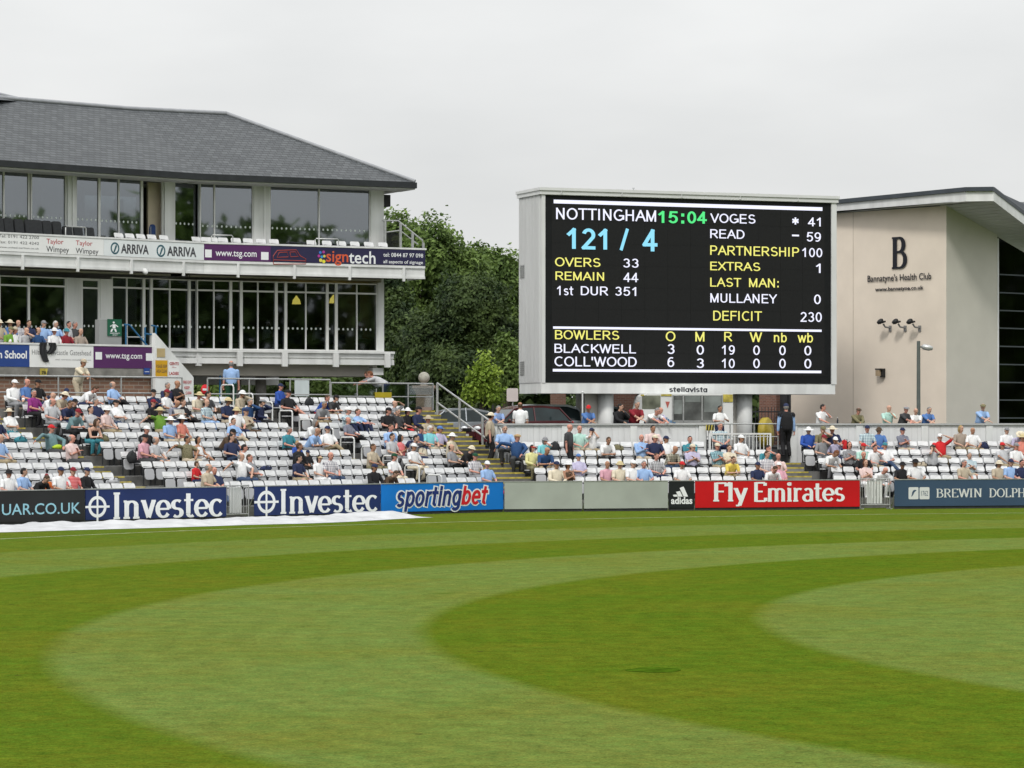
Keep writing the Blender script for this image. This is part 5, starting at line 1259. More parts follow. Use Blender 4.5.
def window(pl, px0, px1, z0, z1, splits=(), transom=None, dots=None, mt=None, name='window', fw=0.05):
    u0, u1 = pl.u(px0), pl.u(px1)
    m = MB()
    m.pbox(pl, u0, u1, z0, z0 + fw, -0.10, 0.0); m.pbox(pl, u0, u1, z1 - fw, z1, -0.10, 0.0)
    for a in (u0, u1 - fw): m.pbox(pl, a, a + fw, z0 + fw, z1 - fw, -0.10, 0.002)
    for s in splits:
        c = pl.u(s); m.pbox(pl, c - fw * 0.55, c + fw * 0.55, z0 + fw, z1 - fw, -0.10, 0.004)
    if transom: m.pbox(pl, u0 + fw, u1 - fw, transom - 0.035, transom + 0.035, -0.098, -0.002)
    w = m.build(name, FRAME, pav)
    MB().pbox(pl, u0 + fw, u1 - fw, z0 + fw, z1 - fw, -0.062, -0.05).build('pane', mt or WG, w)
    if dots:
        m = MB(); u = u0 + fw + 0.10
        while u < u1 - fw - 0.08:
            m.ngon([pl.P(u + 0.042 * math.cos(k * math.pi / 4), dots + 0.05 * math.sin(k * math.pi / 4), -0.044) for k in range(8)]); u += 0.21
        m.build('dot_print', DOTS, w)
    return w
def seg(pl, px0, px1, z0, z1, o0, o1, mt, name):
    return MB().pbox(pl, pl.u(px0), pl.u(px1), z0, z1, o0, o1).build(name, mt, pav)
# levels
sill = F2.z(383, 351.5); head = F2.z(383, 284); trans = F2.z(383, 294)
b_off = 1.6
B1 = Plane(F1.O + F1.n * b_off, F1.d); B2 = Plane(F2.O + F2.n * b_off, F2.d)
def meet(p, q):
    # where two plan lines cross, as u on each
    dx = q.O - p.O; den = p.d.x * q.d.y - p.d.y * q.d.x
    return (dx.x * q.d.y - dx.y * q.d.x) / den, (dx.x * p.d.y - dx.y * p.d.x) / den
bu1, bu2 = meet(B1, B2)
pt = B2.z(424, 248.3); pb = B2.z(424, 266.2); fb = B2.z(424, 279)
UPF = pb - 0.02                                        # upper floor
uhead = F2.z(380, 188.5)
B_END = B2.u(425); BL0 = -15.5
# --- upper storey openings
dz = F2.z(330, 229.5)
for px0, px1, sp in ((-62, -22, (-40,)), (-20, 29.5, (4,)), (31, 66.5, ())):
    window(F1, px0, px1, UPF, F1.z(20, 171), sp, None, F1.z(10, 215.5), WG_UP)
uh1 = F1.z(20, 171)
MB().pbox(F1, F1.u(45), F1.u(64), UPF + 0.1, uh1 - 0.1, -0.34, -0.3).build('blind', pal('pale_blind', (0.55, 0.58, 0.55), 0.8, 0.05, 2), pav)
for px0, px1 in ((66.5, 75.5), (163.5, 173.8)): seg(F1, px0, px1, UPF, uh1 + 0.05, -0.12, 0.10, WHITE_PAINT, 'column')
seg(F1, 70.5, 72.5, UPF, uh1, 0.10, 0.16, WHITE_METAL, 'downpipe')
window(F1, 75.5, 99.5, UPF, uh1, (), None, F1.z(87, 219.5), WG_UP)
window(F1, 99.5, 142.0, UPF, uh1, (119,), None, F1.z(120, 221.5), WG_UP, 'sliding_window')
dw = MB(); u0, u1 = F1.u(142.0), F1.u(163.5)
dw.pbox(F1, u0, u0 + 0.06, UPF, uh1, -0.1, 0.0); dw.pbox(F1, u1 - 0.06, u1, UPF, uh1, -0.1, 0.0); dw.pbox(F1, u0 + 0.06, u1 - 0.06, uh1 - 0.06, uh1, -0.1, 0.0)
dwo = dw.build('doorway', FRAME, pav)
MB().pbox(F1, u0 + 0.06, u0 + 0.5, UPF, uh1 - 0.7, -2.1, -2.04).build('inner_door', pal('dark_door', (0.05, 0.042, 0.035), 0.6, 0.2, 3), dwo)
MB().pbox(F1, u0 + 0.62, u1 + 0.3, UPF, uh1 - 0.07, -0.55, -0.45).build('inner_wall', pal('beige_paint', (0.60, 0.52, 0.40), 0.8, 0.06, 2), dwo)
window(F1, 173.8, 199.8, UPF, uh1, (), None, F1.z(190, 224), WG_UP)
uh2 = uhead
window(F2, 199.8, 253.5, UPF, uh2, (214.5,), None, F2.z(240, 227), WG_UP)
seg(F2, 253.5, 269.5, UPF, uh2 + 0.05, -0.12, 0.06, WHITE_PAINT, 'column'); seg(F2, 263.2, 265, UPF, uh2, 0.06, 0.12, WHITE_METAL, 'downpipe')
window(F2, 269.5, 370.5, UPF, uh2, (319.2,), None, F2.z(320, 229.5), WG_UP)
seg(F2, 370.5, 383.3, UPF, uh2 + 0.05, -0.12, 0.06, WHITE_PAINT, 'column')
MB().pbox(F2, L2 - 0.02, L2 + 0.28, uh2 - 0.75, uh2 - 0.25, -0.6, -0.05).build('corner_lamp', BLACK_PLASTIC, pav)
for pl, a, b in ((F1, F1.u(-62), 0.0), (F2, 0.0, L2)):
    MB().pbox(pl, a, b, uh1 + 0.002 if pl is F1 else uh2 + 0.002, (uh1 if pl is F1 else uh2) + 0.28, -0.12, 0.03).build('lintel', WHITE_PAINT, pav)
# --- rooms behind the glass
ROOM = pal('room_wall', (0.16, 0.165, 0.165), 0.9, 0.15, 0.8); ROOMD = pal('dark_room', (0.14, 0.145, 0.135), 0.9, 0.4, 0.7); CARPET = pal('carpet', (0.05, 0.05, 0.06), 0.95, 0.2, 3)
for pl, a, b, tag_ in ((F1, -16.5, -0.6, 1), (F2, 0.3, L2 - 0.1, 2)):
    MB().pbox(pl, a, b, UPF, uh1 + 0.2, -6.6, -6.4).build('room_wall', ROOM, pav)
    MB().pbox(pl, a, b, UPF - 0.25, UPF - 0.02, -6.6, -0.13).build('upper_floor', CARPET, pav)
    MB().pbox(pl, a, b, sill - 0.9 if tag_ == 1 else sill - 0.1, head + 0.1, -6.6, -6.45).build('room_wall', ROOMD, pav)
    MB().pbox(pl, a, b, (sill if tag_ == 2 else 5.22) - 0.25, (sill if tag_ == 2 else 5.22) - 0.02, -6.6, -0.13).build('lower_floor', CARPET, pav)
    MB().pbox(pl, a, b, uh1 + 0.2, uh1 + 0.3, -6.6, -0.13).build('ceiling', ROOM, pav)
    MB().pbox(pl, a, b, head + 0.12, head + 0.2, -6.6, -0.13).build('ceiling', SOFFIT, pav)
E2w = Plane(Cp, (F2.n.x * -1, F2.n.y * -1))
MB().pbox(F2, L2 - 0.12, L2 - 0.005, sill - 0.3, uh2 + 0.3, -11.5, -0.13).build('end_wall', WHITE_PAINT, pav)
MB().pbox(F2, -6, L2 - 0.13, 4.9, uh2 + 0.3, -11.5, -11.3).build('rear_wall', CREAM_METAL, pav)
# --- lower storey: tall narrow windows between white posts
dl = F2.z(300, 328.5)
def lower(pl, px0, px1, mid=None, z0=None):
    window(pl, px0, px1, z0 or sill, head, (mid,) if mid else (), trans, dl, WG, fw=0.045)
TER = 5.2
window(F1, -62, 29, TER, F1.z(20, 276), (0,), F1.z(20, 285.5), F1.z(20, 327), WG)
window(F1, 29, 66, TER, F1.z(50, 277), (), F1.z(50, 286), F1.z(50, 327), WG)
h1 = F1.z(50, 277)
seg(F1, 66, 81, TER, h1, -0.12, 0.03, WHITE_PAINT, 'column')
d = window(F1, 81, 100, TER, h1, (), F1.z(90, 288), F1.z(90, 326), WG, 'door', 0.09)
MB().pbox(F1, F1.u(98), F1.u(98.8), TER + 0.95, TER + 1.15, 0.0, 0.05).build('door_handle', GALV, d)
seg(F1, 100, 112, TER, h1, -0.12, 0.03, WHITE_PAINT, 'column')
for px0, px1, md in ((112, 143.5, 127), (143.5, 151, None), (151, 189, 170), (189, 197, None)): lower(F1, px0, px1, md)
for px0, px1, md in ((197, 230.5, 214), (230.5, 241, None), (241, 276, 258), (276, 285.5, None), (285.5, 327, 306), (327, 336, None), (336, 377.5, 357)): lower(F2, px0, px1, md)
seg(F2, 377.5, 383.5, sill - 0.05, head + 0.05, -0.12, 0.06, WHITE_PAINT, 'column')
for pl, pxs in ((F1, (143.5, 151, 189)), (F2, (230.5, 241, 276, 285.5, 327, 336))):
    for px in pxs: c = pl.u(px); MB().pbox(pl, c - 0.06, c + 0.06, sill, head, 0.004, 0.05).build('post', FRAME, pav)
for pl, px0, px1 in ((F1, 178, 187), (F2, 232, 239.5), (F2, 277.5, 284), (F2, 329, 335)):   # little plant boxes and boxes on the inner sill
    MB().pbox(pl, pl.u(px0), pl.u(px1), sill + 0.05, sill + 0.27, -0.5, -0.3).build('sill_box', SOFFIT, pav)
for px in (371, 202): MB().pbox(F2, F2.u(px), F2.u(px) + 0.14, sill, head, -1.6, -1.46).build('inner_column', pal('blue_column', (0.30, 0.36, 0.40), 0.6, 0.1, 2), pav)
for px, py in ((317, 298.5), (354.5, 297.5)):
    c = F2.P(F2.u(px), F2.z(px, py), -2.2); lo_ = MB().lathe(c, [(0.19, -0.16), (0.15, 0.02), (0.06, 0.14), (0.02, 0.2)], 12).build('pendant_lamp', emit('lamp_yellow', (0.85, 0.62, 0.12), 2.2), pav)
    MB().tube([c + Vector((0, 0, 0.2)), c + Vector((0, 0, 0.75))], 0.01, 5).build('lamp_cord', BLACK_PLASTIC, lo_)
# dining tables in the lower room
for px in (250, 300, 345, 165):
    pl = F2 if px > 200 else F1
    c = pl.P(pl.u(px), sill - 0.02, -1.5)
    t = thing('dining_table', f'cloth covered dining table behind the lower pavilion glass {dict(((250, "between the posts near the bend"), (300, "under the first yellow lamp"), (345, "by the corner lamp"), (165, "over the fin sign stairs")))[px]}', 'table', c, pl.rot())
    a = MB(); pts = [(0.62 * math.cos(2 * math.pi * i / 24) , 0.62 * math.sin(2 * math.pi * i / 24)) for i in range(24)]
    a.add([(x, y, 0.75) for x, y in pts] + [(x * (1.03 + 0.05 * math.sin(i * 3.1)), y * (1.03 + 0.05 * math.sin(i * 3.1)), 0.35) for i, (x, y) in enumerate(pts)], [tuple(range(24))] + [(i, (i + 1) % 24, 24 + (i + 1) % 24, 24 + i) for i in range(24)])
    a = a.build('tablecloth', pal('navy_cloth', (0.04, 0.06, 0.11), 0.8, 0.15, 3)); a.parent = t
    a = MB().lathe((0, 0, 0), [(0.28, 0), (0.26, 0.03), (0.04, 0.06), (0.04, 0.74)], 12).build('pedestal', DARK_STEEL); a.parent = t
# --- under the windows: white beams with hanging brackets, painted slab, columns
for pl, a, b in ((F1, F1.u(155), 0.12), (F2, -0.10, L2 + 0.35)):
    MB().pbox(pl, a, b, sill - 0.10, sill - 0.004, -0.1, 0.24).build('sill_board', WHITE_METAL, pav)
    MB().pbox(pl, a, b, sill - 0.30, sill - 0.103, -0.1, 0.13).build('beam', WHITE_METAL, pav)
    MB().pbox(pl, a, b, sill - 0.58, sill - 0.36, -0.1, 0.17).build('beam', WHITE_METAL, pav)
    MB().pbox(pl, a, b, sill - 0.36, sill - 0.30, -0.1, 0.06).build('beam_recess', CREAM_METAL, pav)
    MB().pbox(pl, a - 2, b - 0.5, sill - 1.06, sill - 0.585, -3.2, -0.5).build('soffit_slab', SOFFIT, pav)
for pl, px in ((F1, 195), (F2, 237.5), (F2, 282.5), (F2, 333.5), (F2, 385)):
    c = pl.u(px); MB().pbox(pl, c - 0.12, c + 0.12, sill - 0.68, sill - 0.105, 0.18, 0.30).build('bracket', WHITE_METAL, pav)
MB().pbox(F2, L2 - 0.55, L2 - 0.05, sill - 1.0, sill - 0.70, -0.6, -0.05).build('end_block', WHITE_PAINT, pav)
for px in (255.5, 281):
    c = F2.P(F2.u(px), WALK_Z, -2.2); MB().lathe(c, [(0.23, 0), (0.23, sill - 1.06 - WALK_Z)], 20).build('column', CONCRETE, pav)
for px in (135, 175):
    c = F1.P(F1.u(px), WALK_Z, -2.2); MB().lathe(c, [(0.23, 0), (0.23, sill - 1.06 - WALK_Z)], 20).build('column', CONCRETE, pav)
# --- balcony
for pl, a, b, of in ((F1, BL0, bu1 * 0.98, 0), (F2, bu2 * 0.5, B_END, 0)):
    MB().pbox(pl, a, b, fb + 0.06, pb - 0.03, -0.1, b_off - 0.12).build('balcony_slab', SOFFIT, pav)
for pl, a, b in ((B1, BL0, bu1), (B2, bu2, B_END)):
    MB().pbox(pl, a, b, pb, pt - 0.07, -0.10, 0.0).build('parapet', WHITE_PAINT, pav)
    MB().pbox(pl, a, b + (0.05 if pl is B2 else 0), pt - 0.07, pt, -0.14, 0.05).build('parapet_capping', WHITE_METAL, pav)
    MB().pbox(pl, a, b, pb - 0.10, pb - 0.003, -0.12, 0.03).build('fascia_beam', WHITE_METAL, pav)
    MB().pbox(pl, a, b, fb + 0.10, pb - 0.103, -0.12, -0.03).build('fascia_beam', WHITE_METAL, pav)
    MB().pbox(pl, a, b, fb, fb + 0.097, -0.14, 0.02).build('fascia_beam', WHITE_METAL, pav)
    n = 6 if pl is B1 else 4
    for i in range(n):
        c = a + (b - a) * (i + 0.6) / n; MB().pbox(pl, c - 0.05, c + 0.05, fb - 0.12, pb - 0.105, -0.027, 0.06).build('bracket', WHITE_METAL, pav)
MB().pbox(B2, B_END - 0.1, B_END, pb, pt - 0.07, -1.5, -0.102).build('parapet', WHITE_PAINT, pav)
MB().pbox(B2, B_END - 0.12, B_END - 0.01, fb, pb - 0.1, -1.5, -0.12).build('fascia_beam', WHITE_METAL, pav)
for px, lab in ((145.5, 'near the middle of the balcony'),):
    c = B1.P(B1.u(px), fb - 0.1, 0.1); fl2 = thing('spotlight', 'small white spotlight hanging under the balcony fascia', 'spotlight', c)
    MB().lathe(c, [(0.05, 0.0), (0.09, 0.05), (0.11, 0.2), (0.08, 0.24)], 12, axis=(-0.6, 0.3, 0.7)).build('lamp_head', WHITE_METAL, fl2); MB().tube([c, c + Vector((0.05, 0.06, 0.2))], 0.02, 6).build('bracket', GALV, fl2)
# --- roof
e_off = 1.35
ze_ = 13.35
G1 = Plane(F1.O + F1.n * e_off, F1.d); G2 = Plane(F2.O + F2.n * e_off, F2.d)
g1, g2 = meet(G1, G2); ge = G2.u(415)
ze_ = G2.z(415, 184.5) + 0.10
wR = 6.1
def back_pt(pl, u, w, z): return pl.P(u, z, -w)
H1 = G1.back(wR); H2 = G2.back(wR); r1, r2 = meet(H1, H2)
re = ge - wR * 1.0
zr = H2.z(228, 114.2)
J1 = G1.back(2 * wR); J2 = G2.back(2 * wR); j1, j2 = meet(J1, J2)
UL = -17.5
r_f1 = [G1.P(UL, ze_), G1.P(g1, ze_), H1.P(r1, zr), H1.P(UL, zr)]
r_f2 = [G2.P(g2, ze_), G2.P(ge, ze_), H2.P(re, zr), H2.P(r2, zr)]
r_hip = [G2.P(ge, ze_), J2.P(ge, ze_), H2.P(re, zr)]
r_b2 = [J2.P(ge, ze_), J2.P(j2, ze_), H2.P(r2, zr), H2.P(re, zr)]
r_b1 = [J1.P(j1, ze_), J1.P(UL, ze_), H1.P(UL, zr), H1.P(r1, zr)]
dn = Vector((0, 0, -0.10))
ro = MB().prism(r_f1, dn).build('roof_slope', SLATE1, pav); MB().prism(r_b1, dn).build('roof_slope', SLATE1, pav)
MB().prism(r_f2, dn).build('roof_slope', SLATE2, pav); MB().prism(r_hip, dn).build('roof_slope', SLATE2, pav); MB().prism(r_b2, dn).build('roof_slope', SLATE2, pav)
up = Vector((0, 0, 0.03)); CAPM = pal('ridge_lead', (0.26, 0.27, 0.29), 0.5, 0.12, 3)
MB().tube([H1.P(UL, zr) + up, H1.P(r1, zr) + up, H2.P(re, zr) + up], 0.10, 8).build('ridge_cap', CAPM, pav)
MB().tube([H2.P(re, zr) + up, G2.P(ge, ze_) + up], 0.085, 8).build('hip_cap', CAPM, pav)
MB().tube([H2.P(re, zr) + up, J2.P(ge, ze_) + up], 0.085, 8).build('hip_cap', CAPM, pav)
GUT = pal('gutter_black', (0.022, 0.025, 0.028), 0.4, 0.2, 3)
MB().pbox(G1, UL, g1, ze_ - 0.26, ze_ - 0.02, -0.06, 0.10).build('gutter', GUT, pav)
MB().pbox(G2, g2, ge + 0.05, ze_ - 0.26, ze_ - 0.02, -0.06, 0.10).build('gutter', GUT, pav)
MB().pbox(G2, ge - 0.05, ge + 0.10, ze_ - 0.26, ze_ - 0.02, -2 * wR, -0.065).build('gutter', GUT, pav)
SOFW = pal('eave_soffit', (0.50, 0.51, 0.50), 0.7, 0.06, 2)
MB().pbox(G1, UL, g1, ze_ - 0.32, ze_ - 0.265, -e_off - 0.1, 0.0).build('eave_soffit', SOFW, pav)
MB().pbox(G2, g2, ge, ze_ - 0.32, ze_ - 0.265, -e_off - 0.1, 0.0).build('eave_soffit', SOFW, pav)
MB().pbox(G2, ge - 1.3, ge - 0.06, ze_ - 0.32, ze_ - 0.265, -2 * wR, -e_off - 0.11).build('eave_soffit', SOFW, pav)
# higher roof rising at the far end of the ridge
c0 = H1.P(H1.u(21), zr, 0.0); uu = H1.u(21)
MB().add([H1.P(uu, zr - 0.05, 0.02), H1.P(uu - 5.5, zr - 0.4, 2.6), H1.P(uu - 5.5, zr + 1.0, -1.5), H1.P(uu - 5.5, zr - 0.4, -4.5)], [(0, 1, 2), (0, 2, 3), (0, 3, 1), (1, 3, 2)]).build('roof_slope', SLATE1, pav)
MB().tube([H1.P(uu, zr + 0.02, 0.02), H1.P(uu - 5.5, zr + 1.04, -1.5)], 0.09, 8).build('ridge_cap', CAPM, pav)

# --- signs along the balcony
PURPLE = pal('purple_vinyl', (0.085, 0.022, 0.105), 0.45, 0.08, 1); NAVY2 = pal('dark_navy_vinyl', (0.022, 0.020, 0.062), 0.45, 0.08, 1)
SIGNW = pal('white_vinyl', (0.76, 0.77, 0.77), 0.45, 0.04, 1); SIGNB = pal('cool_white_vinyl', (0.70, 0.74, 0.76), 0.45, 0.04, 1)
TXT = pal('dark_grey_print', (0.06, 0.06, 0.07), 0.5, 0.1, 2); TXTR = pal('red_print', (0.42, 0.05, 0.06), 0.5, 0.1, 2); TXTT = pal('teal_print', (0.03, 0.10, 0.13), 0.5, 0.1, 2)
ORANGE = pal('orange_print', (0.60, 0.10, 0.04), 0.5, 0.1, 2)
GRP = 'advertising banners on the pavilion'
def banner(pl, u0, u1, m, label, z0, z1, th=0.03):
    t = thing('banner', label, 'banner', pl.P((u0 + u1) / 2, z0, 0.02), 0, GRP)
    MB().pbox(pl, u0, u1, z0, z1, 0.003, th).build('panel', m, t); return t
zb0, zb1 = pb + 0.015, pt - 0.085
uA = B1.u(103.5)
bn = banner(B1, B1.u(-60), uA - 0.01, SIGNW, 'white balcony banner with telephone numbers and red and black house builder names', zb0, zb1)
O = 0.034
lettering(bn, B1, TXT, [('Tel: 0191 422 2700', -2, 234.2, 38.5, 239.2), ('Fax: 0191 422 4242', -2, 240.3, 38.5, 245.0), ('www.united-carlton.co.uk', -2, 246.0, 38.5, 249.6), ('email: enquiries@united-carlton.co.uk', -2, 250.6, 38.5, 253.0),
    ('Wimpey', 45.8, 246.0, 68.5, 254.6, {'bold': 0.005}), ('Wimpey', 75.2, 247.8, 98, 256.0, {'bold': 0.005})], O)
lettering(bn, B1, TXTR, [('Taylor', 46, 238.6, 63, 246.0, {'bold': 0.005}), ('Taylor', 75.4, 240.4, 92, 247.4, {'bold': 0.005})], O)
bn = banner(B1, uA + 0.002, bu1, SIGNB, 'pale banner with two teal roundels and bold black transport name twice', zb0, zb1)
lettering(bn, B1, TXT, [('ARRIVA', 120.5, 243.8, 148.3, 254.6, {'bold': 0.03}), ('ARRIVA', 166.6, 246.2, 195.8, 257.2, {'bold': 0.03})], O)
m = MB()
for cx, cy in ((114.5, 248.3), (160.5, 250.9)):
    u, z = B1.uz(cx, cy); r = (B1.u(cx + 4.4) - B1.u(cx - 4.4)) / 2
    for i in range(20):
        a, b = 2 * math.pi * i / 20, 2 * math.pi * (i + 1) / 20
        m.ngon([B1.P(u + q * r * math.cos(t), z + q * r * 1.15 * math.sin(t), O) for q, t in ((0.72, a), (1, a), (1, b), (0.72, b))])
    m.ngon([B1.P(u + x * r, z + y * r, O) for x, y in ((-0.35, -0.7), (-0.05, -0.75), (0.45, 0.35), (0.35, 0.75), (0.1, 0.5))])
m.build('emblem', TXTT, bn)
uP = B2.u(270.5)
bn = banner(B2, bu2, uP - 0.005, PURPLE, 'purple balcony banner with white web address between two white squares', zb0, zb1)
lettering(bn, B2, LET_WHITE, [('www.tsg.com', 215.2, 250.4, 256.3, 259.2, {'bold': 0.012})], O)
m = MB()
for x0, x1 in ((204.8, 211.4), (260.8, 268.2)):
    u0, z1 = B2.uz(x0, 249.5 if x0 < 230 else 252); u1, z0 = B2.uz(x1, 257.5 if x0 < 230 else 260); m.pbox(B2, u0, u1, z0, z1, 0.03, O)
m.build('square_emblem', LET_WHITE, bn)
bn = banner(B2, uP + 0.002, B_END, NAVY2, 'dark navy balcony banner with orange van outline and coloured dots', zb0, zb1)
lettering(bn, B2, LET_WHITE, [('tech', 348.5, 250.8, 375.2, 264.2, {'bold': 0.012}), ('tel: 0844 87 97 098', 383, 252.6, 422.8, 257.8, {'bold': 0.01}), ('all aspects of signage', 383, 259.8, 422.6, 265.2, {'bold': 0.01})], O)
lettering(bn, B2, ORANGE, [('sign', 325.8, 250.8, 348.0, 266.0, {'bold': 0.012})], O)
m = MB()
def poly(pts, off=O):
    m.tube([B2.P(*B2.uz(x, y), off) for x, y in pts], 0.018, 4, caps=False, smooth=False)
poly([(273, 263.5), (273, 256), (277, 250.5), (296, 250), (300, 256), (305.5, 259), (305.5, 264), (273, 264.2)])
poly([(279, 252.5), (287, 252.2), (288, 257), (276.5, 257.5), (279, 252.5)]); poly([(289.5, 252.2), (295, 252), (298, 256.5), (290.5, 257), (289.5, 252.2)]); poly([(273, 260), (305, 261)])
m.build('outline_print', pal('van_outline_orange', (0.34, 0.06, 0.05), 0.5, 0.1, 2), bn)
for i, (x, y, c) in enumerate(((320, 252.5, (0.05, 0.2, 0.6)), (323.3, 252, (0.4, 0.05, 0.3)), (318.6, 256, (0.4, 0.04, 0.3)), (321.5, 256.8, (0.03, 0.3, 0.6)), (324, 256.2, (0.6, 0.5, 0.1)), (320.4, 260.3, (0.7, 0.6, 0.1)), (323.5, 261.5, (0.7, 0.65, 0.05)))):
    u, z = B2.uz(x, y); m = MB(); r = 0.06 if i < 5 else 0.075; m.ngon([B2.P(u + r * math.cos(k * math.pi / 5), z + r * math.sin(k * math.pi / 5), O) for k in range(10)]); m.build('dot_print', pal(f'dot_{i}', c, 0.5, 0.05, 2), bn)

# --- balcony furniture
def kiosk_seat(loc, rz, label):
    t = thing('upholstered_seat', label, 'seat', loc, rz, 'dark padded seats on the pavilion balcony')
    a = MB(); rr = round_rect(0.395, 0.45, 1.22, 0.08, 3); f = [(x, 0.05 + (z - 0.45) * 0.2, z) for x, z in rr]; b = [(x, y + 0.12, z) for x, y, z in f]; n = len(f)
    a.add(f + b, [tuple(range(n)), tuple(range(n, 2 * n))[::-1]] + [(i, n + i, n + (i + 1) % n, (i + 1) % n) for i in range(n)])
    a = a.build('backrest', CHARCOAL_FABRIC); a.parent = t
    a = MB().box((0, -0.2, 0.42), (0.52, 0.5, 0.12)).build('seat_pan', CHARCOAL_FABRIC); a.parent = t
    for sx in (-0.2, 0.2):
        a = MB().box((sx, -0.1, 0.18), (0.04, 0.4, 0.36)).build('leg', DARK_STEEL); a.parent = t
    return t
ks = None
dxs = (1.5, 11, 21.5, 32, 40, 49.5, 59.5, 70.5, 81, 92.5)
ORD = ['first', 'second', 'third', 'fourth', 'fifth', 'sixth', 'seventh', 'eighth', 'ninth', 'tenth']
SB1 = B1.back(0.55)
for i, px in enumerate(dxs):
    top = SB1.z(px, 217.2 + 0.065 * px + (4 if px > 65 else 0))
    loc = SB1.P(SB1.u(px), top - 1.22); lab = f'dark padded balcony seat, {ORD[9 - i]} from the white plastic ones'
    if ks is None: ks = kiosk_seat(loc, B1.rot(), lab)
    else: copy_thing(ks, loc, B1.rot(), lab)
# blue chair standing in the open doorway
c = F1.P(F1.u(153), UPF, 0.30)
bc = thing('plastic_chair', 'tall blue chair in the open balcony doorway', 'chair', c, F1.rot() + 0.4)
BLUEC = pal('blue_upholstery', (0.02, 0.05, 0.16), 0.7, 0.1, 6)
a = MB(); rr = round_rect(0.46, 0.8, 1.50, 0.2, 4); a.prism([(x, 0.2, z) for x, z in rr], (0, 0.05, 0)); a = a.build('backrest', BLUEC); a.parent = bc
a = MB().box((0, 0, 0.76), (0.44, 0.44, 0.07)).build('seat_pan', BLUEC); a.parent = bc
for sx in (-0.19, 0.19):
    for sy in (-0.19, 0.19):
        a = MB().tube([(sx, sy, 0), (sx, sy, 0.74 if sy < 0 else 1.4)], 0.015, 6).build('leg', GALV); a.parent = bc
c = F1.P(F1.u(189), UPF, -0.9)
tb = thing('draped_table', 'table under a pale blue cloth behind the upper window', 'table', c, F1.rot())
a = MB(); n = 28; ring = [(0.75 * math.cos(2 * math.pi * i / n) * 1.2, 0.45 * math.sin(2 * math.pi * i / n)) for i in range(n)]
a.add([(x, y, 0.95) for x, y in ring] + [(x * (1.05 + .05 * math.sin(i * 2.3)), y * (1.05 + .05 * math.sin(i * 2.3)), 0.05) for i, (x, y) in enumerate(ring)], [tuple(range(n))] + [(i, (i + 1) % n, n + (i + 1) % n, n + i) for i in range(n)])
a = a.build('tablecloth', pal('pale_blue_cloth', (0.17, 0.23, 0.32), 0.8, 0.15, 4)); a.parent = tb
a = MB().ball((0.1, 0, 1.05), 0.15, 0.12, 0.14).build('centrepiece', pal('cloth_white', (0.5, 0.52, 0.53), 0.8, 0.1, 4)); a.parent = tb
# short grey rails along the parapet, and the stair rail at the end
for pl, px0, px1, y, lab in ((B1, 65.5, 86, 226.3, 'short grey rail on the balcony in front of the dark seats'), (B2, 211.5, 232.8, 234.8, 'short grey rail on the balcony over the purple banner'), (B2, 315, 338.5, 238.4, 'short grey rail on the balcony over the coloured dots')):
    q = pl.back(0.1); u0, u1 = q.u(px0), q.u(px1); z1 = q.z(px0, y)
    t = thing('balcony_rail', lab, 'railing', q.P(u0, pt, 0), 0, 'short rails on the balcony')
    MB().tube([q.P(u0, pt - 0.06, 0), q.P(u0, z1 - 0.05, 0), q.P(u0 + 0.05, z1, 0), q.P(u1 - 0.05, z1, 0), q.P(u1, z1 - 0.05, 0), q.P(u1, pt - 0.06, 0)], 0.026, 7).build('rail', GALV, t)
    for u in (u0, u1): MB().pbox(q, u - 0.05, u + 0.05, pt - 0.02, pt + 0.012, -0.05, 0.05).build('base_flange', GALV, t)
bk = B2.back(1.0); t = thing('balcony_rail', 'grey sloping stair rail at the open end of the balcony', 'railing', bk.P(bk.u(400), pt, 0), 0, 'short rails on the balcony')
def bp(x, y, o=0.0): return bk.P(*bk.uz(x, y), o)
MB().tube([bp(382, 220.5), bp(398, 220.8), bp(422.5, 240.5), bp(423.5, 247.5)], 0.035, 8).build('top_rail', GALV, t)
MB().tube([bp(384, 232.5), bp(400, 230.5), bp(418, 244.5)], 0.028, 8).build('middle_rail', GALV, t)
for x, y0 in ((385, 221), (400.5, 223), (412.5, 232.8), (423.3, 243)):
    MB().pbox(bk, bk.u(x) - 0.045, bk.u(x) + 0.045, pb, bk.z(x, y0), -0.04, 0.04).build('post', GALV, t)
MB().pbox(bk, bk.u(386), bk.u(399), pb, bk.z(392, 232), -0.012, 0.0).build('infill_panel', glass('smoked_panel', (0.35, 0.33, 0.28), 0.1, 0.0), t)

# ---------------------------------------------------------------- the terrace in front of the pavilion, with the spectators' parapet
TW = LB.back(15.9)
ter = thing('terrace', 'raised brick terrace with white parapet in front of the pavilion', 'terrace', TW.P(4, WALK_Z, -1))
t0, t1 = TW.u(-62), TW.u(155.3)
tz1 = TW.z(80, 343.8); tz0 = TW.z(80, 368.0); tzb = TW.z(80, 377.5)
TBR = brickmat('terrace_brick', (0.23, 0.125, 0.08), (0.16, 0.085, 0.06), (0.25, 0.21, 0.17), 0.45, 0.15, plane=LB)
MB().pbox(TW, t0, t1, WALK_Z - 0.2, tzb, -0.35, -0.10).build('brick_wall', TBR, ter)
MB().pbox(TW, t0, t1, tzb, tz0 - 0.003, -0.30, 0.02).build('slab_edge', pal('weathered_concrete', (0.20, 0.195, 0.18), 0.95, 0.35, 2.2, bump=0.3), ter)
MB().pbox(TW, t0, t1, tz0, tz1 - 0.07, -0.12, 0.0).build('parapet', WHITE_PAINT, ter)
MB().pbox(TW, t0, t1 + 0.02, tz1 - 0.07, tz1, -0.2, 0.05).build('parapet_capping', WHITE_METAL, ter)
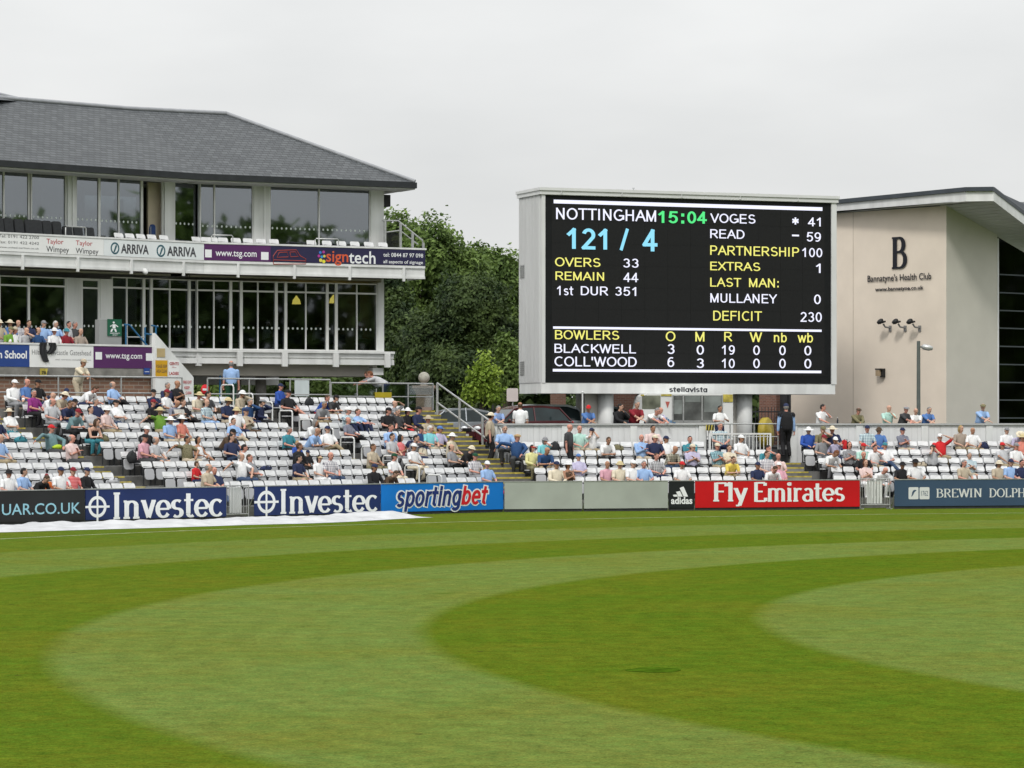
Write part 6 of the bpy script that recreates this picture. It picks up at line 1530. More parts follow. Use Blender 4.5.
q0, q1 = TW.P(t0, 0, -0.3), TW.P(t1, 0, -0.3); a_, b_ = F1.P(F1.u(160), 0, -0.1), F1.P(F1.u(-62), 0, -0.1)
MB().prism([(v.x, v.y, TER - 0.25) for v in (q0, q1, a_, b_)], (0, 0, 0.25)).build('floor_slab', CONCRETE, ter)
MB().pbox(TW, t1 - 0.2, t1 + 0.0, WALK_Z - 0.1, TER - 0.26, -4.5, -0.36).build('end_wall', TBR, ter)
z0, z1 = tz0 + 0.01, tz1 - 0.085
bn = banner(TW, t0, TW.u(29), pal('mid_blue_vinyl', (0.022, 0.058, 0.235), 0.45, 0.08, 1), 'blue terrace banner ending in the white word School', z0, z1)
lettering(bn, TW, LET_WHITE, [('n School', -2, 350.2, 26.4, 358.8, {'bold': 0.03})], O)
bn = banner(TW, TW.u(29) + 0.004, TW.u(93), SIGNW, 'white terrace banner with grey hotel name behind hanging black clothes', z0, z1)
lettering(bn, TW, pal('grey_print', (0.20, 0.20, 0.21), 0.5, 0.1, 2), [('Hilton Newcastle Gateshead', 31.5, 349.5, 90.5, 355.6), ('email: reservations.newcastle@hilton.com', 55, 358.6, 90.5, 361.2)], O)
bn = banner(TW, TW.u(93) + 0.004, t1, PURPLE, 'purple terrace banner beside the white fin with web address', z0, z1)
lettering(bn, TW, LET_WHITE, [('www.tsg.com', 105, 353.4, 141.6, 360.8, {'bold': 0.012})], O)
m = MB()
for x0, x1, y in ((95, 101.5, 352), (145.5, 152.2, 353.2)):
    u0, zz1 = TW.uz(x0, y); u1, zz0 = TW.uz(x1, y + 7.6); m.pbox(TW, u0, u1, zz0, zz1, 0.03, O)
m.build('square_emblem', LET_WHITE, bn)
def garment(px0, y0, px1, y1, label, seed):
    u0, zz1 = TW.uz(px0, y0); u1, zz0 = TW.uz(px1, y1); rnd = random.Random(seed); m = MB(); n, k = 7, 10; vs = []
    for j in range(k + 1):
        for i in range(n + 1):
            x = u0 + (u1 - u0) * i / n; w = 1 + 0.25 * mnoise.noise(Vector((i * .5, j * .4, seed)))
            xx = (u0 + u1) / 2 + (x - (u0 + u1) / 2) * w + 0.12 * math.sin(j * .35 + seed) * j / k
            vs.append(TW.P(xx, zz1 + 0.02 - (zz1 - zz0) * j / k * (1 - 0.12 * abs(i - n / 2) / n * (seed % 3)), 0.075 + 0.03 * math.sin(i * 1.9 + j * .3)))
    f = [(j * (n + 1) + i, j * (n + 1) + i + 1, (j + 1) * (n + 1) + i + 1, (j + 1) * (n + 1) + i) for j in range(k) for i in range(n)]
    o = len(vs); b = [TW.P(0, 0, 0) * 0 + v - Vector((TW.n.x, TW.n.y, 0)) * 0.03 for v in vs]
    m.add(vs + b, f + [tuple(i + o for i in q)[::-1] for q in f], 0, True); m.pbox(TW, u0 + 0.02, u1 - 0.02, zz1 - 0.02, zz1 + 0.03, -0.22, 0.08)
    tag(m.build('jacket', CHARCOAL_FABRIC, None, TW.P((u0 + u1) / 2, zz1, 0)), label, 'jacket', 'black clothes hung on the parapet')
garment(39.2, 343.2, 46, 362.8, 'long black jacket hung over the white hotel banner', 4)
garment(47.6, 343.4, 54.6, 354.8, 'short black garment bunched over the white hotel banner', 7)
# yellow row sign, blue plate
sp = Plane(TW.P(0, 0, 0.06), TW.d)
ys = thing('row_sign', 'small yellow numbered sign under the terrace banner', 'sign', sp.P(sp.u(44), sp.z(44, 376), 0))
u0, zz1 = sp.uz(39.8, 368.4); u1, zz0 = sp.uz(47.4, 375.2)
MB().prism([sp.P(u0, zz0, 0), sp.P(u1 - 0.06, zz0, 0), sp.P(u1, zz1, 0), sp.P(u0, zz1, 0)], TW.n.to_3d() * 0.03).build('panel', YELLOW, ys)
lettering(ys, sp, BLACK_PLASTIC, [('78', 41.2, 371.2, 45.6, 374.4, {'bold': 0.03})], 0.034)
bp_ = thing('wall_plate', 'small blue plate on the terrace edge beside the fin', 'plate', sp.P(sp.u(146.5), sp.z(146, 374), 0))
u0, zz1 = sp.uz(143.6, 368); u1, zz0 = sp.uz(149.4, 374.4); MB().pbox(sp, u0, u1, zz0, zz1, 0, 0.03).build('panel', pal('plate_blue', (0.02, 0.06, 0.25), 0.5, 0.1, 2), bp_)
MB().pbox(sp, u0 + 0.03, u1 - 0.03, zz0 + 0.09, zz0 + 0.11, 0.03, 0.034).build('marking', LET_WHITE, bp_)
# the white fin with notices
FN = LB.back(15.65)
fin = thing('stair_fin', 'white sloping fin wall with orange notice and red lettering', 'wall', FN.P(FN.u(172), WALK_Z, 0))
m = MB(); m.prism([FN.P(*FN.uz(x, y)) for x, y in ((155.2, 333), (193.6, 377.2), (193.6, 398), (155.2, 398))], TW.n.to_3d() * -0.22); m.build('panel', WHITE_PAINT, fin)
def fbox(x0, y0, x1, y1, nm, mt, o=0.02): u0, zz1 = FN.uz(x0, y0); u1, zz0 = FN.uz(x1, y1); return MB().pbox(FN, u0, u1, zz0, zz1, 0.002, o).build(nm, mt, fin)
fbox(155.4, 360.2, 167.2, 377, 'notice', pal('orange_notice', (0.56, 0.31, 0.015), 0.5, 0.08, 2)); fbox(156.8, 348.3, 164.8, 357.2, 'plaque', pal('tan_plaque', (0.42, 0.33, 0.17), 0.5, 0.1, 3))
fbox(168.6, 360.8, 179, 376.6, 'notice_board', SIGNW, 0.012)
lettering(fin, FN, TXT, [('PLEASE KEEP', 156, 364.6, 166.6, 368), ('AREA CLEAR', 156, 369.4, 166.6, 372.8)], 0.024)
lettering(fin, FN, TXTR, [('GENTS', 169.2, 362, 178.4, 365.2, {'bold': 0.02}), ('<--', 171.8, 366.4, 176, 367.8, {'bold': 0.02}), ('LADIES', 168.9, 371.8, 178.4, 375, {'bold': 0.02}), ('FIRE EXIT', 182.8, 380.6, 191.4, 383.6, {'bold': 0.02}), ('KEEP', 184.2, 386.2, 189.4, 389, {'bold': 0.02}), ('CLEAR', 185.4, 391.4, 191.4, 394.2, {'bold': 0.02})], 0.024)
m = MB(); c = FN.P(FN.u(205), FN.z(205, 389.5), 0)
rs = thing('round_sign', 'small round red and white sign next to the white fin', 'sign', FN.P(FN.u(205), WALK_Z, 0))
MB().lathe(c, [(0.0, 0), (0.20, 0), (0.20, 0.02), (0, 0.02)], 20, axis=FN.n.to_3d()).build('disc', LET_RED, rs); MB().pbox(FN, FN.u(205) - 0.13, FN.u(205) + 0.13, c.z - 0.04, c.z + 0.04, 0.022, 0.03).build('bar_marking', LET_WHITE, rs)
MB().pbox(FN, FN.u(205) - 0.02, FN.u(205) + 0.02, WALK_Z, c.z - 0.1, -0.05, -0.01).build('post', GALV, rs)
# exit board on its grey cabinet, blue stair frame
XP = LB.back(17.0)
xs = thing('exit_cabinet', 'grey cabinet carrying a green emergency exit sign', 'cabinet', XP.P(XP.u(110), TER, 0))
def xbox(x0, y0, x1, z0, o0, o1, nm, mt): u0, zz1 = XP.uz(x0, y0); u1 = XP.u(x1); return MB().pbox(XP, u0, u1, z0, zz1, o0, o1).build(nm, mt, xs)
xbox(99.4, 319.4, 121.6, TER, -0.3, 0.0, 'body', pal('cabinet_grey', (0.30, 0.31, 0.31), 0.6, 0.06, 1))
xg = xbox(107.2, 319.0, 121.4, XP.z(114, 336), 0.003, 0.03, 'sign_panel', pal('exit_green', (0.012, 0.10, 0.055), 0.5, 0.08, 2))
m = MB()
for pts in ([(112, 322), (113.6, 321.4), (114.4, 323), (113, 323.8)], [(111.6, 324.4), (115.2, 324.2), (115.0, 328.4), (112.2, 328.4)], [(111, 328.8), (113, 328.8), (111.4, 332), (109.8, 331.6)], [(113.4, 328.8), (115.4, 328.8), (116.4, 332), (114.8, 332)], [(115.6, 324.6), (117.8, 326.6), (117.2, 327.2), (115.3, 325.8)], [(109.6, 326), (111.2, 324.8), (111.2, 326), (110, 327.2)]):
    m.ngon([XP.P(*XP.uz(x, y), 0.036) for x, y in pts])
m.text(XP, 'EMERGENCY', 109.6, 332.6, 119.6, 333.9, 0.036, 0.02); m.text(XP, 'EXIT', 112.2, 334.5, 117.2, 335.6, 0.036, 0.02)
m.build('running_figure_print', LET_WHITE, xg)
bf = thing('tubular_frame', 'blue tubular stair frame between exit cabinet and fin', 'stair rail', XP.P(XP.u(140), TER, 0))
def bt(pts, nm='rail', mt=None, r=0.035): MB().tube([XP.P(*XP.uz(x, y), 0.1) for x, y in pts], r, 7).build(nm, mt or BLUE_TUBE, bf)
bt([(123, 324.5), (128, 325), (146, 346)]); bt([(124.5, 325), (124.5, 347)], 'post'); bt([(143, 333.5), (149, 334.6), (154.5, 333.5)]); bt([(143.6, 327.5), (143.6, 347)], 'post'); bt([(154.4, 326), (154.4, 347)], 'post'); bt([(150, 325.5), (156.5, 327)], 'rail')
bt([(124.6, 347), (124.6, 337.2), (143.4, 337.2), (143.4, 347)], 'hand_rail', GALV, 0.03)
FB2 = F1.back(-0.4); m = MB(); bt2 = thing('blue_rail', 'blue pipe rail under the pavilion beam behind the fin', 'railing', FB2.P(FB2.u(200), WALK_Z + 1, 0))
q = F2.back(0.6); MB().tube([q.P(*q.uz(190, 371)), q.P(*q.uz(222, 370.5))], 0.045, 7).build('rail', BLUE_TUBE, bt2); MB().tube([q.P(*q.uz(220, 370.5)), q.P(q.u(220), WALK_Z, 0)], 0.04, 7).build('post', BLUE_TUBE, bt2)
# notice panel under the pavilion, yellow plate on the rail
wp = F2.back(-1.0); np_ = thing('notice_board', 'white board standing under the pavilion behind the railing', 'sign board', wp.P(wp.u(302), WALK_Z, 0))
u0, zz1 = wp.uz(294.8, 379.8); u1, zz0 = wp.uz(309.2, 396.2); MB().pbox(wp, u0, u1, zz0, zz1, -0.03, 0.0).build('panel', pal('board_white', (0.50, 0.56, 0.57), 0.5, 0.06, 2), np_)
for u in (u0 + 0.08, u1 - 0.08): MB().pbox(wp, u - 0.025, u + 0.025, WALK_Z, zz0, -0.06, -0.031).build('leg', GALV, np_)
yp = LB.back(pL(10) - 0.66); py_ = thing('warning_plate', 'plain yellow plate fixed on the glass railing', 'sign', yp.P(yp.u(383), yp.z(383, 395), 0))
u0, zz1 = yp.uz(374.8, 392.2); u1, zz0 = yp.uz(391.2, 397.8); MB().pbox(yp, u0, u1, zz0, zz1, 0, 0.025).build('panel', pal('plate_yellow', (0.42, 0.33, 0.02), 0.5, 0.08, 3), py_)
MB().pbox(yp, u0 + 0.05, u0 + 0.09, zz1, zz1 + 0.15, 0, 0.02).build('clip', GALV, py_)
# bench for the terrace spectators
TS1 = LB.back(16.9); TS2 = LB.back(17.85)
for pl, lab, zf in ((TS1, 'long grey bench close behind the terrace parapet', TER + 0.27), (TS2, 'long grey bench on the raised back row of the terrace', TER + 0.57)):
    bnch = thing('bench', lab, 'bench', pl.P(5, zf, 0))
    MB().pbox(pl, pl.u(-30), pl.u(92), zf + 0.40, zf + 0.44, -0.35, 0.15).build('seat', GALV, bnch)
    for i in range(6): u = pl.u(-28) + (pl.u(90) - pl.u(-28)) * i / 5; MB().pbox(pl, u, u + 0.06, zf, zf + 0.4, -0.3, 0.1).build('leg', GALV, bnch)
MB().pbox(TS2, TS2.u(-40), TS2.u(96), TER, TER + 0.57, -0.5, 0.42).build('step', CONCRETE, ter); MB().pbox(TS2, TS2.u(-40), TS2.u(96), TER, TER + 0.27, 0.423, 1.4).build('step', CONCRETE, ter)
# ---------------------------------------------------------------- people
SKINS = {'fair': pal('skin_fair', (0.50, 0.30, 0.22), 0.6, 0.08, 8), 'pink': pal('skin_pink', (0.52, 0.25, 0.19), 0.6, 0.08, 8), 'tan': pal('skin_tan', (0.36, 0.19, 0.12), 0.6, 0.08, 8), 'brown': pal('skin_brown', (0.15, 0.075, 0.045), 0.6, 0.08, 8)}
FEATURE = pal('eyes_and_brows', (0.05, 0.03, 0.025), 0.6, 0.2, 9)
CLOTH = {'white': (.70, .71, .72), 'cream': (.60, .54, .42), 'beige': (.42, .36, .27), 'pink': (.55, .30, .36), 'pale pink': (.62, .48, .46), 'lilac': (.42, .40, .55), 'light blue': (.27, .41, .66), 'blue': (.08, .17, .40), 'royal blue': (.025, .075, .33),
 'navy': (.018, .026, .07), 'black': (.012, .012, .014), 'grey': (.22, .225, .24), 'light grey': (.42, .43, .45), 'dark grey': (.05, .052, .056), 'teal': (.04, .20, .25), 'grey teal': (.13, .22, .24), 'aqua': (.20, .55, .60), 'mint': (.38, .58, .52), 'green': (.13, .27, .035), 'dark green': (.01, .06, .03),
 'olive': (.17, .155, .085), 'red': (.50, .018, .022), 'dark red': (.20, .015, .025), 'purple': (.22, .025, .17), 'yellow': (.66, .52, .10), 'pale yellow': (.60, .58, .28), 'coral': (.62, .22, .17), 'brown': (.075, .048, .03), 'khaki': (.30, .245, .155), 'denim': (.035, .06, .12), 'straw': (.52, .44, .25), 'taupe': (.30, .25, .21), 'orange': (.6, .16, .04), 'tan': (.36, .25, .13), 'dark blue': (.02, .06, .16)}
HAIR = {'grey': (.20, .195, .19), 'white': (.50, .49, .47), 'brown': (.06, .034, .018), 'black': (.012, .011, .011), 'blond': (.32, .22, .09), 'auburn': (.14, .05, .02)}
def cloth(name, pattern=''):
    key = f'cloth_{name}_{pattern}'.replace(' ', '_')
    c = CLOTH[name]; dk = tuple(v * 0.35 for v in c); lt = tuple(min(0.7, v * 1.2 + 0.25) for v in c)
    if pattern == 'striped': return bands(key, lt, dk if sum(c) > 0.9 else c, 'stripe', 7.0, axis='Z')
    if pattern == 'checked': return bands(key, lt, dk, 'check', 5.5)
    if pattern == 'floral': return bands(key, c, tuple(v * .45 for v in c), 'spot', 7.0)
    return pal(key, c, 0.85, 0.14, 7.0, bump=0.35, bscale=14)
def hairmat(n): return pal('hair_' + n, HAIR[n], 0.7, 0.25, 14.0, bump=0.4)

def ik(a, b, l1, l2, hint):
    a, b = Vector(a), Vector(b); d = b - a; L = min(d.length, (l1 + l2) * 0.999); u = d.normalized()
    x = (l1 * l1 - l2 * l2 + L * L) / (2 * L); h = math.sqrt(max(0, l1 * l1 - x * x))
    hn = Vector(hint) - u * Vector(hint).dot(u); hn = hn.normalized() if hn.length > 1e-5 else Vector((0, 0, 1))
    return a + u * x + hn * h, a + u * L
class Fig:
    def __init__(s): s.mb = MB(); s.prims = []
    def limb(s, region, a, b, ra, rb, n=9):
        a, b = Vector(a), Vector(b); t = (b - a).normalized()
        q = t.cross(Vector((0, 0, 1)) if abs(t.z) < 0.9 else Vector((1, 0, 0))).normalized(); r = t.cross(q); vs = []; rings = []
        for ang in (80, 45, 0): rings.append((a - t * ra * math.sin(R(ang)), ra * math.cos(R(ang))))
        for ang in (0, 45, 80): rings.append((b + t * rb * math.sin(R(ang)), rb * math.cos(R(ang))))
        for c, rad in rings: vs += [c + (q * math.cos(k * 2 * math.pi / n) + r * math.sin(k * 2 * math.pi / n)) * rad for k in range(n)]
        f = [(i * n + k, i * n + (k + 1) % n, (i + 1) * n + (k + 1) % n, (i + 1) * n + k) for i in range(5) for k in range(n)] + [tuple(range(n))[::-1], tuple(range(5 * n, 6 * n))]
        s.mb.add(vs, f); s.prims.append((region, a, b, ra, rb))
    def loft(s, region, rings, n=14):
        """rings: (centre, x axis, y axis, rx, ry)"""
        vs = []
        for c, xa, ya, rx, ry in rings: vs += [c + xa * rx * math.cos(k * 2 * math.pi / n) + ya * ry * math.sin(k * 2 * math.pi / n) for k in range(n)]
        m = len(rings); f = [(i * n + k, i * n + (k + 1) % n, (i + 1) * n + (k + 1) % n, (i + 1) * n + k) for i in range(m - 1) for k in range(n)] + [tuple(range(n))[::-1], tuple(range((m - 1) * n, m * n))]
        s.mb.add(vs, f)
        for (c0, _, _, x0, y0), (c1, _, _, x1, y1) in zip(rings, rings[1:]): s.prims.append((region, c0, c1, (x0 + y0) / 2, (x1 + y1) / 2))

POSES = {
 # lean: torso pitch forward; L, R: hand targets; fl, fr: feet; sit height
 'sit':   dict(sit=1, lean=4, L=(.12, -.40, .63), R=(-.12, -.40, .63)),
 'fold':  dict(sit=1, lean=-3, L=(-.02, -.27, .85), R=(.02, -.29, .80)),
 'lean':  dict(sit=1, lean=34, L=(.05, -.62, .64), R=(-.05, -.62, .62)),
 'hunch': dict(sit=1, lean=46, L=(.16, -.66, .52), R=(-.14, -.66, .50), pitch=25),
 'back':  dict(sit=1, lean=-14, L=(.05, -.28, .66), R=(-.05, -.29, .68), fl=(.10, -.98, .07), fr=(-.02, -1.02, .13)),
 'cross': dict(sit=1, lean=-6, L=(.10, -.36, .70), R=(-.16, -.30, .66), fl=(.12, -.60, .05), fr=(.22, -.78, .36)),
 'chin':  dict(sit=1, lean=14, L=(.03, -.30, 1.10), R=(-.10, -.46, .64)),
 'reach': dict(sit=1, lean=-4, L=(.12, -.38, .64), R=(-.62, .02, .84)),
 'bino':  dict(sit=1, lean=2, L=(.055, -.23, 1.19), R=(-.055, -.23, 1.19)),
 'head':  dict(sit=1, lean=-8, L=(.16, -.11, 1.26), R=(-.12, -.36, .66)),
 'kneeup': dict(sit=1, lean=-4, L=(.15, -.52, .78), R=(-.15, -.52, .78), fl=(.12, -.62, .36), fr=(-.10, -.60, .38)),
 'read':  dict(sit=1, lean=10, L=(.17, -.46, .80), R=(-.17, -.46, .80), pitch=22),
 'stand': dict(sit=0, lean=2, L=(.26, -.06, .80), R=(-.26, -.06, .80)),
 'rail':  dict(sit=0, lean=22, L=(-.06, -.40, 1.10), R=(.06, -.43, 1.07), base=.14),
 'bent':  dict(sit=0, lean=58, L=(.16, -.80, .98), R=(-.16, -.80, .98), base=.3),
 'cup':   dict(sit=0, lean=4, L=(.10, -.34, 1.22), R=(-.14, -.34, 1.16)),
 'smoke': dict(sit=0, lean=10, L=(.06, -.24, 1.44), R=(-.10, -.42, 1.08), base=.08),
}
_pose_cache = {}
def make_pose(name, yaw):
    key = (name, yaw)
    if key in _pose_cache: return _pose_cache[key]
    D = POSES[name]; f = Fig(); th = R(D['lean'])
    U = Vector((0, -math.sin(th), math.cos(th))); Fw = Vector((0, -math.cos(th), -math.sin(th))); Xv = Vector((1, 0, 0))
    if D['sit']: pel = Vector((0, -.10, .53))
    else: pel = Vector((0, D.get('base', 0) * 0.75, .96))
    sc = pel + U * .47
    # trunk
    f.loft('torso', [(pel - U * .09, Xv, Fw, .13, .10), (pel - U * .03, Xv, Fw, .172, .13), (pel + U * .10 + Fw * .012, Xv, Fw, .176, .150), (pel + U * .24 + Fw * .012, Xv, Fw, .178, .145), (pel + U * .36, Xv, Fw, .188, .128), (sc, Xv, Fw, .172, .09), (pel + U * .53, Xv, Fw, .075, .06)])
    neck = pel + U * .535
    hp = R(D['lean'] * 0.35 + D.get('pitch', 4)); hy = R(yaw)
    Hm = Matrix.Rotation(hy, 3, 'Z') @ Matrix.Rotation(hp, 3, 'X')
    hu = Hm @ Vector((0, 0, 1)); hf = Hm @ Vector((0, -1, 0)); hx = Hm @ Xv
    hc = neck + U * .05 + hu * .125 + hf * .02
    f.limb('neck', neck - U * .03, hc - hu * .06, .058, .055)
    f.loft('head', [(hc + hu * z + hf * o, hx, hf, rx, ry) for z, o, rx, ry in ((-.118, .050, .028, .028), (-.098, .038, .046, .050), (-.06, .016, .062, .076), (-.01, .004, .072, .092), (.04, .0, .076, .098), (.08, -.004, .066, .086), (.105, -.008, .044, .058), (.118, -.01, .016, .02))], 16)
    f.limb('head', hc + hf * .088 + hu * .018, hc + hf * .106 - hu * .022, .010, .016, 7)
    for sx in (-1, 1):
        f.limb('head', hc + hx * sx * .074 - hf * .008 + hu * .012, hc + hx * sx * .078 - hf * .012 - hu * .022, .016, .012, 7)
    # arms and hands
    for sx, tgt in ((1, D['L']), (-1, D['R'])):
        sh = sc + Xv * sx * .195 - U * .02; t = Vector(tgt)
        if D['sit']: t = t + Vector((0, -.04, .02))
        hint = Vector((sx * .8, .25, -.7)) if name not in ('reach', 'head') else Vector((sx * .6, -.3, .3) if name == 'reach' else (sx * 1.0, -.25, .25))
        if name in ('lean', 'hunch'): hint = Vector((sx * .5, .0, -1))
        if name == 'bino': hint = Vector((sx * .55, -.35, -1))
        if name == 'rail': hint = Vector((sx * 1.0, .1, -.35))
        el, wr = ik(sh, t, .30, .255, hint)
        f.limb('uarm', sh, el, .056, .043); f.limb('farm', el, wr, .042, .030)
        d = (wr - el).normalized(); palm = (Vector((0, 0, -1)) - d * Vector((0, 0, -1)).dot(d)); palm = palm.normalized() if palm.length > .1 else Vector((0, -1, 0)); across = d.cross(palm)
        f.loft('hand', [(wr + d * a, across, palm, w, h) for a, w, h in ((0.0, .026, .02), (.03, .038, .017), (.075, .041, .015), (.09, .036, .012))], 8)
        for i, ln in enumerate((.068, .078, .072, .056)):
            b0 = wr + d * .082 + across * (.028 - i * .019); b1 = b0 + d * ln * .55 + palm * .012; b2 = b1 + d * ln * .3 + palm * ln * .4
            f.limb('hand', b0, b1, .0098, .009, 6); f.limb('hand', b1, b2, .009, .0075, 6)
        s2 = 1 if sx > 0 else -1
        t0 = wr + d * .025 + across * .034; t1 = t0 + (d * .6 + across * .7 + palm * .3).normalized() * .045; f.limb('hand', t0, t1, .012, .010, 6); f.limb('hand', t1, t1 + (d * .9 + palm * .4).normalized() * .03, .010, .008, 6)
    # legs and feet
    for sx, kf in ((1, 'fl'), (-1, 'fr')):
        hip = pel + Vector((sx * .092, -.01, -.03))
        if D['sit']: ank = Vector(D.get(kf, (sx * .13, -.42, .08)))
        else: ank = Vector((sx * .11, D.get('base', 0) * 0.9 + sx * .05 * (1 if D['sit'] == 0 else 0), .085))
        kn, an = ik(hip, ank, .445, .43, Vector((sx * .15, -.5, 1.0)) if D['sit'] else Vector((0, -1, 0)))
        f.limb('thigh', hip, kn, .088, .060); f.limb('shin', kn, an, .058, .040)
        fd = Vector((sx * .2, -1, 0)).normalized() if name not in ('back',) else Vector((sx * .2, -.75, .65)).normalized()
        f.limb('foot', an + Vector((0, .03, -.045)), an + fd * .10 + Vector((0, 0, -.045)), .040, .042, 9); f.limb('foot', an + fd * .10 + Vector((0, 0, -.045)), an + fd * .185 + Vector((0, 0, -.05)), .042, .030, 9)
    src = f.mb.build('body_source', FEATURE)
    rm = src.modifiers.new('r', 'REMESH'); rm.mode = 'VOXEL'; rm.voxel_size = 0.0125; rm.adaptivity = 0.0
    sm = src.modifiers.new('s', 'SMOOTH'); sm.factor = 0.4; sm.iterations = 1
    dc = src.modifiers.new('d', 'DECIMATE'); dc.ratio = 0.16
    bpy.context.view_layer.update()
    dg = bpy.context.evaluated_depsgraph_get()
    me = bpy.data.meshes.new_from_object(src.evaluated_get(dg)); bpy.data.objects.remove(src)
    co = [v.co.copy() for v in me.vertices]; no = [v.normal.copy() for v in me.vertices]; faces = [tuple(p.vertices) for p in me.polygons]
    bpy.data.meshes.remove(me)
    def region(p):
        best, br, bt = 9, None, 0
        for rg, a, b, ra, rb in f.prims:
            ab = b - a; t = max(0, min(1, (p - a).dot(ab) / max(1e-9, ab.length_squared))); d = (p - (a + ab * t)).length - (ra + (rb - ra) * t)
            if d < best: best, br, bt = d, rg, t
        return br, bt
    vr = [region(p) for p in co]
    def fr(fc):
        c = {}
        for i in fc: c[vr[i][0]] = c.get(vr[i][0], 0) + 1
        r = max(c, key=c.get); return r, sum(vr[i][1] for i in fc) / len(fc)
    frg = [fr(fc) for fc in faces]
    body = MB(); body.add(co, faces, 0, True)
    for sx in (-1, 1):
        body.ball(hc + hf * .088 + hx * sx * .030 + hu * .018, .011, .011, .008, 7, 5, 1)
        body.limb = None
        body.tube([hc + hf * .090 + hx * sx * .016 + hu * .036, hc + hf * .086 + hx * sx * .044 + hu * .036], .006, 5, 1)
    body.tube([hc + hf * .084 - hx * .022 - hu * .052, hc + hf * .092 - hu * .054, hc + hf * .084 + hx * .022 - hu * .052], .006, 5, 1)
    def mesh_of(mb_, nm, mats):
        o = mb_.build(nm, mats); m = o.data; bpy.data.objects.remove(o); return m
    def shell(keep, off, nm, hem=.006):
        idx = [i for i, (r, t) in enumerate(frg) if keep(r, t, sum((co[j] for j in faces[i]), Vector()) / len(faces[i]))]
        if not idx: return None
        cnt = {}
        for i in idx:
            fc = faces[i]
            for a, b in zip(fc, fc[1:] + fc[:1]): e = (min(a, b), max(a, b)); cnt[e] = cnt.get(e, 0) + 1
        edge = set(v for e, c in cnt.items() if c == 1 for v in e)
        mp, vs = {}, []
        for i in idx:
            for v in faces[i]:
                if v not in mp:
                    wr_ = mnoise.noise(co[v] * 9.0) * .007
                    mp[v] = len(vs); vs.append(co[v] + no[v] * ((hem if v in edge else off) + wr_))
        m = MB().add(vs, [tuple(mp[v] for v in faces[i]) for i in idx], 0, True)
        return mesh_of(m, nm, FEATURE)
    collar = neck + U * 0.0
    P = {'head': Matrix.Translation(hc) @ Hm.to_4x4()}
    P['body'] = mesh_of(body, 'body', [FEATURE, FEATURE])
    up_ok = lambda c: (c - collar).dot(U) < .02
    P['short'] = shell(lambda r, t, c: (r == 'torso' and up_ok(c)) or (r == 'uarm' and t < .82), .014, 'shirt')
    P['long'] = shell(lambda r, t, c: (r == 'torso' and up_ok(c)) or r in ('uarm', 'farm'), .016, 'shirt')
    P['gilet'] = shell(lambda r, t, c: (r == 'torso' and up_ok(c)) or (r == 'uarm' and t < .22), .034, 'body_warmer', .022)
    P['vest'] = shell(lambda r, t, c: (r == 'torso' and (c - collar).dot(U) < -.10), .012, 'shirt')
    hipcut = lambda c: (c - pel).dot(U) < .05
    P['trousers'] = shell(lambda r, t, c: r in ('thigh', 'shin') or (r == 'torso' and hipcut(c)), .018, 'trousers')
    P['shorts'] = shell(lambda r, t, c: (r == 'thigh' and t < .80) or (r == 'torso' and hipcut(c)), .02, 'shorts')
    P['shoes'] = shell(lambda r, t, c: r == 'foot', .008, 'shoes')
    _pose_cache[key] = P
    return P
def _hm(mb_, nm):
    o = mb_.build(nm, FEATURE); m = o.data; bpy.data.objects.remove(o); return m
def ell(keep, c, r, nm, n=18, m=12, lump=0.0):
    c = Vector(c); mb_ = MB(); vs, fs = [], []
    for i in range(m + 1):
        a = math.pi * i / m
        for k in range(n):
            d = Vector((math.sin(a) * math.cos(k * 2 * math.pi / n), math.sin(a) * math.sin(k * 2 * math.pi / n), -math.cos(a)))
            q = 1 + lump * mnoise.noise(d * 4); vs.append(c + Vector((d.x * r[0], d.y * r[1], d.z * r[2])) * q)
    for i in range(m):
        for k in range(n):
            fc = (i * n + k, i * n + (k + 1) % n, (i + 1) * n + (k + 1) % n, (i + 1) * n + k); cc = (vs[fc[0]] + vs[fc[2]]) / 2
            if keep(cc): fs.append(fc)
    mb_.add(vs, fs, 0, True); return mb_
def brim(mb_, r0, r1, z0, z1, sy=1.15, a0=0, a1=360, n=22, y=0.0):
    vs = []
    for r, z in ((r0, z0), (r1, z1), (r1, z1 - .006), (r0, z0 - .006)):
        vs += [(r * math.cos(R(a0 + (a1 - a0) * k / n)), y + r * sy * math.sin(R(a0 + (a1 - a0) * k / n)), z) for k in range(n + 1)]
    N = n + 1; mb_.add(vs, [(i * N + k, i * N + k + 1, ((i + 1) % 4) * N + k + 1, ((i + 1) % 4) * N + k) for i in range(4) for k in range(n)], 0, True); return mb_
HEADWEAR = {}
